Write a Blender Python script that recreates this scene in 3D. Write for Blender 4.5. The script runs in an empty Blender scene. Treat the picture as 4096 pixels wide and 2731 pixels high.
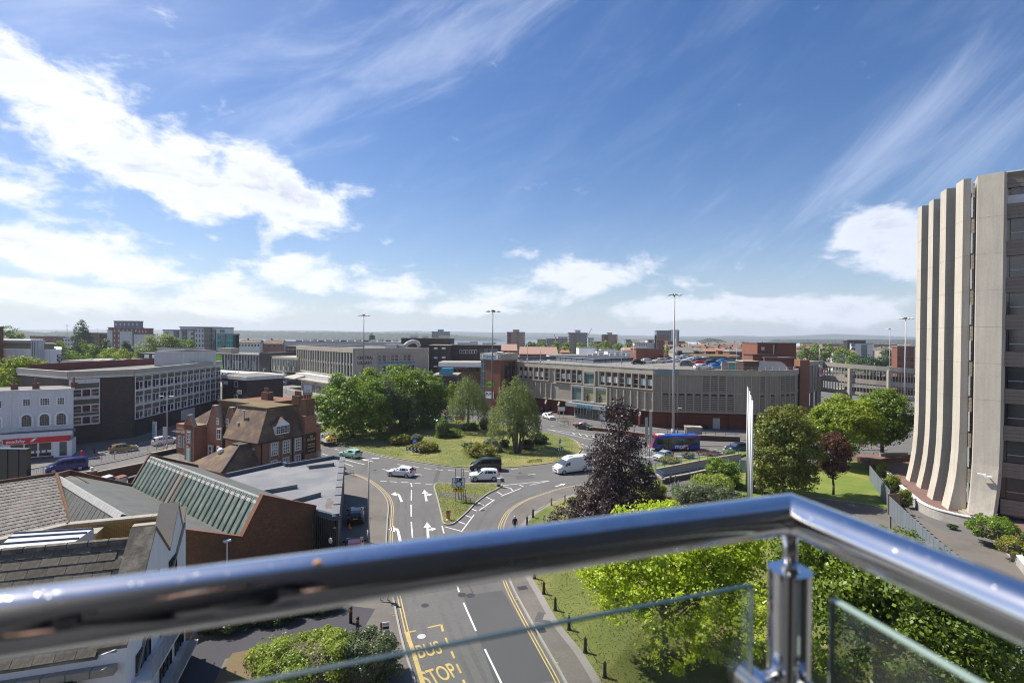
import bpy,math,random
import numpy as np
from mathutils import Vector,Matrix,noise
random.seed(7)
sc=bpy.context.scene
# --------- camera
FPX,PW,PH=2048.0,4096.0,2731.0
CAM=Vector((0,0,21.0))
_p,_r=math.atan(16.5/FPX),math.radians(0.5)
Fv=Vector((0,math.cos(_p),-math.sin(_p)))
_U0=Vector((0,math.sin(_p),math.cos(_p)))
Rv=Vector((1,0,0))*math.cos(_r)+_U0*math.sin(_r)
Uv=_U0*math.cos(_r)-Vector((1,0,0))*math.sin(_r)
cd=bpy.data.cameras.new('camera')
cam=bpy.data.objects.new('camera',cd)
sc.collection.objects.link(cam)
_m=Matrix((Rv,Uv,-Fv)).transposed().to_4x4()
_m.translation=CAM
cam.matrix_world=_m
cd.lens,cd.sensor_width,cd.sensor_fit=18.0,36.0,'HORIZONTAL'
cd.clip_start,cd.clip_end=0.05,30000
cd.dof.use_dof,cd.dof.focus_distance,cd.dof.aperture_fstop=True,90.0,3.2
sc.camera=cam
# --------- light
SUN_EL,SUN_AZ=math.radians(52),math.atan2(-0.90,0.435)
S=Vector((math.sin(SUN_AZ)*math.cos(SUN_EL),math.cos(SUN_AZ)*math.cos(SUN_EL),math.sin(SUN_EL)))
sl=bpy.data.lights.new('sun','SUN')
sl.energy,sl.angle,sl.color=5.0,math.radians(0.53),(1.0,0.94,0.84)
so=bpy.data.objects.new('sun',sl)
so.rotation_euler=S.to_track_quat('Z','Y').to_euler()
so.location=(0,0,90)
sc.collection.objects.link(so)
sc.view_settings.view_transform,sc.view_settings.look='Standard','None'
sc.view_settings.gamma,sc.view_settings.use_curve_mapping=1,False
sc.view_settings.exposure=0.62
sc.cycles.use_denoising=True
sc.cycles.filter_width=1.1
sc.cycles.denoising_prefilter='ACCURATE'
sc.cycles.max_bounces,sc.cycles.transparent_max_bounces=8,12
sc.cycles.volume_bounces=0
class NT:
 """small helper to write node maths"""
 def __init__(s,tree):
  s.t=tree
 def n(s,kind,**kw):
  nd=s.t.nodes.new(kind)
  for k,v in kw.items():
   setattr(nd,k,v)
  return nd
 def inp(s,sock,v):
  if isinstance(v,bpy.types.NodeSocket):
   s.t.links.new(v,sock)
  else:
   sock.default_value=v
 def m(s,op,a,b=0.0,c=0.0,clamp=False):
  nd=s.n('ShaderNodeMath',operation=op,use_clamp=clamp)
  s.inp(nd.inputs[0],a);s.inp(nd.inputs[1],b)
  if op in ('MULTIPLY_ADD','SMOOTH_MIN','SMOOTH_MAX'):
   s.inp(nd.inputs[2],c)
  return nd.outputs[0]
 def sst(s,v,lo,hi):
  nd=s.n('ShaderNodeMapRange',interpolation_type='SMOOTHSTEP')
  s.inp(nd.inputs[0],v)
  nd.inputs[1].default_value,nd.inputs[2].default_value=lo,hi
  return nd.outputs[0]
 def xyz(s,x,y,z=0.0):
  nd=s.n('ShaderNodeCombineXYZ')
  for i,v in enumerate((x,y,z)):
   s.inp(nd.inputs[i],v)
  return nd.outputs[0]
 def noise(s,vec,scale,detail=6,rough=.55,dist=0.0):
  nd=s.n('ShaderNodeTexNoise')
  s.inp(nd.inputs['Vector'],vec)
  nd.inputs['Scale'].default_value,nd.inputs['Detail'].default_value=scale,detail
  nd.inputs['Roughness'].default_value,nd.inputs['Distortion'].default_value=rough,dist
  return nd.outputs['Fac']
 def mix(s,f,a,b,mode='MIX'):
  nd=s.n('ShaderNodeMix',data_type='RGBA',blend_type=mode)
  s.inp(nd.inputs[0],f)
  for i,v in ((6,a),(7,b)):
   if isinstance(v,tuple):
    v=(*v[:3],1)
   s.inp(nd.inputs[i],v)
  return nd.outputs[2]
def make_world():
 w=bpy.data.worlds.new('World')
 sc.world=w
 w.use_nodes=True
 t=w.node_tree
 t.nodes.clear()
 N=NT(t)
 sky=N.n('ShaderNodeTexSky',sky_type='NISHITA',sun_disc=False)
 sky.sun_elevation,sky.sun_rotation=SUN_EL,SUN_AZ
 sky.altitude,sky.air_density,sky.dust_density,sky.ozone_density=0,1.0,0.7,4.5
 tc=N.n('ShaderNodeTexCoord')
 sp=N.n('ShaderNodeSeparateXYZ')
 t.links.new(tc.outputs['Generated'],sp.inputs[0])
 X,Y,Z=sp.outputs
 az=N.m('ARCTAN2',X,Y)
 el=N.m('ARCSINE',Z)
 def ae(px,py):
  u,v=(px-2048)/FPX,(1349+.009*(px-2048)-py)/FPX
  a=math.atan(u)
  return a,math.atan(v*math.cos(a))
 def blob(px,py,rx,ry,rot,amp):
  a0,e0=ae(px,py)
  ca,sa=math.cos(math.radians(rot)),math.sin(math.radians(rot))
  k=1/(1+((px-2048)/FPX)**2)
  rx,ry=rx/FPX*k,ry/FPX*k**.5
  da,de=N.m('SUBTRACT',az,a0),N.m('SUBTRACT',el,e0)
  u=N.m('DIVIDE',N.m('SUBTRACT',N.m('MULTIPLY',da,ca),N.m('MULTIPLY',de,sa)),rx)
  v=N.m('DIVIDE',N.m('ADD',N.m('MULTIPLY',da,sa),N.m('MULTIPLY',de,ca)),ry)
  d=N.m('ADD',N.m('MULTIPLY',u,u),N.m('MULTIPLY',v,v))
  return N.m('MULTIPLY',N.m('POWER',2.718,N.m('MULTIPLY',d,-1.0)),amp)
 def total(lst):
  s=None
  for b in lst:
   q=blob(*b)
   s=q if s is None else N.m('MAXIMUM',s,q)
  return s
 cum=total([(420,560,700,215,24,1.12),(1080,740,360,150,18,1.15),(760,680,420,170,20,1.05),(60,330,340,200,30,1.0),(150,760,480,150,10,.85),(420,1060,800,125,8,1.0),(1250,1090,330,95,10,.92),(1620,1160,330,60,5,.88),(2340,1120,380,95,-2,1.0),(2080,1190,300,70,0,.95),(2730,1120,110,60,15,.75),(3480,980,230,170,-25,1.1),(3640,1040,330,180,0,1.1),(3420,1230,420,80,-8,.95),(2900,1235,800,62,0,.98),(500,1190,1300,70,2,.92),(1800,1235,600,45,0,.9),(2080,1000,130,60,20,.62),(740,840,120,45,10,.7),(840,950,90,30,0,.6)])
 out=N.m('MULTIPLY',N.sst(N.m('ABSOLUTE',az),.82,1.1),N.m('MULTIPLY',N.sst(el,.5,.25),.72))
 cum=N.m('MAXIMUM',cum,out)
 v1=N.xyz(az,N.m('MULTIPLY',el,1.9),0.3)
 n1=N.noise(v1,8.0,9,.60,.3)
 n2=N.noise(v1,19,8,.66)
 nn=N.m('ADD',N.m('MULTIPLY',n1,.72),N.m('MULTIPLY',n2,.28))
 dens=N.m('ADD',cum,N.m('MULTIPLY',N.m('SUBTRACT',nn,.5),3.1))
 cmask=N.sst(dens,.36,.90)
 nsh=N.noise(N.xyz(N.m('ADD',az,.03),N.m('SUBTRACT',N.m('MULTIPLY',el,1.9),.035),0.3),8.0,8,.60,.3)
 shade=N.sst(N.m('SUBTRACT',nsh,n1),-.03,.07)
 thick=N.sst(dens,.65,1.7)
 shade=N.m('MULTIPLY',N.m('ADD',N.m('MULTIPLY',shade,.7),.25),thick)
 def fan(rot,sx,sy,seed,sc_):
  ca,sa=math.cos(math.radians(rot)),math.sin(math.radians(rot))
  u=N.m('SUBTRACT',N.m('MULTIPLY',az,ca),N.m('MULTIPLY',el,sa))
  v=N.m('ADD',N.m('MULTIPLY',az,sa),N.m('MULTIPLY',el,ca))
  return N.noise(N.xyz(N.m('MULTIPLY',u,sx),N.m('MULTIPLY',v,sy),seed),sc_,9,.62,.5)
 f1=fan(-24,1.2,5.0,2.1,2.6)
 f2=fan(-42,1.0,6.0,5.7,2.4)
 p1=total([(1750,150,900,210,-22,.85),(1250,420,400,120,-35,.7),(300,60,700,180,-10,.5),(1500,560,260,90,-10,.42),(380,300,160,60,35,.6)])
 p2=total([(3450,660,900,170,-34,1.0),(3850,560,600,240,-24,.95),(2900,730,340,70,-52,.55),(2700,800,260,60,-80,.4),(2850,1070,300,30,0,.5)])
 c1=N.sst(N.m('ADD',p1,N.m('MULTIPLY',N.m('SUBTRACT',f1,.5),2.2)),.25,1.25)
 c2=N.sst(N.m('ADD',p2,N.m('MULTIPLY',N.m('SUBTRACT',f2,.5),2.2)),.3,1.3)
 thin=N.sst(N.m('ADD',f1,N.m('MULTIPLY',f2,.5)),.62,1.15)
 cir=N.m('ADD',N.m('MULTIPLY',N.m('MAXIMUM',c1,c2),.31),N.m('MULTIPLY',thin,.11),clamp=True)
 gam=N.n('ShaderNodeHueSaturation')
 t.links.new(sky.outputs[0],gam.inputs['Color'])
 gam.inputs['Saturation'].default_value=1.22
 gam.inputs['Hue'].default_value=.507
 gam.inputs['Value'].default_value=1.02
 base=gam.outputs[0]
 hz=N.m('POWER',2.718,N.m('MULTIPLY',N.m('MAXIMUM',el,0.0),-9.0))
 base=N.mix(N.m('MULTIPLY',hz,.80),base,(5.6,6.3,7.3))
 glow=N.m('POWER',2.718,N.m('MULTIPLY',N.m('ADD',N.m('MULTIPLY',N.m('SUBTRACT',az,SUN_AZ),N.m('SUBTRACT',az,SUN_AZ)),N.m('MULTIPLY',N.m('SUBTRACT',el,SUN_EL),N.m('SUBTRACT',el,SUN_EL))),-3.2))
 base=N.mix(N.m('MULTIPLY',glow,.28),base,(7.0,7.4,8.4))
 base=N.mix(cir,base,(7.2,8.0,9.8))
 bright=N.mix(N.sst(az,-.9,.9),(9.0,9.15,9.5),(7.3,7.8,8.9))
 cloudc=N.mix(shade,bright,(4.8,5.3,6.5))
 base=N.mix(N.m('MULTIPLY',cmask,.94),base,cloudc)
 below=N.sst(Z,0.0,-.03)
 base=N.mix(below,base,(1.4,1.5,1.6))
 bg=N.n('ShaderNodeBackground')
 t.links.new(base,bg.inputs[0])
 bg.inputs[1].default_value=0.08
 o=N.n('ShaderNodeOutputWorld')
 t.links.new(bg.outputs[0],o.inputs[0])
make_world()
# --------- from the photograph to the place
def ray(px,py):
 return Fv+Rv*((px-2048)/FPX)+Uv*((PH/2-py)/FPX)
def G(px,py,z=0.0):
 d=ray(px,py)
 return CAM+d*((z-CAM.z)/d.z)
def GP(pts,z=0.0):
 return [G(x,y,z)for x,y in pts]
def AT(px,py,Y):
 d=ray(px,py)
 return CAM+d*(Y/d.y)
def ZA(py,x,y):
 k=(PH/2-py)/FPX
 v=Uv-Fv*k
 return 21-(x*v.x+y*v.y)/v.z
# --------- objects
WM={}
def link(o,parent=None,M=None):
 M=M if M is not None else Matrix()
 sc.collection.objects.link(o)
 if parent is not None:
  o.parent=parent
  o.matrix_basis=WM[parent.name].inverted()@M
 else:
  o.matrix_basis=M
 WM[o.name]=M.copy()
 return o
def T(x,y=0,z=0,rz=0):
 if isinstance(x,Vector):
  return Matrix.Translation(x)@Matrix.Rotation(y,4,'Z')
 return Matrix.Translation((x,y,z))@Matrix.Rotation(rz,4,'Z')
def tag(o,label=None,cat=None,group=None,kind=None):
 if label:o['label']=label
 if cat:o['category']=cat
 if group:o['group']=group
 if kind:o['kind']=kind
 return o
def empty(name,M,label,cat,group=None):
 o=bpy.data.objects.new(name,None)
 o.empty_display_size=.3
 link(o,None,M)
 return tag(o,label,cat,group)
class MB:
 def __init__(s):
  s.v,s.f,s.mi,s.cur=[],[],[],0
 def add(s,vs,fs,M=None):
  b=len(s.v)
  s.v+=[tuple(M@Vector(v))if M is not None else tuple(v)for v in vs]
  s.f+=[tuple(b+i for i in f)for f in fs]
  s.mi+=[s.cur]*len(fs)
  return s
 def box(s,x0,x1,y0,y1,z0,z1,M=None):
  return s.add([(x0,y0,z0),(x1,y0,z0),(x1,y1,z0),(x0,y1,z0),(x0,y0,z1),(x1,y0,z1),(x1,y1,z1),(x0,y1,z1)],[(3,2,1,0),(4,5,6,7),(0,1,5,4),(1,2,6,5),(2,3,7,6),(3,0,4,7)],M)
 def prism(s,poly,z0,z1,M=None,bottom=True,top=True):
  n=len(poly)
  a=sum(poly[i][0]*poly[(i+1)%n][1]-poly[(i+1)%n][0]*poly[i][1]for i in range(n))
  if a<0:poly=poly[::-1]
  zt=z1 if isinstance(z1,(list,tuple))else [z1]*n
  if a<0 and isinstance(z1,(list,tuple)):zt=list(z1)[::-1]
  vs=[(p[0],p[1],z0)for p in poly]+[(p[0],p[1],zt[i])for i,p in enumerate(poly)]
  fs=[(i,(i+1)%n,n+(i+1)%n,n+i)for i in range(n)]
  if top:fs.append(tuple(range(n,2*n)))
  if bottom:fs.append(tuple(range(n-1,-1,-1)))
  return s.add(vs,fs,M)
 def solid(s,top,th,M=None):
  """polygon of 3-D points given a thickness downwards"""
  n=len(top)
  vs=[tuple(p)for p in top]+[(p[0],p[1],p[2]-th)for p in top]
  fs=[tuple(range(n)),tuple(range(2*n-1,n-1,-1))]+[(i,n+i,n+(i+1)%n,(i+1)%n)for i in range(n)]
  return s.add(vs,fs,M)
 def tube(s,p0,p1,r0,r1=None,n=8,M=None,caps=True):
  r1=r0 if r1 is None else r1
  p0,p1=Vector(p0),Vector(p1)
  d=(p1-p0)
  if d.length<1e-6:return s
  q=d.normalized().to_track_quat('Z','Y')
  vs,fs=[],[]
  for c,r in ((p0,r0),(p1,r1)):
   for i in range(n):
    a=2*math.pi*i/n
    vs.append(tuple(c+q@Vector((r*math.cos(a),r*math.sin(a),0))))
  fs=[(i,(i+1)%n,n+(i+1)%n,n+i)for i in range(n)]
  if caps:fs+=[tuple(range(n-1,-1,-1)),tuple(range(n,2*n))]
  return s.add(vs,fs,M)
 def path(s,pts,r,n=8,M=None):
  for a,b in zip(pts[:-1],pts[1:]):
   s.tube(a,b,r,r,n,M)
  return s
 def loft(s,secs,M=None,closed=True,caps=True):
  n=len(secs[0])
  vs=[tuple(p)for q in secs for p in q]
  fs=[]
  m=n if closed else n-1
  for k in range(len(secs)-1):
   for i in range(m):
    j=(i+1)%n
    fs.append((k*n+i,k*n+j,(k+1)*n+j,(k+1)*n+i))
  if caps:fs+=[tuple(range(n-1,-1,-1)),tuple((len(secs)-1)*n+i for i in range(n))]
  return s.add(vs,fs,M)
 def ball(s,c,rx,ry=None,rz=None,nu=12,nv=8,M=None):
  ry=ry or rx;rz=rz or rx
  secs=[]
  for j in range(1,nv):
   ph=math.pi*j/nv
   secs.append([(c[0]+rx*math.sin(ph)*math.cos(2*math.pi*i/nu),c[1]+ry*math.sin(ph)*math.sin(2*math.pi*i/nu),c[2]-rz*math.cos(ph))for i in range(nu)])
  return s.loft(secs,M)
 def mesh(s,name,mats,smooth=False):
  me=bpy.data.meshes.new(name)
  me.from_pydata(s.v,[],s.f)
  for m in (mats if isinstance(mats,(list,tuple))else [mats]):
   me.materials.append(m)
  if any(s.mi):me.polygons.foreach_set('material_index',s.mi)
  if smooth:me.polygons.foreach_set('use_smooth',[True]*len(s.f))
  me.update()
  return me
 def build(s,name,mats,parent=None,M=None,smooth=False,world=False):
  """world=True: vertices are world coordinates"""
  if world:
   base=WM[parent.name]if parent is not None else Matrix()
   return link(bpy.data.objects.new(name,s.mesh(name,mats,smooth)),parent,Matrix())
  return link(bpy.data.objects.new(name,s.mesh(name,mats,smooth)),parent,M)
def inst(name,me,parent=None,M=None):
 return link(bpy.data.objects.new(name,me),parent,M)
CACHE={}
def cached(key,fn):
 if key not in CACHE:CACHE[key]=fn()
 return CACHE[key]
def text(name,body,size,mat,parent,M,ext=.01,align='LEFT',bold=0.0,sx=1.0,spacing=1.0):
 c=bpy.data.curves.new(name,'FONT')
 c.body,c.size,c.extrude,c.align_x=body,size,ext,align
 c.offset=bold
 c.space_character=spacing
 c.materials.append(mat)
 return link(bpy.data.objects.new(name,c),parent,M@Matrix.Diagonal((sx,1,1,1)))
def FR(p0,p1,z=0.0):
 """frame of a facade: x from p0 to p1 (left to right seen from outside), y into the building"""
 d=Vector((p1[0]-p0[0],p1[1]-p0[1],0))
 return T(p0[0],p0[1],z,math.atan2(d.y,d.x)),d.length
UP=Matrix.Rotation(math.radians(90),4,'X')
# --------- materials
def mat(name,col,rough=.8,var=.22,scale=.35,fine=4.0,bump=0.0,metal=0.0,streak=0.0,col2=None,spec=.4,brick=None,rows=None,emit=0.0,coat=0.0,grain=.5,ridge=None,orand=.10):
 m=bpy.data.materials.new(name)
 m.use_nodes=True
 t=m.node_tree
 b=t.nodes['Principled BSDF']
 N=NT(t)
 tc=N.n('ShaderNodeTexCoord')
 oc=tc.outputs['Object']
 c=(*col,1)
 if brick:
  bt=N.n('ShaderNodeTexBrick')
  mp=N.n('ShaderNodeSeparateXYZ')
  t.links.new(oc,mp.inputs[0])
  t.links.new(N.xyz(N.m('ADD',mp.outputs[0],mp.outputs[1]),mp.outputs[2]),bt.inputs['Vector'])
  bt.inputs['Color1'].default_value=c
  bt.inputs['Color2'].default_value=(*[x*.62 for x in col],1)
  bt.inputs['Mortar'].default_value=(*brick[3],1)
  bt.inputs['Scale'].default_value=1
  bt.inputs['Brick Width'].default_value,bt.inputs['Row Height'].default_value=brick[0],brick[1]
  bt.inputs['Mortar Size'].default_value=brick[2]
  c=bt.outputs[0]
 n1=N.noise(oc,scale,5,.6)
 n2=N.noise(oc,fine,4,.7)
 f=N.m('ADD',N.m('MULTIPLY',N.m('SUBTRACT',n1,.5),(2-2*grain)*var*1.6),N.m('MULTIPLY',N.m('SUBTRACT',n2,.5),2*grain*var*1.4))
 if streak:
  mp=N.n('ShaderNodeMapping')
  t.links.new(oc,mp.inputs[0])
  mp.inputs['Scale'].default_value=(2.2,2.2,.13)
  n3=N.noise(mp.outputs[0],1.0,6,.7)
  f=N.m('ADD',f,N.m('MULTIPLY',N.m('SUBTRACT',n3,.5),streak*2))
 if ridge is not None:
  mp=N.n('ShaderNodeMapping')
  t.links.new(oc,mp.inputs[0])
  mp.inputs['Rotation'].default_value=(0,0,-ridge)
  mp.inputs['Scale'].default_value=(.12,3.2,3.2)
  f=N.m('ADD',f,N.m('MULTIPLY',N.m('SUBTRACT',N.noise(mp.outputs[0],1.6,5,.7),.5),1.1))
 if rows:
  mp=N.n('ShaderNodeSeparateXYZ')
  t.links.new(oc,mp.inputs[0])
  w=N.m('FRACT',N.m('DIVIDE',mp.outputs[2],rows))
  f=N.m('ADD',f,N.m('MULTIPLY',N.m('SUBTRACT',w,.5),.35))
 f=N.m('ADD',f,N.m('MULTIPLY',N.m('SUBTRACT',N.n('ShaderNodeObjectInfo').outputs['Random'],.5),orand))
 val=N.m('ADD',f,1.0)
 if col2 is not None:
  c=N.mix(N.sst(n1,.42,.66),c,(*col2,1))
 g=N.n('ShaderNodeVectorMath',operation='SCALE')
 N.inp(g.inputs[0],c if isinstance(c,bpy.types.NodeSocket)else c[:3])
 N.inp(g.inputs['Scale'],N.m('MAXIMUM',val,.05))
 t.links.new(g.outputs[0],b.inputs['Base Color'])
 b.inputs['Roughness'].default_value=rough
 b.inputs['Metallic'].default_value=metal
 b.inputs['Specular IOR Level'].default_value=spec
 b.inputs['Coat Weight'].default_value=coat
 b.inputs['Coat Roughness'].default_value=.05
 if emit:
  b.inputs['Emission Color'].default_value=(*col,1);b.inputs['Emission Strength'].default_value=emit
 if bump:
  bp=N.n('ShaderNodeBump')
  bp.inputs['Strength'].default_value,bp.inputs['Distance'].default_value=1.0,bump
  t.links.new(n2,bp.inputs['Height'])
  t.links.new(bp.outputs[0],b.inputs['Normal'])
 return m
def leafmat(name,col,col2,tr=.35,sc_=.5):
 m=bpy.data.materials.new(name)
 m.use_nodes=True
 t=m.node_tree
 t.nodes.clear()
 N=NT(t)
 tc=N.n('ShaderNodeTexCoord')
 n1=N.noise(tc.outputs['Object'],sc_,3,.6)
 geo=N.n('ShaderNodeNewGeometry')
 r=geo.outputs['Random Per Island']
 f=N.m('ADD',N.m('MULTIPLY',r,.6),N.m('MULTIPLY',N.sst(n1,.35,.65),.5),clamp=True)
 c=N.mix(f,(*col,1),(*col2,1))
 d,tl,gl,mx,mx2=N.n('ShaderNodeBsdfDiffuse'),N.n('ShaderNodeBsdfTranslucent'),N.n('ShaderNodeBsdfGlossy'),N.n('ShaderNodeMixShader'),N.n('ShaderNodeMixShader')
 t.links.new(c,d.inputs[0])
 t.links.new(N.mix(.5,c,(*[min(1,x*1.5)for x in col2],1)),tl.inputs[0])
 gl.inputs['Roughness'].default_value=.45
 gl.inputs[0].default_value=(.5,.55,.5,1)
 mx.inputs[0].default_value=tr
 t.links.new(d.outputs[0],mx.inputs[1]);t.links.new(tl.outputs[0],mx.inputs[2])
 mx2.inputs[0].default_value=.06
 t.links.new(mx.outputs[0],mx2.inputs[1]);t.links.new(gl.outputs[0],mx2.inputs[2])
 o=N.n('ShaderNodeOutputMaterial')
 t.links.new(mx2.outputs[0],o.inputs[0])
 return m
GAIN={'mid':1.9,'deep':1.75,'bright':1.55,'lime':1.22,'chest':1.75,'purple':1.0,'dark':.95,'copper':1.15,'turf':1.2,'shrub_gold':1.1,'shrub_lime':1.2,'shrub_grey':1.0,'birch':1.5}
M_={}
def P(key,*a,**k):
 M_[key]=mat(key,*a,**k)
P('asphalt',(.135,.132,.128),.92,.34,.16,5,bump=.01,col2=(.108,.105,.101))
P('asphalt_dark',(.085,.086,.09),.92,.2,.2,9)
P('asphalt_brown',(.15,.135,.12),.93,.32,.15,5,col2=(.105,.096,.088))
P('paving',(.24,.225,.205),.9,.2,.3,7,col2=(.19,.18,.165))
P('kerb',(.30,.285,.26),.85,.25,.6,6)
P('townground',(.15,.145,.13),.95,.35,.02,.3,col2=(.09,.11,.06))
P('paint_white',(.66,.66,.64),.75,.42,.8,7)
P('paint_yellow',(.46,.345,.13),.8,.5,.8,7)
P('grass',(.125,.150,.034),.95,.45,.09,3.0,bump=.05,col2=(.20,.185,.062),grain=.45)
P('grass_lush',(.115,.165,.025),.95,.5,.12,3.0,bump=.05,col2=(.17,.19,.04),grain=.6)
P('soil',(.17,.12,.07),.95,.4,.8,6,col2=(.13,.12,.05))
P('concrete',(.39,.352,.292),.9,.22,.3,7,bump=.01,streak=.35)
P('concrete_grey',(.305,.275,.228),.9,.25,.3,7,bump=.02,streak=.42)
P('concrete_light',(.385,.355,.305),.85,.2,.25,6,streak=.22)
P('concrete_pale',(.47,.43,.365),.85,.24,.25,5,bump=.006,streak=.3)
P('brown_clad',(.20,.165,.135),.6,.2,.4,5,streak=.2)
P('brick_red',(.36,.125,.068),.9,.25,.5,5,brick=(.23,.075,.012,(.22,.17,.13)),streak=.1)
P('brick_base',(.135,.040,.030),.85,.2,.5,5,streak=.15)
P('brick_dark',(.060,.045,.042),.9,.3,.3,5,brick=(.45,.15,.02,(.09,.075,.065)))
P('brick_brown',(.25,.108,.052),.9,.35,.35,4,brick=(.23,.075,.012,(.10,.07,.05)),col2=(.11,.06,.04))
P('brick_plum',(.045,.030,.032),.85,.3,.3,5,brick=(.45,.15,.02,(.06,.045,.045)))
P('brick_yellow',(.46,.27,.075),.85,.3,2.0,8)
P('brick_orange',(.20,.082,.054),.9,.25,.4,3)
P('mortar',(.22,.16,.09),.95,.2)
P('stucco',(.60,.61,.63),.85,.12,.4,5,streak=.2)
P('white_render',(.72,.72,.73),.8,.10,.3,4,streak=.15)
P('white',(.74,.75,.76),.5,.06)
P('white_dirty',(.58,.57,.55),.7,.2,.5,5,streak=.25)
P('spandrel',(.115,.108,.085),.8,.25,.4,3)
P('tile_brown',(.112,.070,.054),.85,.5,.5,9,bump=.03,rows=.16,col2=(.165,.115,.062))
P('tile_red',(.30,.155,.11),.9,.25,.3,4,rows=.3)
P('tile_old',(.125,.112,.09),.92,.6,1.0,7,bump=.02,col2=(.22,.20,.155),streak=.3,orand=.45)
P('slate',(.165,.152,.135),.8,orand=.5,var=.35,scale=.6,fine=5,col2=(.12,.113,.108))
P('slate_plain',(.25,.23,.20),.8,.35,.6,5,col2=(.175,.165,.155))
P('moss_roof',(.135,.105,.055),.95,.4,.5,4,col2=(.19,.12,.035))
P('corrug',(.115,.12,.112),.8,.3,.6,6,col2=(.085,.09,.082),ridge=math.atan2(.592,-.806))
P('glass_green',(.085,.13,.10),.3,.45,1.2,5,spec=.7,col2=(.16,.19,.14))
P('glass_dark',(.018,.020,.024),.08,.3,.5,spec=.9)
P('glass_blue',(.05,.075,.09),.08,.35,.25,1.5,spec=.9)
P('glass_teal',(.10,.16,.16),.10,.35,.3,1.5,spec=.9)
P('glass_lit',(.30,.29,.16),.2,.3,.6)
P('blind',(.36,.50,.55),.6,.1)
P('red_brown_panel',(.045,.018,.014),.5,.2)
P('roof_grey',(.16,.167,.18),.85,.35,.3,5,col2=(.19,.192,.198))
P('lead_dirty',(.36,.355,.34),.7,.25,1.0,6)
P('roof_felt',(.18,.17,.158),.9,.25,.15,3,col2=(.14,.135,.13))
P('deck',(.20,.19,.178),.92,.2,.08,4,col2=(.22,.215,.20))
P('trim_blue',(.055,.078,.115),.5,.12)
P('navy',(.02,.025,.05),.5,.1)
P('lead_white',(.44,.45,.475),.45,.15,1.0,5)
P('charcoal',(.035,.036,.04),.6,.15)
P('black',(.012,.012,.013),.5,.1)
P('iron',(.02,.02,.022),.45,.1)
P('steel',(.33,.35,.36),.45,.12,metal=.3)
P('galv',(.42,.43,.44),.5,.12,.5)
P('mast',(.40,.40,.42),.5,.12)
P('mast_dark',(.13,.13,.135),.5,.12)
P('timber',(.19,.135,.07),.85,.3,1.0,8)
P('hoarding',(.14,.165,.19),.7,.12,.5,4)
P('wood_brown',(.09,.055,.03),.8,.3)
P('stone',(.31,.275,.225),.85,.2,.8,6)
P('red_sign',(.60,.015,.03),.45,.05)
P('orange',(.75,.22,.01),.5,.05)
P('yellow',(.75,.52,.03),.5,.05)
P('sign_blue',(.02,.18,.55),.4,.05)
P('sign_navy',(.03,.05,.12),.4,.05)
P('rail_blue',(.05,.13,.30),.45,.1)
P('letter_teal',(.05,.25,.38),.4,.05)
P('letter_grey',(.16,.24,.26),.4,.05)
P('sign_grey',(.22,.26,.29),.5,.05)
P('gold',(.62,.42,.16),.4,.05)
P('turquoise',(.04,.34,.33),.6,.1)
P('green_logo',(.14,.38,.02),.5,.05)
P('block_pale',(.50,.52,.54),.8,.1)
P('block_grey',(.17,.185,.20),.7,.15)
P('block_taupe',(.20,.17,.155),.8,.12)
P('block_tan',(.27,.17,.11),.85,.12)
P('block_maroon',(.14,.045,.04),.8,.15)
P('terrace_pink',(.165,.10,.085),.9,.2)
P('forecourt',(.30,.245,.215),.9,.15)
P('rubber',(.012,.012,.012),.8,.1)
P('rim',(.42,.43,.45),.35,.05,metal=.5)
P('headlight',(.7,.72,.74),.15,.05,spec=.8)
P('taillight',(.45,.01,.01),.25,.05)
P('plate_yellow',(.70,.52,.03),.5,.05)
P('skin',(.45,.27,.19),.6,.05)
P('denim',(.12,.22,.38),.9,.15)
P('cloth_black',(.012,.012,.014),.9,.1)
P('cloth_navy',(.02,.025,.05),.9,.1)
P('cloth_pink',(.55,.12,.3),.9,.1)
P('bark',(.085,.068,.052),.95,.3,2,8)
P('bark_grey',(.20,.185,.16),.95,.3,2,8)
P('rose',(.5,.05,.08),.8,.2)
for k,c in dict(car_white=(.72,.73,.74),car_black=(.010,.010,.012),car_blue=(.012,.014,.16),car_gold=(.24,.19,.09),car_mint=(.34,.58,.47),car_silver=(.40,.42,.45),car_red=(.50,.012,.015),car_sky=(.02,.25,.65),car_navy=(.02,.025,.07),car_grey=(.14,.15,.15),car_cream=(.62,.60,.50),bus_blue=(.012,.045,.26),bus_red=(.55,.012,.03),bus_top=(.02,.14,.60)).items():
 P(k,c,.28,.03,coat=.7)
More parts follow.
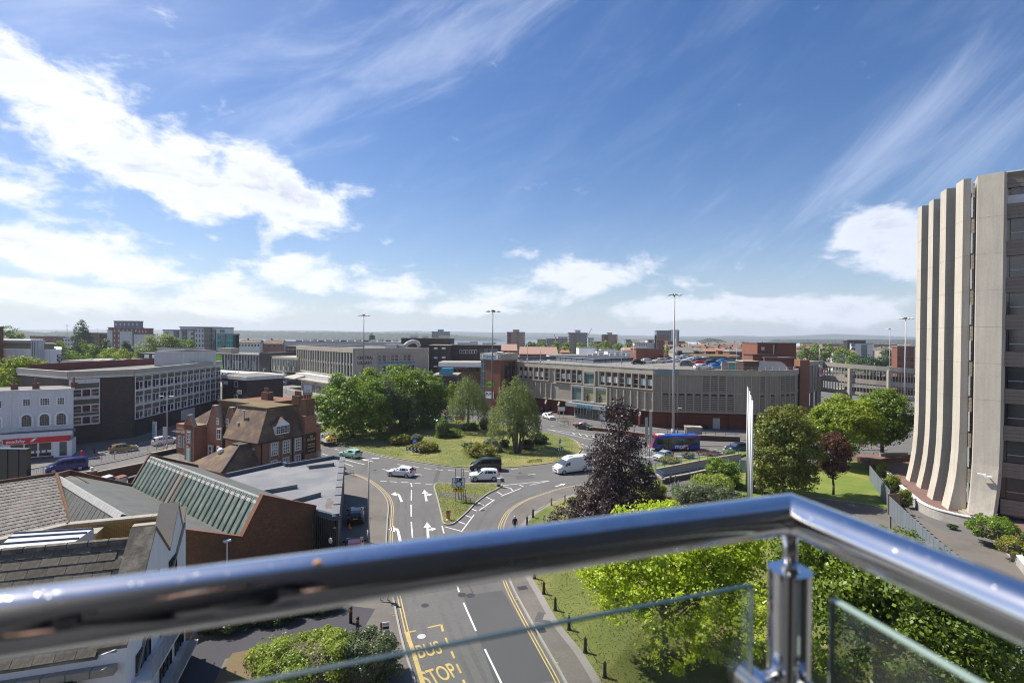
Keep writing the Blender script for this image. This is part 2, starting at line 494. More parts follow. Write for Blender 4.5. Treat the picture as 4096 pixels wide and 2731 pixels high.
LEAF={k:leafmat('leaf_'+k,tuple(c*GAIN.get(k,1.35)for c in a),tuple(c*GAIN.get(k,1.35)for c in b),t)for k,a,b,t in (('mid',(.043,.080,.008),(.105,.155,.014),.35),('bright',(.080,.125,.007),(.185,.225,.014),.4),('chest',(.030,.058,.006),(.115,.16,.012),.35),('dark',(.022,.050,.014),(.055,.10,.022),.3),('grey',(.062,.085,.038),(.115,.14,.065),.3),('birch',(.072,.100,.020),(.145,.170,.045),.4),('purple',(.026,.015,.020),(.075,.045,.054),.18),('copper',(.060,.022,.018),(.115,.048,.028),.25),('acer',(.045,.085,.008),(.15,.15,.02),.35),('turf',(.085,.12,.02),(.15,.14,.04),.2),('lime',(.20,.28,.012),(.42,.50,.035),.45),('deep',(.045,.080,.006),(.115,.165,.014),.4),('shrub_gold',(.12,.14,.015),(.26,.25,.03),.3),('shrub_grey',(.12,.14,.09),(.22,.24,.16),.25),('willow',(.11,.15,.02),(.20,.24,.05),.4),('far',(.035,.07,.022),(.075,.115,.03),.3),('poplar',(.035,.055,.018),(.065,.09,.028),.3),('shrub_lime',(.13,.19,.02),(.28,.34,.05),.35))}
# --------- ground, water, hills
P('tarmac_path',(.055,.054,.062),.95,.2,.3,8)  # tarmac colour darkened to stand in for the shadow over the path
def smooth(pts,n=6,closed=False):
 out,L=[],len(pts)
 rng=range(L if closed else L-1)
 for i in rng:
  if closed:p=[pts[(i+k-1)%L]for k in range(4)]
  else:p=[pts[max(0,min(L-1,i+k-1))]for k in range(4)]
  for j in range(n):
   t=j/n
   out.append(tuple(.5*((2*p[1][k])+(-p[0][k]+p[2][k])*t+(2*p[0][k]-5*p[1][k]+4*p[2][k]-p[3][k])*t*t+(-p[0][k]+3*p[1][k]-3*p[2][k]+p[3][k])*t**3)for k in range(2)))
 if not closed:out.append(tuple(pts[-1][:2]))
 return out
def xy(pts):return [(p.x,p.y)for p in GP(pts)]
def offs(line,d,closed=False):
 out,n=[],len(line)
 for i in range(n):
  a=line[(i-1)%n]if (closed or i)else line[i]
  b=line[(i+1)%n]if (closed or i<n-1)else line[i]
  dx,dy=b[0]-a[0],b[1]-a[1]
  l=math.hypot(dx,dy)or 1
  out.append((line[i][0]-dy/l*d,line[i][1]+dx/l*d))
 return out
def strip(mb,line,d0,d1,z,closed=False):
 a,b=offs(line,d0,closed),offs(line,d1,closed)
 n=len(line)
 vs=[(*p,z)for p in a]+[(*p,z)for p in b]
 fs=[]
 for i in range(n if closed else n-1):
  j=(i+1)%n
  f=(i,j,n+j,n+i)
  if d1<d0:f=f[::-1]
  fs.append(f)
 return mb.add(vs,fs)
def resample(line,step,closed=False):
 pts=list(line)+([line[0]]if closed else [])
 out,acc=[pts[0]],0
 for a,b in zip(pts[:-1],pts[1:]):
  l=math.hypot(b[0]-a[0],b[1]-a[1])
  while acc+l>=step:
   t=(step-acc)/l
   a=(a[0]+(b[0]-a[0])*t,a[1]+(b[1]-a[1])*t)
   out.append(a)
   l=math.hypot(b[0]-a[0],b[1]-a[1]);acc=0
  acc+=l
 return out
def struct(name,mb,m,M=None):
 return tag(mb.build(name,m,None,M),kind='structure')
g=MB()
NX=[-1700,-600,-260,-60,160,420,900,2200]
NY=[-120,20,160,330,620,1060]
vs=[(x,y,0)for y in NY for x in NX]
fs=[(r*8+c,r*8+c+1,r*8+c+9,r*8+c+8)for r in range(5)for c in range(7)]
far_f=[f for k,f in enumerate(fs)if k//7>=3]
near_f=[f for k,f in enumerate(fs)if k//7<3]
g.add(vs,near_f);g.cur=1;g.add(vs,far_f)
ground=struct('road',g,[M_['asphalt'],M_['townground']])
wm=bpy.data.materials.new('water');wm.use_nodes=True
b=wm.node_tree.nodes['Principled BSDF'];b.inputs['Base Color'].default_value=(.05,.08,.10,1);b.inputs['Roughness'].default_value=.28
N=NT(wm.node_tree);bp=N.n('ShaderNodeBump');bp.inputs['Strength'].default_value=.6;bp.inputs['Distance'].default_value=.5
N.inp(bp.inputs['Height'],N.noise(N.n('ShaderNodeTexCoord').outputs['Object'],.15,4));wm.node_tree.links.new(bp.outputs[0],b.inputs['Normal'])
struct('water',MB().add([(-9000,1050,-.6),(9000,1050,-.6),(9000,7600,-.6),(-9000,7600,-.6)],[(0,1,2,3)]),wm)
struct('quay_edge',MB().box(-1700,2200,1060,1064,-.8,.1),M_['concrete_grey'])
P('hill_far',(.035,.052,.04),.95,.5,.0022,.012,col2=(.06,.072,.045))
P('hill_wood',(.030,.045,.022),.95,.5,.01,.06)
def hill(name,prof,Y,depth,m,rough,fringe=0.0,nxs=240,base=None):
 """a ridge whose skyline passes where the photograph shows it; prof = [(px, height m)]"""
 xs=[(px-2048)/FPX*Y for px,h in prof]
 hs=[h for px,h in prof]
 mb=MB()
 rows=[]
 for k in range(9):
  t=k/8
  sh=math.sin(math.pi*min(1,t*1.0))**.8 if k<5 else math.cos(math.pi/2*(t-.5)*2)**.7
  row=[]
  for i in range(nxs+1):
   x=xs[0]+(xs[-1]-xs[0])*i/nxs
   h=float(np.interp(x,xs,hs))
   q=noise.noise(Vector((x*rough,k*.9,Y*.01)))
   q2=noise.noise(Vector((x*rough*6,k*1.7,3)))
   z=-3+(h+3)*max(0,sh)*(1+.10*q)+fringe*abs(q2)*(1 if sh>.3 else 0)
   row.append((x*(1+(t-.5)*depth/Y),Y+(t-.5)*depth,z))
  rows.append(row)
 n=nxs+1
 mb.add([p for r in rows for p in r],[(r*n+i,r*n+i+1,(r+1)*n+i+1,(r+1)*n+i)for r in range(8)for i in range(nxs)])
 me=mb.mesh(name,m,smooth=not fringe)
 return tag(inst(name,me),kind='structure')
hill('hills',[(-2400,90),(-900,80),(0,62),(900,80),(1300,84),(1500,74),(1640,92),(1760,90),(1900,82),(2150,78),(2350,70),(2500,56),(2650,48),(2800,52),(2950,66),(3060,56),(3150,64),(3330,96),(3450,84),(3640,66),(4096,60),(6000,70)],6400,1500,M_['hill_far'],.0012)
hill('hills',[(1500,-2),(1700,26),(2000,34),(2350,27),(2700,22),(3000,26),(3400,34),(3700,28),(4200,22)],4700,500,M_['hill_far'],.002,3)
hill('wooded_island',[(560,8),(700,28),(960,44),(1100,40),(1400,42),(1600,38),(1800,33),(1900,24),(1985,12),(2030,-2)],2900,260,M_['hill_wood'],.006,7,420)
hill('wooded_island',[(-600,26),(0,26),(90,28),(180,24),(230,27),(330,26),(620,20)],1900,160,M_['hill_wood'],.01,5,300)
hill('wooded_island',[(2768,-2),(2790,16),(2830,22),(2870,20),(2905,13),(2930,-2)],1650,80,M_['hill_wood'],.02,5,120)
hill('wooded_island',[(3040,-2),(3100,20),(3350,22),(3600,27),(3900,26)],2500,200,M_['hill_wood'],.01,5,200)
# --------- pavements and islands
stone_me=MB().box(-.45,.448,-.075,.075,-.02,.135).mesh('kerb_stone',M_['kerb'])
def slab(name,line,m,z=.12,kerb=True,stones=None,skip=None,label=None):
 """a raised paved or planted area with its kerb"""
 o=struct(name,MB().prism(line,-.05,z,bottom=False),m)
 if kerb and stones is None:
  a=sum(line[i][0]*line[(i+1)%len(line)][1]-line[(i+1)%len(line)][0]*line[i][1]for i in range(len(line)))
  L=line if a>0 else line[::-1]
  k=MB();strip(k,L,-.01,-.16,z+.012,True)
  ou=offs(L,-.16,True);n=len(L)
  k.add([(*p,-.02)for p in ou]+[(*p,z+.012)for p in ou],[(i,(i+1)%n,n+(i+1)%n,n+i)for i in range(n)])
  k.build('kerb',M_['kerb'],o)
 if stones:
  for p,q in zip(resample(stones,.91)[:-1],resample(stones,.91)[1:]):
   inst('kerb_stone',stone_me,o,T((p[0]+q[0])/2,(p[1]+q[1])/2,0,math.atan2(q[1]-p[1],q[0]-p[0])))
 return o
kerb_w=smooth(xy([(1800,3300),(1725,2960),(1659,2731),(1609,2570),(1571,2390),(1548,2280),(1545,2170),(1549,2090),(1553,2030),(1543,1992),(1515,1958),(1478,1929),(1432,1906),(1378,1890),(1330,1868),(1292,1838)]),5)
west=kerb_w+xy([(1280,1795),(1240,1755),(1100,1715),(900,1690),(760,1742),(640,1806),(560,1838),(350,1880),(120,1928),(-300,2010),(-1800,2400),(-1800,3300)])
near_w=[p for p in kerb_w if p[1]<79]
pav_w=slab('pavement',west,M_['asphalt_brown'],stones=near_w)
kerb_e=smooth(xy([(2560,3300),(2370,2960),(2262,2731),(2200,2620),(2120,2480),(2042,2330),(2015,2220),(2012,2140),(2020,2090),(2050,2042),(2110,2004),(2180,1978),(2262,1953),(2380,1935),(2520,1915),(2610,1905)]),5)
back_e=smooth(xy([(2640,1925),(2500,1950),(2390,1965),(2300,1985),(2205,2021),(2140,2064),(2100,2110),(2084,2170),(2100,2260),(2172,2386),(2239,2500),(2327,2610),(2404,2731),(2540,2960),(2740,3300)]),5)
pav_e=slab('pavement',kerb_e+back_e,M_['asphalt_brown'],z=.118,kerb=False,stones=kerb_e)
e_edge=MB();strip(e_edge,back_e,0.0,-.55,.135);e_edge.build('path_edging',M_['paving'],pav_e)
lawn_e=slab('lawn',back_e+[(22,18),(32,24),(29,40),(26,55),(27,70)],M_['grass'],z=.15,kerb=False)
splitter=smooth(xy([(1741,1940),(1790,1935),(1880,1936),(1990,1938),(2004,1944),(1985,1957),(1945,1978),(1900,2012),(1868,2046),(1838,2073),(1812,2094),(1790,2098),(1775,2090),(1768,2058),(1752,1994)]),4,True)
spl=slab('traffic_island',splitter,M_['grass'],z=.13)
MB().prism(xy([(1751,1971),(1760,1990),(1890,2004),(1935,1984)]),.131,.139,bottom=False).build('path',M_['asphalt_brown'],spl)
RB=smooth(xy([(1262,1742),(1300,1758),(1335,1769),(1440,1800),(1567,1830),(1761,1861),(1878,1870),(2016,1870),(2120,1862),(2220,1849),(2290,1830),(2318,1806),(2319,1790),(2284,1757),(2200,1735),(2112,1720),(2000,1700),(1900,1686),(1700,1668),(1500,1672),(1350,1690),(1262,1715)]),6,True)
rb=slab('roundabout_lawn',RB,M_['grass'],z=.14)
slab('pavement',xy([(290,1840),(430,1806),(600,1765),(760,1722),(900,1672),(1000,1642),(1000,1600),(880,1600),(700,1650),(560,1690),(420,1735),(280,1775),(0,1815),(-500,1900),(-500,2010),(0,1905)]),M_['asphalt_brown'])
slab('central_reservation',smooth(xy([(-100,1975),(110,1905),(350,1858),(560,1815),(690,1776),(690,1782),(560,1824),(350,1868),(110,1916),(-100,1990)]),2,True),M_['asphalt_brown'])
slab('central_reservation',smooth(xy([(960,1553),(1020,1556),(1090,1573),(1150,1597),(1190,1625),(1215,1650),(1262,1652),(1215,1610),(1150,1585),(1090,1562),(1020,1549)]),3,True),M_['terrace_pink'])
slab('forecourt',xy([(880,1545),(960,1553),(1085,1556),(1110,1546),(1200,1560),(1250,1575),(1300,1560),(1300,1520),(1100,1510),(850,1515)]),M_['forecourt'],z=.06,kerb=False)
slab('pavement',xy([(1110,1546),(1180,1567),(1240,1586),(1330,1610),(1480,1630),(1480,1560),(1300,1540),(1180,1530)]),M_['paving'])
shop_pav=smooth(xy([(1960,1640),(2100,1655),(2215,1675),(2250,1696),(2330,1712),(2420,1722),(2560,1736),(2640,1745),(2700,1748),(2960,1758),(3060,1764),(3300,1760)]),3)
slab('pavement',shop_pav+xy([(3300,1690),(3000,1690),(2617,1690),(2170,1625),(1960,1600)]),M_['asphalt_brown'])
slab('traffic_island',smooth(xy([(2450,1770),(2560,1764),(2760,1768),(3100,1774),(3500,1790),(3500,1800),(3100,1788),(2760,1784),(2560,1786),(2455,1784)]),3,True),M_['asphalt_brown'])
slab('planted_bed',smooth(xy([(2480,1900),(2620,1868),(2760,1836),(2960,1812),(2985,1822),(2900,1842),(2640,1888),(2500,1915)]),3,True),M_['grass_lush'],z=.35,kerb=False)
slab('footpath',xy([(2640,1928),(2900,1880),(2960,1885),(2960,1930),(2740,1985),(2660,1990)]),M_['asphalt_brown'],z=.155,kerb=False)
lawn_f=slab('lawn',smooth(xy([(2960,1880),(3200,1865),(3380,1850),(3470,1845),(3500,1875),(3530,1925),(3549,1985),(3553,2040),(3480,2022),(3300,1998),(3120,1985),(2960,1995)]),3,True),M_['grass_lush'],z=.17)
slab('footpath',[(p.x,p.y)for p in GP([(3480,2025),(3553,2042),(3600,2120),(3800,2250),(4050,2500),(4300,2760),(4500,3300),(4900,3300),(4500,2500),(4300,2330),(4120,2230),(3950,2170),(3750,2120),(3650,2060),(3620,2010),(3560,2010)])],M_['asphalt_brown'],z=.165,kerb=False)
slab('footpath',xy([(2900,1990),(3120,1988),(3300,2001),(3480,2025),(3560,2045),(3560,2300),(3300,2140),(3100,2060),(2900,2010)]),M_['asphalt_brown'],z=.163,kerb=False)
slab('footpath',xy([(742,2440),(1000,2400),(1300,2385),(1420,2430),(1500,2440),(1478,2480),(1440,2540),(1300,2556),(900,2640),(860,2731),(800,3200),(600,3200)]),M_['tarmac_path'],z=.125,kerb=False)  # cast shadow put into the colour of this path
slab('planted_bed',xy([(745,2400),(1360,2290),(1370,2340),(1340,2420),(900,2540),(745,2560)]),M_['soil'],z=.16,kerb=False)
slab('planted_bed',xy([(700,3200),(860,2731),(930,2620),(1240,2560),(1500,2560),(1515,2731),(1560,3100)]),M_['soil'],z=.16,kerb=False)
# --------- painted markings (each a thin sheet on the road)
Z1=.004
def sheet(name,pts,m='paint_white',z=Z1):
 mb=MB();p=[(q[0],q[1],z)for q in pts]
 a=sum(p[i][0]*p[(i+1)%len(p)][1]-p[(i+1)%len(p)][0]*p[i][1]for i in range(len(p)))
 mb.add(p if a>0 else p[::-1],[tuple(range(len(p)))])
 return mb.build(name,M_[m],ground)
def dash(a,b,w=.12,m='paint_white',name='lane_dash',z=Z1):
 p,q=G(*a),G(*b)
 mb=MB();strip(mb,[(p.x,p.y),(q.x,q.y)],-w/2,w/2,z)
 return mb.build(name,M_[m],ground)
for a,b in (((1643,1930),(1648,1946)),((1646,1959),(1645,2001)),((1644,2017),(1645,2065)),((1645,2086),(1650,2150)),((1652,2180),(1662,2250)),((1829,2340),(1836,2366)),((1854,2409),(1904,2522)),((1939,2594),(2015,2750)),((2060,2840),(2140,3000))):
 dash(a,b,.13)
for x0,y0,x1,y1 in ((1521,1923,1546,1924),(1561,1925,1587,1927),(1604,1927,1634,1929),(1653,1930,1684,1933),(1702,1935,1730,1937),(1530,1876,1553,1880),(1653,1864,1677,1869),(1697,1872,1725,1875),(1743,1876,1772,1880),(1793,1879,1822,1882),(1845,1882,1874,1883),(1660,1896,1688,1898),(1820,1907,1842,1909),(2045,1875,2071,1873),(2111,1898,2142,1895),(1992,1906,2010,1906),(1338,1794,1356,1799),(1360,1845,1412,1864),(1382,1838,1458,1857),(1278,1811,1310,1820),(1590,1856,1620,1862),(1604,1858,1640,1865)):
 dash((x0,y0),(x1,y1),.14)
for k in range(12):
 a=[(2289,1761),(2312,1768),(2330,1776),(2345,1783),(2360,1790),(2374,1798),(2383,1806),(2385,1817),(2384,1828),(2378,1838),(2366,1848),(2350,1856)][k]
 dash((a[0]-5+(k>6)*4,a[1]-2.5),(a[0]+5-(k>6)*4,a[1]+2.5),.16)
for a,b in (((2205,1718),(2220,1722)),((2158,1710),(2172,1713)),((2202,1702),(2217,1705)),((2282,1716),(2300,1719)),((2238,1690),(2255,1694)),((2140,1694),(2150,1696))):
 dash(a,b,.12)
dash((2187,1716),(2340,1752),.14,name='hatch_border');dash((2340,1752),(2440,1768),.14,name='hatch_border')
dash((2187,1716),(2430,1748),.14,name='hatch_border')
for k in range(6):
 x=2290+26*k;y=1729+4.1*k
 dash((x,y+2),(x+10,y+9),.2,name='hatch_bar')
for a,b in (((1768,2102),(1776,2132)),((1781,2106),(1844,2123)),((1845,2126),(1896,2058)),((1827,2082),(1861,2095)),((1852,2056),(1884,2068)),((1878,2031),(1907,2042)),((1917,2040),(1978,1997)),((1911,2009),(1937,2020)),((1945,1987),(1971,1999)),((1988,1966),(2008,1978)),((2004,1983),(2084,1952)),((2010,1944),(2043,1952)),((2043,1952),(2050,1961)),((2004,1941),(2200,1922)),((2078,1938),(2095,1946)),((2120,1939),(2200,1922))):
 dash(a,b,.13,name='hatch_line')
def arrow(base,tip,kind):
 """lane arrow: straight shaft with a bent head to one side"""
 a,t_=G(*base),G(*tip)
 d=(t_-a);L=d.length
 M=T(a.x,a.y,0,math.atan2(d.y,d.x)-math.pi/2)
 mb=MB()
 if kind=='left':
  ps=[[(.14,0),(.14,L*.80),(-.1,L*.86),(-.1,L*.76),(-.16,L*.7),(-.16,0)],[(-.1,L*.70),(-.1,L*1.0),(-.85,L*.82)]]
  ps=[[(-.15,0),(.15,0),(.12,L*.62),(.02,L*.80),(-.35,L*.86),(-.35,L*.72),(-.2,L*.70),(-.15,L*.58)],[(-.35,L*.60),(-.35,L),(-1.0,L*.80)]]
 elif kind=='ahead_right':
  ps=[[(-.15,0),(.15,0),(.10,L*.66),(-.10,L*.66)],[(-.42,L*.66),(.42,L*.66),(0,L)],[(.125,L*.44),(.42,L*.50),(.42,L*.58),(.115,L*.56)],[(.42,L*.42),(.95,L*.55),(.42,L*.64)]]
 else:
  ps=[[(-.12,0),(.12,0),(.08,L*.6),(-.08,L*.6)],[(-.4,L*.6),(.4,L*.6),(0,L)]]
 for p in ps:
  mb.add([(x,y,Z1)for x,y in p],[tuple(range(len(p)))])
 return mb.build('lane_arrow',M_['paint_white'],ground,M)
arrow((1607,2006),(1592,1966),'left');arrow((1601,2165),(1589,2101),'left')
arrow((1706,2003),(1697,1958),'ahead_right');arrow((1713,2153),(1708,2087),'ahead_right')
arrow((1566,1831),(1513,1817),'ahead');arrow((1492,1846),(1447,1835),'ahead');arrow((2222,1945),(2262,1933),'ahead')
for x,y in ((2605,1802),(2640,1826),(2905,1797),(2900,1811),(2590,1828)):
 arrow((x+45,y-2),(x-20,y),'ahead')
for a,b in (((2560,1820),(2590,1816)),((2730,1807),(2815,1804)),((2615,1813),(2690,1808)),((2690,1826),(2740,1822)),((2838,1794),(2870,1795)),((2848,1803),(2885,1804)),((2835,1762),(2855,1763)),((2950,1763),(2972,1764))):
 dash(a,b,.14)
def yellow(line,d,side=1):
 mb=MB()
 for k in (0,1):
  strip(mb,line,side*(d+.22*k),side*(d+.22*k+.08),Z1)
 return mb.build('double_yellow_line',M_['paint_yellow'],ground)
yw=[p for p in kerb_w if p[1]>34.5]
yellow(yw,.34,-1)
yellow(kerb_e,.30,1)
rb_e=[p for p in RB if p[0]>5 and 86<p[1]<112]
yellow(sorted(rb_e,key=lambda p:p[1]),.3,-1)
mb=MB();strip(mb,offs(RB,-.35,True),0,.1,Z1,True);mb.build('edge_line',M_['paint_yellow'],ground)
for a,b,w in (((1617,2530),(1664,2521),.16),((1711,2509),(1765,2497),.16),((1765,2497),(1772,2524),.16),((1782,2549),(1793,2575),.14),((1806,2604),(1817,2631),.14),((1826,2654),(1844,2691),.14),((1852,2717),(1868,2750),.14),((1628,2531),(1652,2602),.28),((1652,2602),(1700,2760),.28)):
 dash(a,b,w,'paint_yellow','bus_cage_line',Z1*2)
def roadtext(body,bl,br,tl,m,bold=.012):
 a,b_,c=G(*bl),G(*br),G(*tl)
 ax,ay=b_-a,c-a
 cu=bpy.data.curves.new('road_lettering','FONT')
 cu.body,cu.size,cu.offset=body,1.0,bold
 cu.materials.append(m)
 o=bpy.data.objects.new('road_lettering',cu)
 w={'BUS':1.98,'STOP':2.66}[body]
 X,Y=ax/w,ay/.70
 M=Matrix(((X.x,Y.x,0,a.x),(X.y,Y.y,0,a.y),(0,0,1,Z1*3),(0,0,0,1)))
 return link(o,ground,M)
roadtext('BUS',(1674,2632),(1786,2604),(1658,2582),M_['paint_yellow'])
roadtext('STOP',(1704,2745),(1848,2690),(1678,2688),M_['paint_yellow'])
for x,y in ((2068,2396),(2134,2511),(2226,2657),(1577,2461),(1542,1992),(1541,2010)):
 for k in (0,1):dash((x-6,y+k*6),(x+8,y-1+k*6),.05,'paint_yellow','kerb_mark',.142)
for x,y,w in ((1686,2544,.3),(1848,2378,.35),(1882,2380,.35)):
 p=G(x,y);tag(MB().tube((0,0,0),(0,0,.006),w,w,14).build('manhole_cover',M_['galv' if w<.32 else 'charcoal'],ground,T(p.x,p.y,Z1)))
p=G(2203,2470,.12);MB().box(-.55,.55,-.4,.4,0,.012).build('inspection_cover',M_['paving'],pav_e,T(p.x,p.y,.119,-.25))
MB().box(-1.1,1.0,-.75,.6,0,.006).build('tarmac_patch',M_['asphalt_dark'],pav_e,T(p.x,p.y,.119,-.25))
for pts in ([(1560,2420),(1800,2370),(1830,2600),(1640,2650)],):
 pass
MB().prism(xy([(1752,1862),(1768,1862),(1750,1925),(1732,1930)]),.0005,.0022,bottom=False).build('tarmac_patch',M_['asphalt_dark'],ground)
MB().prism(xy([(1852,2380),(2010,2360),(2230,2720),(2140,2731),(1980,2731)]),.0005,.0022,bottom=False).build('tarmac_patch',M_['asphalt_dark'],ground)
P('tyre_wear',(.105,.102,.100),.85,.4,.25,3)
def band(pts,w,m='tyre_wear',name='tyre_track',z=.0012):
 mb=MB();strip(mb,smooth(xy(pts),4),-w/2,w/2,z)
 return mb.build(name,M_[m],ground)
for pts in (((1598,1960),(1590,2060),(1588,2180),(1600,2320),(1640,2500),(1720,2731)),((1625,1960),(1622,2060),(1624,2180),(1640,2320),(1690,2500),(1780,2731)),((1690,1960),(1695,2060),(1705,2180),(1725,2320),(1790,2500),(1890,2731)),((1722,1960),(1730,2060),(1748,2180),(1772,2320),(1840,2500),(1950,2731)),((2100,1950),(1985,2010),(1920,2090),(1900,2200),(1945,2360),(2080,2600)),((2150,1975),(2035,2020),(1960,2100),(1945,2200),(1990,2340),(2140,2600)),((1400,1850),(1600,1885),(1850,1905),(2150,1890),(2330,1850)),((1400,1835),(1600,1868),(1850,1888),(2150,1875),(2330,1830))):
 band(pts,.34)
for pts in (((1752,1868),(1740,1930)),((1560,2400),(1700,2372),(1990,2325)),((1850,1895),(1980,1925)),((1780,2140),(1830,2260),(1990,2540)),((2210,1860),(2300,1905)),((1480,1850),(1440,1895))):
 band(pts,.05,'black','tar_seam',.0018)
for x,y in ((1600,2250),(1660,1890),(1930,2040),(2080,1890),(1700,2420),(1500,1880)):
 p=G(x,y);MB().tube((0,0,0),(0,0,.006),.3,.3,14).build('manhole_cover',M_['charcoal'],ground,T(p.x,p.y,.002))
for pts in (((1590,2280),(1640,2270),(1650,2320),(1600,2330)),((1870,2180),(1930,2175),(1945,2230),(1880,2235)),((2060,1902),(2130,1896),(2140,1912),(2068,1918))):
 MB().prism(xy(pts),.0004,.0026,bottom=False).build('tarmac_patch',M_['asphalt_dark'],ground)
for x,y in ((2160,2520),(2090,2350),(1440,2030)):
 p=G(x,y,.12);MB().box(-.4,.4,-.3,.3,.0,.01).build('inspection_cover',M_['charcoal'],pav_w,T(p.x,p.y,.119,.3))
# --------- buildings
def root(name,at,label,cat='building',group=None):
 return empty(name,T(at[0],at[1],0),label,cat,group)
def win_mesh(w,h,nx,nz,fm,gm,t,proud):
 def mk():
  f=MB()
  f.box(0,w,-proud,0,0,t);f.box(0,w,-proud,0,h-t,h)
  f.box(0,t,-proud,0,t,h-t);f.box(w-t,w,-proud,0,t,h-t)
  for i in range(1,nx):f.box(w*i/nx-t*.4,w*i/nx+t*.4,-proud*.9,0,t,h-t)
  for k in range(1,nz):f.box(t,w-t,-proud*.8,0,h*k/nz-t*.4,h*k/nz+t*.4)
  gl=MB().box(t*.5,w-t*.5,-proud*.35,-.002,t*.5,h-t*.5)
  return f.mesh('window_frame',M_[fm]),gl.mesh('pane',M_[gm])
 return cached(('win',round(w,2),round(h,2),nx,nz,fm,gm,t,proud),mk)
def window(par,F,u,z,w,h,nx=2,nz=2,fm='white',gm='glass_dark',t=.07,proud=.09,name='window',simple=False):
 f,gl=win_mesh(w,h,nx,nz,fm,gm,t,proud)
 M=F@T(u,0,z)
 o=inst(name,f,par,M)
 inst('pane',gl,o,M)
 return o
def boxpart(name,par,m,x0,x1,y0,y1,z0,z1,F=None):
 """a box whose mesh sits at its own corner, so alike pieces share it"""
 me=cached(('box',m,round(x1-x0,3),round(y1-y0,3),round(z1-z0,3),name),lambda:MB().box(0,x1-x0,0,y1-y0,0,z1-z0).mesh(name,M_[m]))
 return inst(name,me,par,(F or Matrix())@T(x0,y0,z0))
def body(par,poly,z0,z1,m,roof=None,parapet=0.0,name='wall',cap=None,pw=.3):
 """walls as a closed prism, a roof sheet and a parapet ring"""
 w=MB().prism(poly,z0,z1).build(name,M_[m],par,world=True)
 if parapet:
  a=sum(poly[i][0]*poly[(i+1)%len(poly)][1]-poly[(i+1)%len(poly)][0]*poly[i][1]for i in range(len(poly)))
  L=poly if a>0 else poly[::-1]
  mb=MB();n=len(L);inn=offs(L,pw,True)
  for zz in (z1+.003,):pass
  vs=[(*p,z1)for p in L]+[(*p,z1+parapet)for p in L]+[(*p,z1+parapet)for p in inn]+[(*p,z1)for p in inn]
  fs=[]
  for i in range(n):
   j=(i+1)%n
   fs+=[(i,j,n+j,n+i),(n+i,n+j,2*n+j,2*n+i),(2*n+i,2*n+j,3*n+j,3*n+i)]
  mb.add(vs,fs).build('parapet',M_[cap or m],par,world=True)
 if roof:
  MB().prism(offs(poly,0),z1+.004,z1+.02,bottom=False).build('roof',M_[roof],par,world=True)
 return w
def ringpts(cx,cy,w,d,rz):
 c,s=math.cos(rz),math.sin(rz)
 return [(cx+c*x-s*y,cy+s*x+c*y)for x,y in ((0,0),(w,0),(w,d),(0,d))]
# ---- department store with the roof car park -----------------------------------------------------------
A,B_,C_,D_=(33.3,120.0),(56.7,117.0),(67.0,121.0),(-.8,153.6)
ZT,ZM,ZB=13.8,8.5,4.1
st=root('department_store',A,'long grey ribbed concrete store on a brick base with cars parked on its roof','building')
deckpoly=[A,B_,C_,(73.5,131),(84,146),(88,182),(45,177),(25,158.5),(15,176),(0,169),D_]
MB().prism(deckpoly,ZB,13.1).build('wall',M_['concrete_grey'],st,world=True)
inner=[(34.2,121.6),(56.2,118.9),(66,122.8),(72,131),(82,146),(86,181),(45.3,175.8),(25,156.8),(14.8,174.5),(1,167.5),(.8,154)]
MB().prism(inner,13.1,13.25,bottom=False).build('car_park_deck',M_['deck'],st,world=True)
MB().prism([(34.9,122.2),(56.0,119.6),(65,123.2),(70,131),(40,152),(6,160),(3,156)],-.05,ZB,bottom=False,top=False).build('brick_base',M_['brick_base'],st,world=True)
MB().prism([(34.1,121.0),(56.5,118.0),(66.2,121.8),(72,131),(72,150),(5,165),(.5,154.5)],-.05,ZB-.002).build('brick_base',M_['brick_base'],st,world=True)
for p,q in ((D_,A),(A,B_),(B_,C_),(C_,(73.5,131))):
 F,L=FR(p,q)
 MB().box(-.05,L+.05,-.25,.35,12.55,ZT).build('parapet',M_['concrete'],st,F)
 mb=MB();random.seed(int(L*10))
 x=0
 while x<L:
  w=random.uniform(.5,1.6)
  mb.box(x,min(L,x+w),-.30-random.uniform(0,.05),.36,ZT+.002,ZT+random.uniform(.06,.16));x+=w
 tag(mb.build('parapet_crust',M_['stone'],st,F),kind='stuff')
 MB().box(-.03,L+.03,-.22,.1,ZB-.22,ZB+.05).build('sill',M_['concrete'],st,F)
 MB().box(-.03,L+.03,-.20,.1,ZM-.14,ZM+.02).build('string_course',M_['concrete'],st,F)
 for z in (13.9+.35,13.9+.7):
  MB().box(0,L,.40,.44,z,z+.04).build('railing',M_['galv'],st,F)
 for k in range(int(L/2.2)+1):
  boxpart('railing_post',st,'galv',k*2.2,k*2.2+.05,.4,.45,13.2,14.7,F)
F,L=FR(D_,A)
def U(t):return L-t
def rib(u,z0,z1,F=F,w=.22,d=.45,m='concrete'):
 return boxpart('rib',st,m,u-w/2,u+w/2,-d,-.002,z0,z1,F)
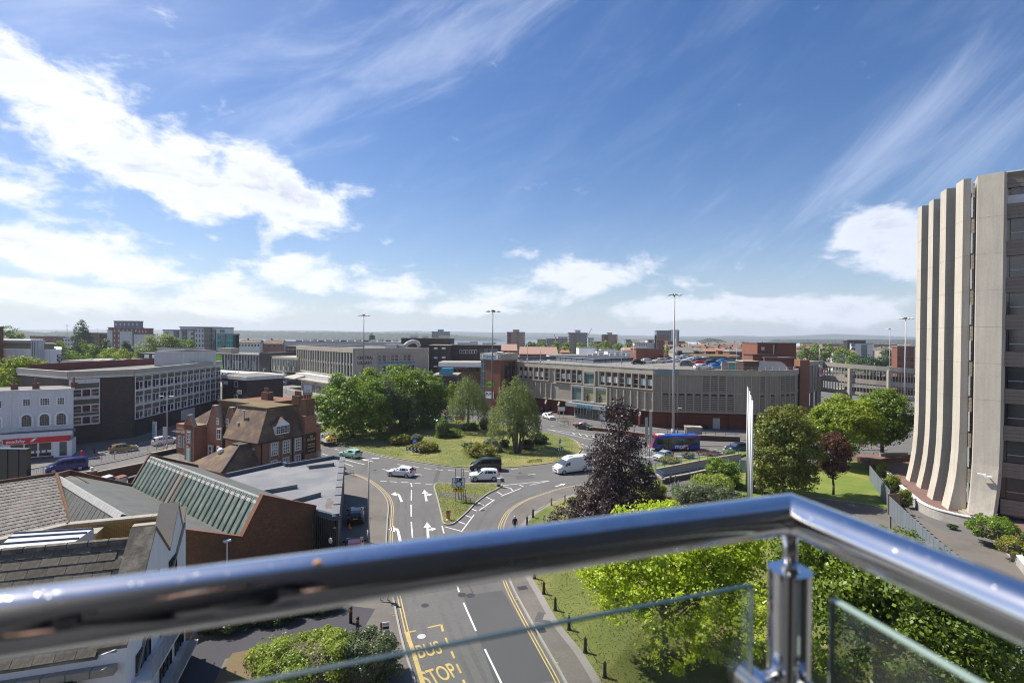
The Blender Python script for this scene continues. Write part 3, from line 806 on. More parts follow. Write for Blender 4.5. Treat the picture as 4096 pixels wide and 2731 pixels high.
def store_win(u,w,kind,z0=9.15,z1=12.3):
 f=MB().box(0,w,-.06,-.003,0,z1-z0)
 key=('sw',round(w,2),kind)
 gm={'a':'blind','b':'glass_dark','c':'glass_blue','d':'white_dirty'}[kind]
 me=cached(key,lambda:MB().box(0,w,-.06,-.003,0,z1-z0).mesh('window_frame',M_['red_brown_panel']))
 g1=cached(key+(1,),lambda:MB().box(.05,w-.05,-.10,-.062,.85,2.1).mesh('pane',M_[gm]))
 g2=cached(('swt',round(w,2)),lambda:MB().box(0,w,-.14,-.062,2.12,2.2).box(0,w,-.14,-.062,.75,.83).mesh('transom',M_['white_dirty']))
 o=inst('window',me,st,F@T(u,0,z0))
 inst('pane',g1,o,F@T(u,0,z0));inst('transom',g2,o,F@T(u,0,z0))
seq='acaadbca'
for i in range(8):
 store_win(U(1.9*i+1.45),1.1,'aabacdda'[i]);
for i in range(9):rib(U(1.9*i),9.0,12.5)
for i in range(5):store_win(U(20.6+1.85*i+1.4),1.05,'acadc'[i])
for i in range(6):rib(U(20.4+1.85*i),9.0,12.5)
for i in range(3):store_win(U(32.0+1.9*i+1.4),1.05,'cdd'[i])
for i in range(3):store_win(U(38.3+1.9*i+1.4),1.05,'dda'[i])
for i in range(7):rib(U(31.8+1.95*i),9.0,12.5)
boxpart('sill',st,'concrete_light',0,15.2,-.5,-.0,8.9,9.1,F@T(U(15.2),0,0))
boxpart('sill',st,'concrete_light',0,9.4,-.5,-.0,8.9,9.1,F@T(U(29.8),0,0))
boxpart('sill',st,'concrete_light',0,12.0,-.5,-.0,8.9,9.1,F@T(U(44),0,0))
for i in range(7):rib(U(1.95*i),4.3,8.4,d=.5)
for i in range(9):rib(U(31+1.95*i),4.3,8.4,d=.4)
for a_ in (.35,6.2,25,28):boxpart('panel_joint',st,'charcoal',0,.03,-.012,-.002,9.0,12.5,F@T(U(a_ if a_>20 else 15.4+a_*0),0,0))
def display(u,z,w,h,gm):
 t=.32
 fr=MB().box(0,w,-.62,0,0,t).box(0,w,-.62,0,h-t,h).box(0,t,-.62,0,t,h-t).box(w-t,w,-.62,0,t,h-t)
 o=fr.build('display_window',M_['concrete_light'],st,F@T(u,0,z))
 MB().box(t,w-t,-.20,-.003,t,h-t).build('pane',M_[gm],o,F@T(u,0,z))
 MB().box(t,w-t,-.26,-.21,h-t-.5,h-t).build('transom',M_['blind'],o,F@T(u,0,z))
 MB().box(t,w-t,-.24,-.205,h*.33,h*.33+.05).box(w/2-.03,w/2+.03,-.24,-.205,t,h-t).build('glazing_bar',M_['steel'],o,F@T(u,0,z))
 if gm=='glass_lit':
  q=MB();q.tube((w*.35,-.3,.9),(w*.35,-.3,2.0),.2,.26,8);q.ball((w*.35,-.3,2.35),.14);q.tube((w*.35,-.3,.35),(w*.35,-.3,.9),.14,.2,8)
  q.build('mannequin',M_['charcoal'],o,F@T(u,0,z),smooth=True)
display(U(20.0),8.75,3.75,3.75,'glass_teal')
display(U(16.3),4.25,3.8,4.35,'glass_lit');display(U(20.15),4.25,3.8,4.35,'glass_lit');display(U(24.0),4.25,3.8,4.35,'glass_teal')
MB().box(U(24.5),U(11.8),-2.2,-.31,3.0,3.95).build('canopy',M_['sign_grey'],st,F)
text('sign_lettering','PRIMARK',1.0,M_['letter_teal'],st,F@T(U(20.8),-2.22,3.12)@UP,.04,bold=.02,spacing=1.12,sx=1.15)
MB().box(U(23.2),U(13.5),-.0,.6,.1,3.0).build('shopfront',M_['galv'],st,F)
for i,gm in enumerate(('glass_dark','glass_blue','glass_blue','glass_dark')):
 window(st,F@T(0,-.004,0),U(23.0-i*1.95),.25,1.85,2.6,2,1,'galv',gm,.09,.08,'glass_door')
MB().box(U(14.9),U(13.4),-.1,-.003,.15,2.9).build('door',M_['white'],st,F)
for t in (3.6,6.8,28.5,33.2):
 MB().add([(0,1.2,.1),(.55,1.2,.1),(.55,-.7,.1),(0,-.7,.1),(0,1.2,3.6),(.55,1.2,3.6),(.55,-.2,3.6),(0,-.2,3.6),(0,-.7,2.6),(.55,-.7,2.6)],[(3,2,1,0),(3,8,9,2),(8,7,6,9),(4,5,6,7),(1,2,9,6,5),(0,4,7,8,3)]).build('buttress',M_['brick_base'],st,F@T(U(t),0,0))
 MB().add([(0,-.72,2.6),(.55,-.72,2.6),(.55,-.22,3.62),(0,-.22,3.62)],[(0,1,2,3)]).build('buttress_cap',M_['stone'],st,F@T(U(t),0,0))
F2,L2=FR(A,B_)
MB().box(.15,5.6,-.34,-.252,12.5,13.75).build('sign_panel',M_['sign_grey'],st,F2)
text('sign_lettering','PRIMARK',1.0,M_['letter_grey'],st,F2@T(.75,-.35,12.75)@UP,.03,bold=.015,spacing=1.2,sx=.92)
n=13
for i in range(n+1):
 boxpart('rib',st,'concrete',L2*i/n-.09,L2*i/n+.09,-.22,-.002,ZB,12.5,F2)
def louvre(F,u,z,w,h):
 o=inst('louvre',cached(('lv',round(w,2),round(h,2)),lambda:MB().box(0,w,-.05,-.003,0,h).mesh('louvre',M_['charcoal'])),st,F@T(u,0,z))
 me=cached(('lvs',round(w,2)),lambda:MB().box(.02,w-.02,-.09,-.052,0,.26).mesh('slat',M_['concrete_grey']))
 for k in range(int(h/.42)):inst('slat',me,o,F@T(u,0,z+.08+k*.42))
for i in range(1,10):
 louvre(F2,L2*(i+.2)/n,4.5,L2/n*.62,3.75)
for i in (6,7,8):louvre(F2,L2*(i+.2)/n,8.9,L2/n*.62,3.4)
F3,L3=FR(B_,C_)
for i in range(8):
 boxpart('rib',st,'concrete',L3*i/7-.08,L3*i/7+.08,-.2,-.002,ZB,12.5,F3)
for i in (0,2,4,5,6):
 louvre(F3,L3*(i+.2)/7,4.5,L3/7*.6,3.75)
 if i!=2:louvre(F3,L3*(i+.2)/7,8.9,L3/7*.6,3.4)
Fb,Lb=FR((34.1,121.0),(56.5,118.0))
for t in (3,7.5,16.5,20.5):boxpart('pilaster',st,'brick_base',t,t+.5,-.3,-.002,0,3.9,Fb)
boxpart('door',st,'galv',13.0,14.6,-.06,-.003,.15,2.6,Fb)
MB().box(0,Lb,-.05,-.003,2.95,3.05).build('string_course',M_['brick_brown'],st,Fb)
bar=[(.6,155),(1,167.2),(14.8,174.2),(25,156.4),(45.4,175.4),(85.5,180.6)]
for p,q in zip(bar[:-1],bar[1:]):
 Fq,Lq=FR(p,q)
 MB().box(0,Lq,0,.12,13.5,14.55).build('barrier_panel',M_['trim_blue'],st,Fq)
 MB().box(0,Lq,-.12,-.002,13.65,13.8).box(0,Lq,-.06,.18,14.552,14.62).build('barrier_rail',M_['lead_white'],st,Fq)
 for k in range(int(Lq/3)):boxpart('barrier_post',st,'charcoal',k*3,k*3+.1,-.12,0,13.25,14.5,Fq)
def roofbox(par,name,px0,px1,pytop,D0,z0,depth,m,roofm='roof_grey',zt=None):
 x0,x1=(px0-2048)/FPX*D0,(px1-2048)/FPX*D0
 zt=zt or ZA(pytop,(x0+x1)/2,D0)
 o=MB().box(x0,x1,D0,D0+depth,z0,zt).build(name,M_[m],par,world=True)
 MB().box(x0-.15,x1+.15,D0-.15,D0+depth+.15,zt+.002,zt+.18).build('roof',M_[roofm],o,world=True)
 return x0,x1,zt,o
x0,x1,zt,_=roofbox(st,'lift_house',2545,2655,1397,168,13.25,8,'brick_orange','charcoal')
boxpart('pilaster',st,'brick_brown',(x0+x1)/2-1.3,(x0+x1)/2-1.1,167.85,167.998,13.25,zt);boxpart('door',st,'navy',x1-1.2,x1-.2,167.9,167.998,13.25,15.4)
x0,x1,zt,_=roofbox(st,'plant_house',3030,3185,1373,134,13.25,9,'brick_orange','roof_grey')
for k in (.46,):boxpart('pilaster',st,'brick_brown',x0+(x1-x0)*k,x0+(x1-x0)*k+.3,133.8,133.998,13.25,zt)
boxpart('vent',st,'white_dirty',x0+1.0,x0+1.8,133.9,133.998,zt-1.8,zt-1.0)
boxpart('drain_pipe',st,'white_dirty',x0+4.1,x0+4.3,133.8,133.998,14.5,zt-.3)
roofbox(st,'plant_house',3012,3110,1421,129,13.25,5,'brick_orange','charcoal')
roofbox(st,'plant_house',3060,3178,1432,127.5,13.25,4,'block_maroon','roof_felt')
MB().box((3150-2048)/FPX*133.99,(3186-2048)/FPX*134,128,133.99,0,16).build('stair_tower',M_['brick_red'],st,world=True)
x0,x1,zt,_=roofbox(st,'stair_house',2975,3035,1446,124.0,13.25,4,'wood_brown','concrete')
P('panel_pink',(.36,.24,.21),.5,.25,.5,2);P('panel_teal',(.10,.28,.26),.5,.3,.5,2)
for a_,b2,m in ((2890,2914,'panel_pink'),(2917,2941,'panel_teal'),(2944,2974,'panel_pink')):
 x0,x1=(a_-2048)/FPX*123.6,(b2-2048)/FPX*123.6
 boxpart('glass_screen',st,m,x0,x1,123.6,123.7,13.25,15.4)
 boxpart('screen_post',st,'galv',x0-.16,x0-.02,123.55,123.72,13.25,15.6)
x0,x1=(3035-2048)/FPX*124,(3122-2048)/FPX*124
MB().add([(x0,124,13.25),(x1,124,13.25),(x1+2.6,124,13.25),(x1+1,124,15.2),(x1,124,15.7),(x0+.3,124,15.8),(x0,124.3,13.25),(x1,124.3,13.25),(x1+2.6,124.3,13.25),(x1+1,124.3,15.2),(x1,124.3,15.7),(x0+.3,124.3,15.8)],[(0,1,2,3,4,5),(11,10,9,8,7,6),(5,4,10,11),(4,3,9,10),(3,2,8,9)]).build('ramp_wall',M_['galv'],st,world=True)
# ---- corner stair tower with sign ------------
tw=root('stair_tower',(-6,148),'red brick stair tower with a concrete cap and a small store sign','tower')
q=lambda px,D:((px-2048)/FPX*D)
F,L=FR((q(1920,147),147),(q(2003,143),143))
cap0,cap1=ZA(1440,q(1990,145),145),ZA(1414,q(1990,145),145)
MB().box(0,L,0,9,cap0,cap1).build('cap',M_['concrete'],tw,F)
mb=MB();random.seed(3)
for k in range(26):x=random.uniform(0,L-.6);y=random.choice((0,8.4,random.uniform(0,8)));mb.box(x,x+.6,y,y+.5,cap1+.002,cap1+random.uniform(.1,.35))
tag(mb.build('cap_crust',M_['stone'],tw,F),kind='stuff')
MB().ball((L*.6,4,cap1),1.3,1.3,.5).build('roof_light',M_['lead_white'],tw,F,smooth=True)
MB().box(1.8,L-.2,.3,8.7,0,cap0).build('wall',M_['brick_orange'],tw,F)
MB().box(.2,1.79,.5,5,0,cap0).build('stair_glazing',M_['glass_teal'],tw,F)
for k in range(6):boxpart('glazing_bar',tw,'galv',.15,1.8,.38,.49,cap0-1.2-k*2.1,cap0-1.1-k*2.1,F)
for k in (0.15,.95):boxpart('mullion',tw,'galv',k,k+.08,.36,.495,1,cap0,F)
Fe,Le=FR((WM[tw.name].translation.x,0),(0,0))
Fs=F@T(L-.2,.3,0,math.radians(90))
for k in range(3):boxpart('window',tw,'glass_dark',2+k*1.9,3.6+k*1.9,-.05,-.003,6.5,cap0-.4,Fs)
MB().box(.9,L-.9,-.12,-.003,cap0+.35,cap1-.25).build('sign_panel',M_['white'],tw,F)
text('sign_lettering','PRIMARK',1.35,M_['letter_teal'],tw,F@T(1.1,-.13,cap0+.55)@UP,.03,sx=.62*(L-2.2)/3.6,bold=.03)
lz=ZA(1541,q(1955,147),146)
o=MB().box(2.4,5.0,-.12,-.003,lz,lz+.8).build('logo',M_['green_logo'],tw,F)
MB().tube((3.7,-.14,lz+.4),(3.7,-.04,lz+.4),.95,.95,14).build('logo_disc',M_['green_logo'],o,F)
text('logo_lettering','PITCH',.6,M_['black'],tw,F@T(2.5,-.15,lz+.12)@UP,.01,bold=.02)
MB().box(2.2,5.0,-.12,-.003,lz-3.6,lz-1.7).build('sign_panel',M_['white'],tw,F)
text('sign_lettering','PUTT',1.0,M_['black'],tw,F@T(2.35,-.13,lz-2.7)@UP,.01,bold=.02)
# ---- second shop wing with hanging concrete walls and the ramps ----------------------------------------
sw=root('shopping_centre_wing',(78,134),'stained grey concrete shop wing raised on columns with NEXT and H&M signs','building')
p0,p1=(74.3,131.5),(87.0,143.5)
F,L=FR(p0,p1)
MB().box(0,L,0,14,6.9,15.1).build('wall',M_['concrete_grey'],sw,F)
for k in range(9):boxpart('rib',sw,'concrete',L*k/8-.1,L*k/8+.1,-.3,-.002,6.9+(k%3)*.3,14.2,F)
for k in range(8):boxpart('fascia_panel',sw,'concrete_grey',L*k/8+.2,L*(k+1)/8-.2,-.16,-.002,11.2,14.1,F)if k%3 else None
MB().box(-.1,L,-.35,.2,14.2,15.3).build('parapet',M_['concrete'],sw,F)
MB().box(1.6,4.3,-.5,-.352,13.9,15.2).build('sign_panel',M_['black'],sw,F)
text('sign_lettering','NEXT',1.0,M_['white'],sw,F@T(1.75,-.51,14.2)@UP,.02,sx=.85,bold=.01)
MB().box(L-3.6,L-1.0,-.42,-.302,10.9,14.1).build('sign_panel',M_['white'],sw,F)
text('sign_lettering','H&M',2.4,M_['red_sign'],sw,F@T(L-3.45,-.43,11.6)@UP,.02,sx=.5,bold=.03)
for k in range(4):boxpart('column',sw,'concrete_light',4+k*3.8,4.7+k*3.8,.5,1.2,0,6.9,F)
MB().box(-1,L,6,12,0,6.9).build('shopfront',M_['black'],sw,F)
MB().tube((.2,-.6,14.5),(.2,-.6,16.2),.07).tube((.2,-.6,16.2),(1.0,-.9,16.3),.07).ball((1.0,-.9,16.0),.25).build('camera_bracket',M_['white_dirty'],sw,F,smooth=True)
rp=root('parking_ramp',(95,135),'two storey open concrete parking ramp with rows of slender upright fins','car park')
line=[(86.5,144),(91,137.5),(97,131.5),(104,128.5),(113,127),(124,127)]
line=smooth(line,3)
zt_=lambda t:15.0-1.9*t
nseg=len(line)-1
for lev,(dz0,dz1)in enumerate(((-1.15,0),(-4.9,-3.7),(-8.0,-7.2))):
 for i in range(nseg):
  Fq,Lq=FR(line[i],line[i+1])
  za,zb=zt_(i/nseg),zt_((i+1)/nseg)
  MB().add([(0,0,za+dz0),(Lq+.03,0,zb+dz0),(Lq+.03,.3,zb+dz0),(0,.3,za+dz0),(0,0,za+dz1),(Lq+.03,0,zb+dz1),(Lq+.03,.3,zb+dz1),(0,.3,za+dz1)],[(3,2,1,0),(4,5,6,7),(0,1,5,4),(1,2,6,5),(2,3,7,6),(3,0,4,7)]).build('parapet',M_['concrete_light' if lev==0 else 'concrete'],rp,Fq)
  MB().add([(0,.3,za+dz0-.35),(Lq,.3,zb+dz0-.35),(Lq,11,zb+dz0-.35),(0,11,za+dz0-.35),(0,.3,za+dz0),(Lq,.3,zb+dz0),(Lq,11,zb+dz0),(0,11,za+dz0)],[(3,2,1,0),(4,5,6,7),(0,1,5,4),(1,2,6,5),(2,3,7,6),(3,0,4,7)]).build('deck',M_['concrete_grey'],rp,Fq)
  if lev<2:
   nf=max(2,int(Lq/.62))
   for k in range(nf):
    t=(i+k/nf)/nseg
    u=Lq*k/nf
    boxpart('fin',rp,'concrete_light',u,u+.13,.02,.28,0,2.6,Fq@T(0,0,zt_(t)+dz0-2.62))
for i in range(0,nseg+1,3):
 p=line[i]
 boxpart('column',rp,'concrete_light',-.4,.4,-.3,.5,0,13.4,T(p[0],p[1],0,.0))
bl=MB()
for i in range(nseg):
 Fq,Lq=FR(line[i],line[i+1]);bl.box(0,Lq,10.6,10.9,6.2,7.6,Fq);bl.box(0,Lq,10.6,10.9,9.6,11.2,Fq)
bl.build('inner_parapet',M_['concrete'],rp,world=True)
# ---- civic library ---------------------------
lb=root('library',(-53.8,175),'pale library block with tall window fins, blue spandrels and CENTRAL LIBRARY lettering','library')
Lp,Lc,Lr=(-90,215),(-53.8,175),(-31.4,193)
body(lb,[Lp,Lc,Lr,(-67,233)],6.2,16.0,'concrete_light','roof_felt',.7,cap='concrete')
body(lb,[(-86,214),(-54.6,179),(-36,194),(-67,229)],0,6.19,'charcoal')
F,L=FR(Lp,Lc)
nf=22
MB().box(0,L,-.06,-.003,7.0,15.6).build('curtain_wall',M_['glass_teal'],lb,F)
MB().box(-.02,L+.02,-.55,.2,15.2,16.8).build('parapet',M_['concrete'],lb,F)
MB().box(-.02,L+.02,-.5,-.0,6.2,6.95).build('sill',M_['concrete_light'],lb,F)
for k in range(nf+1):boxpart('fin',lb,'concrete_light',(L-.5)*k/nf,(L-.5)*k/nf+.42,-.5,-.062,6.95,15.2,F)
for k in range(nf):
 boxpart('spandrel_panel',lb,'block_grey',(L-.5)*k/nf+.42,(L-.5)*(k+1)/nf,-.30,-.062,10.7,11.5,F)
 if k%3!=1:boxpart('window',lb,('glass_green','glass_blue','glass_dark')[k%3],(L-.5)*k/nf+.55,(L-.5)*(k+1)/nf-.9,-.09,-.062,7.1,10.6,F)
 boxpart('window',lb,('glass_blue','glass_green','glass_teal')[k%3],(L-.5)*k/nf+.55,(L-.5)*(k+1)/nf-.7,-.09,-.062,11.6,15.1,F)
F,L=FR(Lc,Lr)
MB().box(-.02,L+.02,-.35,.2,15.0,16.8).build('parapet',M_['concrete'],lb,F)
text('sign_lettering','CENTRAL',1.5,M_['charcoal'],lb,F@T(1.0,-.03,13.0)@UP,.06,sx=.82,bold=.03,spacing=1.1)
text('sign_lettering','LIBRARY',1.5,M_['charcoal'],lb,F@T(1.0,-.03,11.2)@UP,.06,sx=.88,bold=.03,spacing=1.1)
em=MB()
for k in range(14):
 a=k*.449;em.tube((3.6+1.1*math.cos(a),-.05,8.4+1.3*math.sin(a)),(3.6+1.1*math.cos(a+.449),-.05,8.4+1.3*math.sin(a+.449)),.09,.09,5)
 if k%2:em.tube((3.6,-.05,8.4),(3.6+1.5*math.cos(a),-.05,8.4+1.7*math.sin(a)),.06,.06,5)
em.build('crest',M_['charcoal'],lb,F)
w0,w1=L*.29,L*.80
for i in range(9):
 ww=(w1-w0)/9
 for z,gm in ((12.0,'glass_dark'),(8.2,'glass_dark')):
  window(lb,F,w0+ww*i+.1,z,ww-.2,2.4,1,2,'white_dirty',('glass_blue','glass_dark','panel_pink')[(i*7+int(z))%3],.1,.12)
 for z in (11.2,7.4):boxpart('spandrel_panel',lb,'letter_teal',w0+ww*i,w0+ww*(i+1)-.02,-.05,-.003,z,z+.7,F)
 boxpart('mullion',lb,'concrete_light',w0+ww*i-.1,w0+ww*i+.1,-.25,-.14,7,15,F)
mb=MB()
pts=[(-42,188.5,17.4),(-40,190,17.4),(-38.6,191,18.6),(-37.2,192,19.2),(-35.6,193.2,18.8),(-35,193.6,17.2)]
mb.path(pts,.75,10);mb.box(-46,-42,186,190,16.7,18.2)
mb.build('roof_duct',M_['galv'],lb,world=True,smooth=False)
for z in (17.2,17.8):
 F,L=FR(Lp,Lc);MB().box(0,L,.5,.55,z,z+.05).build('railing',M_['galv'],lb,F)
for k in range(18):boxpart('railing_post',lb,'galv',k*3,k*3+.07,.5,.56,16.7,17.9,F)
pc=root('shop_canopy',(-60,180),'cream flat canopy over the shops below the library','canopy')
F,L=FR((-97,214),(-52,168))
MB().box(14,48,-1.5,9,4.1,4.5).build('roof',M_['concrete_light'],pc,F)
MB().box(13,48,1.5,6.5,4.52,6.1).build('upstand',M_['white_dirty'],pc,F)
MB().add([(10,-2.5,4.0),(22,-2.5,4.0),(22,5,4.0),(12,5,4.0),(10,-2.5,4.4),(22,-2.5,4.4),(22,5,6.3),(15,5,6.3)],[(3,2,1,0),(4,5,6,7),(0,1,5,4),(1,2,6,5),(3,0,4,7)]).build('canopy_end',M_['concrete_light'],pc,F)
MB().box(24,47,-.6,3,.1,4.08).build('shopfront',M_['glass_dark'],pc,F)
MB().box(24,47,-.8,-.602,3.0,4.05).build('fascia',M_['concrete_light'],pc,F)
text('sign_lettering','KFC',.9,M_['red_sign'],pc,F@T(26,-.82,3.1)@UP,.02,bold=.02)
text('sign_lettering','T.X',.9,M_['charcoal'],pc,F@T(36,-.82,3.1)@UP,.02,bold=.02)
for k in range(6):boxpart('column',pc,'white_dirty',24+k*4.4,24.3+k*4.4,-.75,-.61,.1,3.0,F)
# ---- bus station range beyond ----------------
bs=root('bus_station',(-110,232),'dark glazed bus station range with pale mullions and a flat canopy','bus station')
F,L=FR((AT(1087,1480,224).x,224),(AT(1190,1480,212).x,212))
zt1=ZA(1425,F.translation.x,224)
MB().box(0,L,0,14,5.4,zt1).build('wall',M_['concrete'],bs,F)
MB().box(.3,L-.1,-.08,-.003,6.0,zt1-.9).build('glazing',M_['glass_teal'],bs,F)
for k in range(16):boxpart('mullion',bs,'concrete_light',.3+L*k/16,.5+L*k/16,-.3,-.082,5.6,zt1-.8,F)
for k in range(15):boxpart('window',bs,('glass_blue','glass_dark','white_dirty')[k*5%3],.62+L*k/16,.62+L*(k+.5)/16,-.11,-.082,6.1,7.9,F)
F,L=FR((AT(835,1480,246).x,246),(AT(1085,1480,226).x,226))
zt2=ZA(1418,F.translation.x+10,240)
MB().box(0,L,0,16,4.6,zt2).build('wall',M_['navy'],bs,F)
MB().box(-1,L+.5,-.6,17,zt2+.002,zt2+.5).build('roof',M_['roof_felt'],bs,F)
for k in range(22):boxpart('mullion',bs,'galv',L*k/22,L*k/22+.16,-.3,-.002,4.8,zt2,F)
for k in range(22):boxpart('window',bs,('glass_blue','glass_dark','block_grey')[k*5%3],L*k/22+.3,L*k/22+1.3,-.05,-.003,5.0+(k%2),zt2-2.4,F)
MB().add([(5.5,-.34,zt2),(9.5,-.34,zt2),(11.5,-.34,5),(8.5,-.34,5),(6.8,-.34,8.6)],[(0,4,3,2,1)][::-1]).build('banner',M_['green_logo'],bs,F)
MB().box(2,12,3,7,zt2+.5,zt2+3.0).build('plant_room',M_['concrete'],bs,F)
MB().box(-8,L+14,-9,-.7,4.0,4.5).build('canopy',M_['white_dirty'],bs,F)
for k in range(10):boxpart('column',bs,'charcoal',-6+k*7,-5.7+k*7,-8,-7.7,0,4.0,F)
boxpart('tower',bs,'black',L-7,L+.2,-.7,14,4.6,zt2+1.5,F)
# ---- brick office block ----------------------
O0,O1,O2,Ob=(-82.7,95.7),(-76.6,103.4),(-79.4,139.5),(-93,110)
of=root('office_block',O0,'four storey dark brick office block with bands of white framed windows','building')
poly=[O0,O1,O2,(-97,141),(-100,104)]
body(of,poly,0,12.9,'brick_dark','roof_felt')
for p,q in ((O0,O1),(O1,O2),((-100,104),O0)):
 F,L=FR(p,q)
 MB().box(-.25 if p!=O1 else .0,L+.2,-.45,.3,12.95,13.9).build('fascia',M_['concrete_light'],of,F)
 MB().box(0,L,-.35,-.002,12.5,12.94).build('soffit',M_['white_dirty'],of,F)
F,L=FR((-97,141),(-79.4,139.5));
Fi,Li=FR((-98.6,106),(-95.6,139))
MB().box(-1,Li,0,.3,12.93,14.6).build('inner_parapet',M_['block_maroon'],of,Fi)
F,L=FR(O0,O1)
MB().box(.25,4.55,-.10,-.003,3.6,12.4).build('curtain_wall',M_['white_dirty'],of,F)
for z in (9.0,5.95,2.9+.9):
 for k,gm in enumerate(('glass_dark','red_brown_panel','glass_dark')):
  window(of,F@T(0,-.102,0),.45+k*1.34,z,1.3,1.45,1,1 if k==1 else 2,'white',gm,.08,.07)
 boxpart('spandrel_panel',of,'spandrel',.45,4.4,-.13,-.102,z+1.62,z+2.55,F)
boxpart('downpipe',of,'white_dirty',-.1,.2,-.3,0,3.5,12.4,F)
MB().box(4.7,L,-.12,-.002,0,12.5).build('brick_panel',M_['brick_dark'],of,F)
F,L=FR(O1,O2)
MB().box(-.0,.35,-.2,-.002,0,12.5).build('brick_pier',M_['brick_dark'],of,F)
MB().box(.36,L-.2,-.12,-.003,3.55,12.4).build('curtain_wall',M_['white_dirty'],of,F)
nb=13;bw=(L-.7)/nb
for k in range(nb):
 u=.45+k*bw
 for z in (9.75,6.75,3.75):
  random.seed(k*31+int(z))
  gm=random.choice(('glass_dark','glass_dark','glass_blue'))
  boxpart('window',of,gm,u+.06,u+bw*.46,-.16,-.122,z,z+1.5,F)
  window(of,F@T(0,-.122,0),u+bw*.5,z-.05,bw*.42,1.55,1,1,'white',gm,.09,.09)
  boxpart('transom',of,'white',u+bw*.5,u+bw*.92,-.24,-.215,z+.22,z+.3,F)
 for z in (11.35,8.35,5.35):
  boxpart('spandrel_panel',of,'spandrel',u+.06,u+bw-.08,-.15,-.122,z+.02,z+.9,F)
 boxpart('mullion',of,'white',u-.07,u+.05,-.30,-.122,3.6,12.4,F)
for z in (11.3,9.65,8.3,6.65,5.3,3.62):MB().box(.36,L-.2,-.27,-.122,z,z+.09).build('rail',M_['white_dirty'],of,F)
MB().box(.36,L,-.06,-.002,0,3.5).build('dark_base',M_['brick_plum'],of,F)
for k in range(9):boxpart('shutter',of,'brick_plum',1+k*4,4.4+k*4,-.12,-.062,.1,3.0,F)
boxpart('hoarding_panel',of,'galv',17,23,-.16,-.125,.6,3.1,F)
x0=AT(628,1400,130).x
F,L=FR((x0,130),(AT(738,1400,127).x,127))
zt=ZA(1402,x0,130)
MB().box(0,L,0,9,13.0,zt).build('plant_room',M_['white_dirty'],of,F)
for k in range(15):boxpart('louvre_slat',of,'white_dirty',.15,L-.1,-.14,-.003,13.2+k*.3,13.36+k*.3,F)
F4,L4=FR((F@Vector((L,0,0)))[:2],AT(818,1400,137)[:2])
MB().box(0,L4,.02,7,13.0,zt-.1).build('plant_room',M_['lead_white'],of,F4)
for k in range(16):boxpart('cladding_board',of,'lead_white',.05,L4-.02,-.03,.018,13.1+k*.28,13.35+k*.28,F4)
boxpart('vent',of,'galv',2.0,3.6,-.1,-.032,16.1,17.0,F4)
for k in range(5):boxpart('air_conditioner',of,'galv',1.5+k*2.2,3.0+k*2.2,-1.2,-.5,13.05,14.4,F4)
MB().box(-.2,L+.2,-.2,8.5,zt+.002,zt+.2).build('roof',M_['roof_felt'],of,F)
for k in range(5):
 o=MB().tube((2+k*.9,2,zt+.2),(2+k*.9,2,zt+.9),.12).tube((2+k*.9,2,zt+.9),(2+k*.9,2,zt+1.0),.3).build('vent_cowl',M_['charcoal'],of,F)
# ---- small brick annexe with parking signs ----
an=root('brick_annexe',(-74,142),'small dark brick annexe with parking signs beside the office block','building')
za=ZA(1500,-72,138)
p0,p1=AT(889,1500,139)[:2],AT(988,1500,132)[:2]
F,L=FR(p0,p1)
MB().box(0,L,0,10,0,za-.9).build('wall',M_['brick_plum'],an,F)
MB().box(-.1,L+.2,-.4,10.3,za-.9,za).build('fascia',M_['white_dirty'],an,F)
MB().box(.3,L-.2,.1,9.8,za+.002,za+.05).build('roof',M_['roof_felt'],an,F)
window(an,F,L*.52,za-2.9,1.5,1.6,1,1,'white','glass_dark',.12,.08);window(an,F,L*.52,za-6.6,1.5,1.6,1,1,'white','glass_dark',.12,.08)
o=MB().box(.1,2.9,-.1,-.003,za-2.6,za-1.6).build('sign_panel',M_['white'],an,F);MB().box(.1,.8,-.12,-.102,za-2.5,za-1.8).build('sign_square',M_['sign_blue'],an,F)
MB().box(L*.62,L*.62+2.3,-.1,-.003,za-4.6,za-3.6).build('sign_panel',M_['white'],an,F)
MB().box(L*.62,L*.62+.6,-.12,-.102,za-4.6,za-3.6).build('sign_square',M_['turquoise'],an,F)
text('sign_lettering','P',.8,M_['white'],an,F@T(L*.62+.1,-.13,za-4.4)@UP,.01)
MB().box(L*.62+.8,L*.62+2.1,-.12,-.102,za-4.3,za-3.9).build('sign_arrow',M_['red_sign'],an,F)
# ---- white georgian shop ----------------------
ws=root('georgian_shop',(-77,89.5),'white stuccoed georgian terrace with arched windows over a red goadsby shopfront','building')
W0,W1=(-98.0,77.5),(-76.9,89.8)
F,L=FR(W0,W1)
zc=11.3
Gp=[tuple(W0),tuple(W1),(-83.6,97.2),(-105,86)]
MB().prism(Gp,0,zc-.25).build('wall',M_['stucco'],ws,world=True)
MB().box(-.1,L+.1,-.12,.3,zc-.25,zc).build('parapet',M_['stucco'],ws,F)
MB().prism(offs(Gp,.35,True),zc-.24,zc-.1).build('roof',M_['slate'],ws,world=True)
MB().box(-.1,L+.12,-.16,.32,zc+.002,zc+.08).build('coping',M_['lead_white'],ws,F)
boxpart('pilaster_strip',ws,'stucco',L-8.15,L-8.0,-.05,-.003,5,zc-.3,F)
for u in (L-6.6,L-4.4,L-2.15):
 w=1.25 if abs(u-L+4.4)<.1 else .95
 boxpart('window_surround',ws,'white',u-.12,u+w+.12,-.06,-.003,8.55,9.95,F)
 window(ws,F@T(0,-.061,0),u,8.65,w,1.2,4 if w>1 else 3,3,'white','glass_dark',.06,.05)
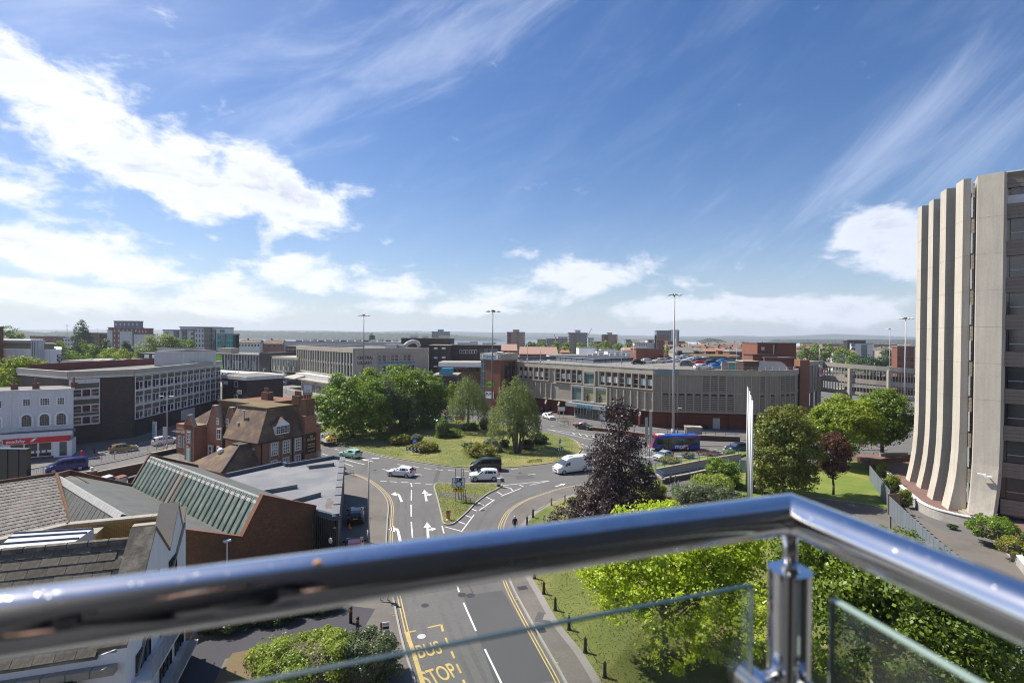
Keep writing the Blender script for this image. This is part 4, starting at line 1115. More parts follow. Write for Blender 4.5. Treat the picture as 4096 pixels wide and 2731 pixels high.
def arched(u,z,w,h):
 n=10
 def ring(r,zz):return [(u+w/2-r,zz)]+[(u+w/2-r*math.cos(math.pi*k/n),z+h-w/2+r*math.sin(math.pi*k/n))for k in range(n+1)]+[(u+w/2+r,zz)]
 o_,i_=ring(w/2+.28,z),ring(w/2,z)
 m=len(o_)
 mb=MB()
 vs=[(x,-.10,zz)for x,zz in o_]+[(x,-.10,zz)for x,zz in i_]+[(x,0,zz)for x,zz in o_]+[(x,0,zz)for x,zz in i_]
 fs=[]
 for k in range(m-1):fs+=[(k,k+1,m+k+1,m+k),(2*m+k,k,k+1,2*m+k+1)[::-1],(m+k,m+k+1,3*m+k+1,3*m+k)]
 o=mb.add(vs,fs).build('arched_window',M_['white'],ws,F)
 MB().add([(x,-.03,zz)for x,zz in i_],[tuple(range(m))]).build('pane',M_['glass_dark'],o,F)
 b=MB()
 for k in (1,2,3):b.box(u+w*k/4-.03,u+w*k/4+.03,-.07,-.035,z,z+h-.15)
 for k in (1,2,3,4):b.box(u,u+w,-.065,-.035,z+h*k/5-.03,z+h*k/5+.03)
 b.build('glazing_bar',M_['stone'],o,F)
 MB().box(u-.4,u+w+.4,-.2,-.003,z-.15,z-.02).build('sill',M_['white'],o,F)
for u in (L-6.75,L-4.45,L-2.25,L-10.6):arched(u,5.2,1.25,1.95)
window(ws,F,L-10.7,8.5,1.5,1.2,5,3,'white','glass_dark',.06,.06)
o=MB().box(L-8.2,L+.35,-3.2,0,3.95,4.35).build('shop_roof',M_['roof_felt'],ws,F)
MB().box(L-22,L-8.3,-2.8,0,3.9,4.3).build('shop_roof',M_['roof_felt'],ws,F)
MB().box(L-8.3,L+.5,-3.5,-3.2,3.75,4.5).build('cornice',M_['stucco'],ws,F);MB().box(L-22,L-8.4,-3.1,-2.8,3.6,4.5).build('cornice',M_['stucco'],ws,F)
MB().box(L-8.0,L+.1,-3.62,-3.2,2.85,3.74).build('fascia_sign',M_['red_sign'],ws,F)
text('sign_lettering','goadsby',.72,M_['white'],ws,F@T(L-7.8,-3.64,3.08)@UP,.01,bold=.012)
MB().add([(L-4.9,-3.64,3.1),(L-4.5,-3.64,3.1),(L-4.0,-3.64,3.65),(L-4.4,-3.64,3.65)],[(0,1,2,3)]).build('logo',M_['white'],ws,F)
for k in range(3):window(ws,F@T(0,-3.18,0),L-7.4+1.75*k,.45,1.7,2.35,1,1,'white','glass_dark',.08,.08,'shop_window')
for k in range(7):boxpart('poster',ws,'white',L-7.1+k*.72,L-6.6+k*.72,-3.24,-3.212,1.1,1.5,F)
MB().box(L-8.2,L+.35,-3.18,0,.1,2.84).build('shop_wall',M_['white'],ws,F)
MB().box(L-7.5,L-2.0,-3.28,-3.182,.12,.44).build('stall_riser',M_['block_maroon'],ws,F)
window(ws,F@T(0,-3.18,0),L-1.35,.2,1.2,2.6,1,1,'white','glass_blue',.12,.08,'shop_door')
MB().box(L-22,L-8.3,-2.8,0,.1,3.6).build('shop_wall',M_['stucco'],ws,F)
MB().box(L-13,L-8.6,-2.95,-2.81,2.75,3.35).build('fascia_sign',M_['white_dirty'],ws,F)
text('sign_lettering','SOLICITORS',.5,M_['charcoal'],ws,F@T(L-12.6,-2.97,2.85)@UP,.01,sx=.95)
MB().box(L-12.2,L-9.3,-2.9,-2.81,.3,2.5).build('shop_window',M_['stone'],ws,F)
for u in (L-8.9,L-6.1,L-.9):
 o=MB().box(u,u+.7,3,4.2,zc-.2,zc+.9).build('chimney',M_['brick_brown'],ws,F)
 MB().tube((u+.3,3.5,zc+.9),(u+.3,3.5,zc+1.8),.2,.16).build('chimney_pot',M_['terrace_pink'],o,F)
# ---- theatre ----------------------------------
th=root('theatre',(-130,145),'white clad theatre block with a brown upper storey and a vertical LIGHTHOUSE sign','building')
F,L=FR(AT(-220,1450,150)[:2],AT(246,1450,150)[:2])
zw=ZA(1398,AT(246,1450,150).x,150);zb2=ZA(1374,AT(100,1450,150).x,150)
xq=(F@Vector((L,0,0))).x
MB().prism([(F.translation.x,150),(xq,150),(xq*1.2,180),(F.translation.x*1.2,180)],0,zw).build('wall',M_['stucco'],th,world=True)
k1,k2=(AT(15,1400,150).x-F.translation.x),(AT(204,1400,150).x-F.translation.x)
xu=F.translation.x+k2
MB().prism([(xu-60,151),(xu,151),(xu*1.1,166),(xu*1.1-60,166)],zw+.002,zb2).build('upper_storey',M_['spandrel'],th,world=True)
for k in range(14):boxpart('cladding_panel',th,'stucco',k*2.5+.04,k*2.5+2.46,-.08,-.003,1,zw-.05,F@T(L-36,0,0))
c1,c2=AT(124,1400,148).x,AT(153,1400,148).x
MB().box(c1,c2,148,149.9,0,ZA(1358,c1,148)).build('flue_casing',M_['lead_white'],th,world=True)
for k in range(3):boxpart('flue',th,'galv',c1+.3+k*.65,c1+.6+k*.65,147.6,147.98,0,ZA(1362,c1,148))
MB().tube((AT(18,1370,152).x,152,zb2+.6),(c1,152,zb2+.6),.7,.7,10).build('roof_duct',M_['galv'],th,world=True)
xb=AT(14,1400,149).x
MB().box(xb-14,xb,139,149,0,ZA(1306,xb,149)).build('fly_tower',M_['brick_brown'],th,world=True)
MB().box(xb-3,xb-.4,141,143,ZA(1306,xb,140),ZA(1256,xb,140)).build('mast_cabinet',M_['navy'],th,world=True)
txo=F@T(L-1.2,-.10,zw-1.5)@UP@Matrix.Rotation(math.radians(-90),4,'Z')
text('sign_lettering','LIGHTHOUSE',1.9,M_['black'],th,txo,.03,bold=.05,sx=.62)
MB().add([(L-9.5,-.1,6),(L-7,-.1,10),(L-4.6,-.1,10.5),(L-5.5,-.1,7.5),(L-6.6,-.1,9.3),(L-8.6,-.1,5.5)],[(0,5,4,1),(1,4,2),(2,4,3)]).build('wall_painting',M_['stone'],th,F@T(0,0,1.5))
# ---- public house -----------------------------
pu=root('public_house',(-40,80),'red brick gabled public house with steep tiled roofs and THE GEORGE board','public house')
Bp=Vector((-36.4,73.7,0))
Fp=T(Bp,math.atan2(-.49,.87))
def PL(a,b):return (-a,b)
EZ=5.6
MB().box(-8.0,0,.0,8.6,0,EZ).build('wall',M_['brick_red'],pu,Fp)
MB().box(-28,-8.0,3.3,14,0,EZ-.3).build('wall',M_['brick_red'],pu,Fp)
rt=9.9;o_=.35
c=[(-8.2,-o_,EZ-.15),(o_,-o_,EZ-.15),(o_,8.9,EZ-.15),(-8.2,8.9,EZ-.15)]
t4=[(-9.0,2.6,rt),(-1.6,2.5,rt),(-1.6,7.4,rt),(-9.0,7.4,rt)]
MB().add([c[0],c[1],t4[1],t4[0]],[(0,1,2,3)]).build('roof_slope',M_['tile_brown'],pu,Fp)
MB().add([c[1],c[2],t4[2],t4[1]],[(0,1,2,3)]).build('roof_slope',M_['tile_brown'],pu,Fp)
MB().add([c[2],(c[3][0],8.9,c[3][2]),t4[3],t4[2]],[(0,1,2,3)]).build('roof_slope',M_['tile_brown'],pu,Fp)
MB().prism([(-17.5,4.4),(-9.0,4.4),(-9.0,2.4),(-1.5,2.4),(-1.5,7.6),(-17.5,7.6)],rt-.1,rt+.12).build('flat_roof',M_['moss_roof'],pu,Fp)
MB().box(-17.5,-9.0,4.6,14,EZ-.2,rt-.11).build('attic_wall',M_['brick_brown'],pu,Fp)
MB().tube(c[1],t4[1],.13,.13,6).build('hip_ridge',M_['tile_brown'],pu,Fp)
MB().path([(-17.5,4.38,rt+.14),(-9,4.38,rt+.14),(-9,2.38,rt+.14),(-1.5,2.38,rt+.14),(-1.5,7.6,rt+.14)],.09,6).build('roof_edge',M_['charcoal'],pu,Fp)
MB().box(-8.1,.3,-.45,-.3,EZ-.3,EZ-.14).box(.3,.45,-.45,9,EZ-.3,EZ-.14).build('gutter',M_['black'],pu,Fp)
Fe=Fp@T(0,0,0,math.radians(90))
for k in range(3):
 u=1.9+k*2.05
 boxpart('window_surround',pu,'stone',u-.22,u+1.32,-.12,-.003,3.1,EZ-.35,Fe)
 window(pu,Fe@T(0,-.122,0),u,3.2,1.1,1.85,3,4,'white','glass_blue',.09,.06)
 boxpart('window_surround',pu,'stone',u-.2,u+1.2,-.1,-.003,.7,2.6,Fe)
 window(pu,Fe@T(0,-.102,0),u,.8,1.0,1.7,3,3,'white','glass_dark',.08,.06)
 boxpart('sill_bracket',pu,'stone',u-.3,u-.1,-.2,-.13,2.8,3.1,Fe);boxpart('sill_bracket',pu,'stone',u+1.2,u+1.4,-.2,-.13,2.8,3.1,Fe)
for u in (.35,5.6,7.3):boxpart('drain_pipe',pu,'black',u,u+.12,-.16,-.003,0,EZ-.2,Fe)
MB().box(7.5,9.7,-.5,1.2,0,8.4).build('chimney_breast',M_['brick_red'],pu,Fe)
ch=MB().box(7.75,9.45,-.35,.9,8.4,11.0).build('chimney',M_['brick_brown'],pu,Fe)
for k in range(3):MB().tube((8.1+k*.5,.3,11.0),(8.1+k*.5,.3,11.7),.19,.16,8).build('chimney_pot',M_['orange' if False else 'brick_orange'],ch,Fe)
sb=MB().box(7.62,9.58,-.62,-.502,2.4,5.6).build('sign_board',M_['black'],pu,Fe)
for s_,z,sz in (('THE',4.95,.42),('GEORGE',4.45,.52),('Great Food',3.75,.36),('Served All Day',3.35,.3),('Big Screen TV',2.75,.28)):
 text('sign_lettering',s_,sz,M_['gold'],sb,Fe@T(8.6,-.635,z)@UP,.01,'CENTER',bold=.008,sx=.75)
o=MB().tube((10.4,.5,0),(10.4,.5,2.2),.8,.8,14).build('turret_base',M_['stone'],pu,Fe)
MB().tube((10.4,.5,2.2),(10.4,.5,6.4),.76,.76,14).build('turret',M_['brick_red'],pu,Fe)
for z,r in ((2.2,.9),(6.0,.88),(6.6,.95)):MB().tube((10.4,.5,z),(10.4,.5,z+.25),r,r,14).build('turret_band',M_['stone'],pu,Fe)
MB().box(7.6,10.4,1.25,8.3,0,7.0).build('wall',M_['brick_red'],pu,Fe)
MB().add([(7.4,.9,6.9),(10.7,.9,6.9),(10.7,8.6,6.9),(7.4,8.6,6.9),(7.6,3.0,9.6),(9.3,3.2,9.6)],[(0,1,5,4),(1,2,5),(2,3,4,5),(3,0,4)]).build('roof_slope',M_['tile_brown'],pu,Fe)
dm=MB();Fd=Fe@T(2.6,-.5,-.15)
dm.box(0,2.3,.25,2.0,6.35,7.75)
dm.add([(0,.25,7.75),(2.3,.25,7.75),(1.15,.25,8.7),(0,2.0,7.75),(2.3,2.0,7.75),(1.15,2.0,8.7)],[(0,1,2),(5,4,3)])
dob=dm.build('dormer',M_['white'],pu,Fd)
MB().add([(-.25,.1,7.65),(1.15,.1,8.85),(1.15,3.2,8.85),(-.25,3.2,7.65)],[(0,1,2,3)]).add([(1.15,.1,8.85),(2.55,.1,7.65),(2.55,3.2,7.65),(1.15,3.2,8.85)],[(0,1,2,3)]).build('dormer_roof',M_['tile_brown'],dob,Fd)
for k in range(3):boxpart('pane',dob,'glass_dark',.12+k*.72,.72+k*.72,.2,.248,6.5,7.55,Fd)
for k in range(3):
 mb=MB().box(.12+k*.72,.72+k*.72,.16,.199,6.83,6.87).box(.12+k*.72,.72+k*.72,.16,.199,7.18,7.22).box(.40+k*.72,.44+k*.72,.16,.199,6.5,7.55)
 mb.build('glazing_bar',M_['white'],dob,Fd)
for k,a in enumerate((5.2,)):
 pass
boxpart('sign_plate',pu,'white_dirty',-1.4,-.9,-.08,-.003,4.3,4.6,Fp)
def gable(a,w,z0,zp,b,win=True):
 n=6
 prof=[(-w/2,z0),(-w/2,z0+(zp-z0)*.25),(-w*.36,z0+(zp-z0)*.45),(-w*.2,z0+(zp-z0)*.8),(-w*.1,zp),(w*.1,zp),(w*.2,z0+(zp-z0)*.8),(w*.36,z0+(zp-z0)*.45),(w/2,z0+(zp-z0)*.25),(w/2,z0)]
 m=len(prof)
 vs=[(-a+x,b-.35,z)for x,z in prof]+[(-a+x,b+.0,z)for x,z in prof]
 gb=MB().add(vs,[tuple(range(m))[::-1],tuple(range(m,2*m))]+[(i,i+1,m+i+1,m+i)for i in range(m-1)]).build('gable',M_['brick_red'],pu,Fp)
 cp=MB()
 for i in range(1,m-2):
  x0,z0_,x1,z1_=*prof[i],*prof[i+1]
  cp.solid([(-a+x0,b-.5,z0_+.16),(-a+x1,b-.5,z1_+.16),(-a+x1,b+.15,z1_+.16),(-a+x0,b+.15,z0_+.16)],.155)
 cp.build('coping',M_['concrete_grey'],gb,Fp)
 return gb
gable(11.3,4.4,4.6,9.3,3.3);gable(15.8,4.4,4.6,9.3,3.3)
MB().box(-21.4,-18.6,1.2,3.3,0,6.0).build('porch_tower',M_['brick_red'],pu,Fp)
gable(20.0,3.0,5.2,7.6,1.55)
for a,z in ((9.0,1.0),(9.0,4.0),(11.8,1.0),(14.4,4.0),(14.4,1.0),(16.8,1.0)):
 boxpart('window_surround',pu,'stone',-a-.75,-a+.75,2.8,2.94,z-.15,z+1.85,Fp)
 window(pu,Fp@T(0,2.798,0),-a-.5,z,1.0,1.7,2,2,'white','glass_dark',.08,.05)
for a in (12.3,15.0):window(pu,Fp@T(0,2.94,0),-a-.35,6.3,.7,1.2,2,2,'white','glass_dark',.09,.05)
for a in (13.4,13.0):boxpart('drain_pipe',pu,'black',-a,-a+.14,2.75,2.94,0,8.5,Fp)
boxpart('window_surround',pu,'stone',-20.7,-19.3,1.08,1.198,3.0,5.2,Fp);window(pu,Fp@T(0,1.078,0),-20.4,3.15,.85,1.8,2,3,'white','glass_dark',.08,.05)
boxpart('door_surround',pu,'stone',-20.7,-19.3,1.08,1.198,.0,2.5,Fp);boxpart('door',pu,'car_mint',-20.45,-19.55,1.0,1.078,.1,2.15,Fp)
for a in (26.5,24.9):
 boxpart('window_surround',pu,'stone',-a-.75,-a+.7,3.15,3.298,1.2,3.5,Fp);window(pu,Fp@T(0,3.148,0),-a-.45,1.35,.9,1.9,2,3,'white','glass_blue',.09,.05)
c2=[(-28.6,2.8,3.9),(-21.6,2.8,3.9),(-21.6,12,3.9),(-28.6,14.5,3.9)]
MB().add(c2+[(-18.6,6.5,rt-.4),(-18.6,9.5,rt-.4),(-17.5,3.3,6.5)],[(0,1,4),(3,0,4,5),(1,2,5,4)]).build('roof_slope',M_['tile_brown'],pu,Fp)
MB().add([(-21.7,2.9,3.92),(-17.5,2.9,6.0),(-17.5,6.5,rt-.1),(-19.1,6.5,rt-.35)],[(0,1,2,3)]).build('roof_slope',M_['tile_brown'],pu,Fp)
for a,b,n in ((12.8,9.8,3),(4.2,9.4,4)):
 ch=MB().box(-a-.9,-a+.9,b,b+1.1,rt-1,rt+1.2).build('chimney',M_['brick_brown'],pu,Fp)
 for k in range(n):MB().tube((-a-.6+k*.4,b+.5,rt+1.2),(-a-.6+k*.4,b+.5,rt+1.95),.17,.14,8).build('chimney_pot',M_['brick_orange'],ch,Fp)
for a,b,h in ((6.3,.9,.5),(5.6,1.4,1.6)):
 z=EZ+b*1.6
 MB().tube((-a,b,z),(-a,b,z+h),.13,.13,8).tube((-a,b,z+h),(-a,b,z+h+.2),.22,.2,8).build('flue',M_['galv'],pu,Fp)
lx=Fp
MB().box(-7.5,-.2,-5.0,-.02,0,2.5).build('outbuilding_wall',M_['brick_red'],pu,Fp)
MB().add([(-8.2,-5.6,2.4),(.3,-5.6,2.4),(.3,-.05,2.4),(-8.2,-.05,2.4),(-3.6,-1.6,5.2),(-1.9,-1.6,5.2),(-1.9,-.05,5.2),(-3.6,-.05,5.2)],[(0,1,5,4),(1,2,6,5),(3,0,4,7),(4,5,6,7)]).build('roof_slope',M_['tile_brown'],pu,Fp)
MB().box(-3.8,-1.7,-1.8,-.03,5.15,5.3).tube((.3,-5.6,2.5),(-1.8,-1.7,5.25),.14).build('hip_ridge',M_['charcoal'],pu,Fp)
MB().ball((-4.3,-3.0,4.4),.5,.42,.42).build('vent_cowl',M_['white'],pu,Fp,smooth=True)
cr=MB().box(-6.4,-6.2,-.5,-.003,3.9,4.2)
# ---- grey flat-roofed shop and sawtooth workshop -------------------------------------------------------
gy=root('flat_roofed_shop',(-22,62),'flat grey membrane roofed shop with dark parapets in front of the pub','building')
ZG=5.0
gp=[G(1378,1828,ZG),G(1150,1852,ZG),G(1133,1843,ZG),G(905,1892,ZG),G(1262,2040,ZG),G(1352,2062,ZG)]
gp=[(p.x,p.y)for p in gp]
gp=[gp[0],G(1335,1821,ZG)[:2],gp[1],gp[2],gp[3],gp[4],(-15.3,45.4)]
body(gy,gp,0,ZG-.5,'corrug',None)
MB().prism(offs(gp[::-1],.12,True)[::-1]if False else gp,ZG-.49,ZG-.42,bottom=False).build('roof',M_['roof_grey'],gy,world=True)
for i in range(len(gp)):
 p,q_=gp[i],gp[(i+1)%len(gp)]
 F,L=FR(p,q_)
 if i in (4,):continue
 wd=.55 if i==6 else .28
 MB().box(-.02,L+.02,-.05 if i==6 else -.05,wd,ZG-.4,ZG+.02).build('parapet',M_['trim_blue'],gy,F if i!=6 else FR(q_,p)[0]@T(0,-.5,0))
 if i==6:
  Fq=FR(q_,p)[0]@T(0,-.5,0)
  for k in range(8):boxpart('coping',gy,'roof_grey',.05+k*L/8,(k+1)*L/8-.35,-.07,.57,ZG+.025,ZG+.09,Fq)
for a,b,w in (((1045,1962),(1190,1937),.5),((1170,1998),(1284,1968),.5),((1235,1862),(1337,1850),1.3)):
 p,q_=G(*a,ZG),G(*b,ZG);F,L=FR(p[:2],q_[:2])
 MB().add([(0,0,ZG-.41),(L,0,ZG-.41),(L,1.4*w,ZG-.41),(0,1.4*w,ZG-.41),(0,0,ZG+.0),(L,0,ZG+.0),(L,1.4*w,ZG-.35),(0,1.4*w,ZG-.35)],[(0,1,5,4),(1,2,6,5),(2,3,7,6),(3,0,4,7),(4,5,6,7)]).build('roof_upstand',M_['roof_grey'],gy,F)
P('puddle',(.16,.12,.09),.35,.5,1.5,5,col2=(.22,.2,.2))
MB().prism([(p.x,p.y)for p in GP(smooth([(1300,2020),(1318,1985),(1345,2000),(1340,2035),(1315,2040)],4,True),ZG-.4)],ZG-.418,ZG-.412,bottom=False).build('stain',M_['puddle'],gy,world=True)
F,L=FR(gp[5],gp[6])
nrib=12
for k in range(nrib):boxpart('cladding_rib',gy,'charcoal',.1+k*L/nrib,.1+k*L/nrib+.12,-.1,-.003,0,ZG-.45,F)
MB().tube((L-.8,-.2,2.7),(L-.8,-.13,2.7),.24,.24,14).build('satellite_dish',M_['white'],gy,F)
MB().box(L-.3,L+.0,-.4,-.12,3.6,4.0).build('floodlight',M_['black'],gy,F)
wk=root('workshop',(-30,45),'brick workshop with a sawtooth roof of green glazing and grey corrugated sheet','workshop')
R0,R1=Vector((-21.2,43.3,7.2)),Vector((-40.4-.3,57.5,7.2))
ax=Vector((-.806,.592,0));gx=Vector((.6,.8,0))
Lr=(R1-R0).length
E0=R0+gx*5.0-Vector((0,0,2.2));V0=R0-gx*1.7-Vector((0,0,3.0));W0_=V0-gx*4.6+Vector((0,0,2.0))
W0r=W0_+Vector((0,0,.9));
def along(p,t):return p+ax*t
MB().solid([E0,along(E0,Lr),along(R0,Lr),R0],.1).build('roof_sheet',M_['corrug'],wk,world=True)
npn=25
for k in range(npn):
 a,b=Lr*(k+.06)/npn,Lr*(k+.94)/npn
 off=Vector((-.05,-.06,.02))
 r=('glass_green','glass_green','corrug','glass_green','spandrel','glass_green','block_taupe')[(k*k+k//3)%7]if 8<k<18 else 'glass_green'
 o=MB().solid([along(V0,a)+off,along(R0,a)+off,along(R0,b)+off,along(V0,b)+off][::-1],.02).build('pane',M_[r],wk,world=True)
 s=Vector((-.12,-.12,.04))
 MB().solid([along(V0,b)+s,along(R0,b)+s,along(R0,b+.1)+s,along(V0,b+.1)+s][::-1],.04).build('glazing_bar',M_['charcoal'],wk,world=True)
MB().solid([V0,R0,along(R0,Lr),along(V0,Lr)][::-1],.05).build('glazing_backing',M_['charcoal'],wk,world=True)
rd=MB()
for k in range(34):
 a,b=Lr*(k+.03)/34,Lr*(k+.97)/34
 rd.solid([along(R0,a)+gx*-.35-Vector((0,0,.42)),along(R0,b)+gx*-.35-Vector((0,0,.42)),along(R0,b)+Vector((0,0,.1)),along(R0,a)+Vector((0,0,.1))],.05)
 rd.solid([along(R0,a)+gx*.25-Vector((0,0,.0)),along(R0,b)+gx*.25-Vector((0,0,.0)),along(R0,b)+Vector((0,0,.1)),along(R0,a)+Vector((0,0,.1))],.05)
tag(rd.build('ridge_flashing',M_['lead_dirty'],wk,world=True),kind='stuff')
MB().solid([V0+Vector((0,0,.02)),along(V0,Lr)+Vector((0,0,.02)),along(W0_,Lr+1),along(W0_,-.2)],.1).build('roof_sheet',M_['corrug'],wk,world=True)
S0=Vector((-29.6,38.9,7.2));Ls=17.5
SV=S0-gx*1.6-Vector((0,0,2.9))
MB().solid([W0_,along(W0_,Ls+3),along(S0,Ls),S0],.08).build('roof_sheet',M_['corrug'],wk,world=True)
for k in range(18):
 a,b=Ls*(k+.05)/18,Ls*(k+.95)/18
 MB().solid([along(SV,a),along(S0,a),along(S0,b),along(SV,b)][::-1],.05).build('pane',M_['corrug'],wk,world=True)
rd=MB()
for k in range(28):
 a,b=Ls*(k+.03)/28,Ls*(k+.97)/28
 rd.solid([along(S0,a)+gx*.3-Vector((0,0,.05)),along(S0,b)+gx*.3-Vector((0,0,.05)),along(S0,b)+Vector((0,0,.1)),along(S0,a)+Vector((0,0,.1))],.05)
 rd.solid([along(S0,a)+gx*-.25-Vector((0,0,.3)),along(S0,b)+gx*-.25-Vector((0,0,.3)),along(S0,b)+Vector((0,0,.1)),along(S0,a)+Vector((0,0,.1))],.05)
tag(rd.build('ridge_flashing',M_['lead_dirty'],wk,world=True),kind='stuff')
pts=[E0,R0,V0,W0_,W0_-gx*6+Vector((0,0,.6))]
gw=MB();n=len(pts)
top=[p+Vector((0,0,.28))for p in pts]
nrm=-ax*.35
gw.add([tuple(p)for p in top]+[(p.x,p.y,0)for p in pts]+[tuple(p+nrm)for p in top]+[(p.x+nrm.x,p.y+nrm.y,0)for p in pts],[f for i in range(n-1)for f in ((2*n+i,2*n+i+1,3*n+i+1,3*n+i),(i,i+1,2*n+i+1,2*n+i),(i+1,i,n+i,n+i+1))]+[(0,2*n,3*n,n)])
gw.build('gable_wall',M_['brick_brown'],wk,world=True)
cp=MB()
for i in range(n-1):
 a,b=top[i]+Vector((0,0,.09)),top[i+1]+Vector((0,0,.09))
 cp.solid([a+nrm*1.25,b+nrm*1.25,b-nrm*.25,a-nrm*.25],.085)
cp.build('coping',M_['brick_orange'],wk,world=True)
Fw=T(E0.x+nrm.x,E0.y+nrm.y,0,math.atan2(-.8,-.6)+math.pi)
for u,z in ((-1.9,4.5),(-3.0,5.0),(-4.1,4.1),(-11.3,3.9)):
 boxpart('vent_brick',wk,'brick_orange',u,u+.32,-.06,-.003,z,z+.32,Fw)
fc=[along(R0,Lr),along(E0,Lr),along(V0,Lr),along(W0_,Lr+3),along(S0,Ls)]
MB().box(-.25,.25,0,1,0,1)
cp=MB()
for a,b in ((along(V0,Lr),along(R0,Lr)),(along(R0,Lr),along(E0,Lr)),(along(V0,Lr),along(W0_,Lr+3)),(along(W0_,Lr+3),along(S0,Ls))):
 cp.solid([a+Vector((0,0,.3)),b+Vector((0,0,.3)),b+Vector((0,0,.3))+ax*.35,a+Vector((0,0,.3))+ax*.35],.6)
cp.build('coping',M_['brick_brown'],wk,world=True)
MB().prism([(p.x,p.y)for p in (E0,along(E0,Lr),along(S0,Ls),S0-gx*6,W0_-gx*6)],0,4.0,top=True).build('wall',M_['brick_brown'],wk,world=True)
MB().box(-.4,-.33,-.0,.1,0,3.8).tube((-8.0,-.3,.2),(-8.0,-.3,4.6),.05).box(-8.25,-7.75,-.45,-.12,4.6,4.75).build('lamp_post',M_['white'],wk,Fw)
# ---- slate roofed house behind the white house ---------------------------------------------------------
sl_=root('slate_roofed_house',(-46,46),'low building with a weathered pale slate roof left of the workshop','building')
t0,t1,b1,b0=G(-60,1940,7.5),G(226,1898,7.5),G(282,2090,5.0),G(-80,2175,5.0)
MB().solid([b0,b1,t1,t0],.12).build('roof',M_['block_taupe'],sl_,world=True)
MB().prism([(p.x,p.y)for p in (b0,b1,t1,t0)],0,4.9).build('wall',M_['brick_brown'],sl_,world=True)
nr,ncx=17,16
random.seed(11)
for r in range(nr):
 for k in range(ncx+1):
  u0,u1=max(0,(k-.5*(r%2))/ncx),min(1,(k+1-.5*(r%2))/ncx)
  if u1-u0<.01:continue
  v0,v1=r/nr,(r+1.0)/nr
  def pt(u,v):return b0.lerp(b1,u).lerp(t0.lerp(t1,u),v)
  g_=.004
  up=Vector((0,0,.05+random.uniform(0,.012)))
  c_=[pt(u0+g_,v0)+up+Vector((0,0,.02)),pt(u1-g_,v0)+up+Vector((0,0,.02)),pt(u1-g_,v1)+up*.6,pt(u0+g_,v1)+up*.6]
  mb=MB();cen=sum(c_,Vector())/4
  mb.solid([p-cen for p in c_],.03)
  mb.build('slate',M_['slate'],sl_,T(cen))
MB().path([b1+Vector((0,0,.12)),t1+Vector((0,0,.12)),t0+Vector((0,0,.12))],.14,6).build('ridge_tile',M_['brick_brown'],sl_,world=True)
# ---- white gabled house, nearest on the left -----------------------------------------------------------
wh=root('white_gabled_house',(-21,30),'white rendered house with zigzag gables and weathered brown tile roof nearest the railing','house')
wd=Vector((.30,-.954,0))
wl=Vector((-.954,-.30,0))
P0=Vector((-21.3,33.5,0))
def WP(s,l,z):return P0+wd*s+wl*l+Vector((0,0,z))
prof=[(0,9.6),(.75,8.7),(1.55,10.35),(3.2,8.1),(5.5,10.25),(9.4,5.9)]
base=[(s,z)for s,z in prof]
n=len(base)
mb=MB()
vs=[WP(s,0,z)for s,z in base]+[WP(s,.35,z)for s,z in base]+[WP(s,0,0)for s,z in base]+[WP(s,.35,0)for s,z in base]
fs=[]
for i in range(n-1):
 fs+=[(i,i+1,2*n+i+1,2*n+i)[::-1],(n+i,n+i+1,3*n+i+1,3*n+i),(i,i+1,n+i+1,n+i)]
fs+=[(0,n,3*n,2*n),(n-1,2*n-1,4*n-1,3*n-1)[::-1]]
mb.add([tuple(v)for v in vs],fs).build('wall',M_['white_render'],wh,world=True)
for i,wdt in ((0,.45),(1,.9),(2,1.0),(3,.9),(4,1.15)):
 (s0,z0),(s1,z1)=base[i],base[i+1]
 MB().solid([WP(s0,-.06,z0+.16),WP(s1,-.06,z1+.16),WP(s1,wdt,z1+.16),WP(s0,wdt,z0+.16)][::-1],.155).build('coping',M_['tile_old' if i in (3,4)else 'stone'],wh,world=True)
RZ,EZh=9.75,5.7
rs0,rs1=5.6,9.5
LR=19.0
MB().solid([WP(rs1,1.1,EZh),WP(rs1,LR,EZh),WP(rs0,LR,RZ),WP(rs0,1.1,RZ)][::-1],.1).build('roof',M_['tile_old'],wh,world=True)
MB().solid([WP(3.2,1.1,8.0),WP(3.2,LR,8.0),WP(rs0,LR,RZ),WP(rs0,1.1,RZ)],.1).build('roof',M_['tile_old'],wh,world=True)
random.seed(5)
nr=11;tw_=.82
tmeshes=[]
sl_len=math.hypot(rs1-rs0,RZ-EZh)/nr
pitch=math.atan2(RZ-EZh,rs1-rs0)
tme=MB().add([(0,0,.0),(tw_-.02,0,.0),(tw_-.02,sl_len*1.0,.0),(0,sl_len,.0),(0,0,.055),(tw_-.02,0,.055),(tw_-.02,sl_len,.02),(0,sl_len,.02)],[(3,2,1,0),(4,5,6,7),(0,1,5,4),(1,2,6,5),(2,3,7,6),(3,0,4,7)]).mesh('roof_tile',M_['tile_old'])
ang=math.atan2(-wl.y,-wl.x)
for r in range(nr):
 v=r/nr
 z=EZh+(RZ-EZh)*v;s=rs1+(rs0-rs1)*v
 for k in range(23):
  l=1.15+(k+1+.5*(r%2))*tw_
  if l>19.2:continue
  q=WP(s,l,z+.03+random.uniform(0,.015))
  inst('roof_tile',tme,wh,Matrix.Translation(q)@Matrix.Rotation(ang,4,'Z')@Matrix.Rotation(pitch,4,'X')@Matrix.Rotation(random.uniform(-.012,.012),4,'Z'))
for k in range(20):
 MB().tube(WP(rs0,1.2+k*.92,RZ+.02),WP(rs0,1.2+k*.92+.87,RZ+.02),.2,.215,8).build('ridge_tile',M_['tile_old'],wh,world=True)
a,b=WP(rs0-.1,11.2,RZ+.12),WP(rs1+.1,7.4,EZh+.12)
sd=Vector((-.8,-.5,0)).normalized()
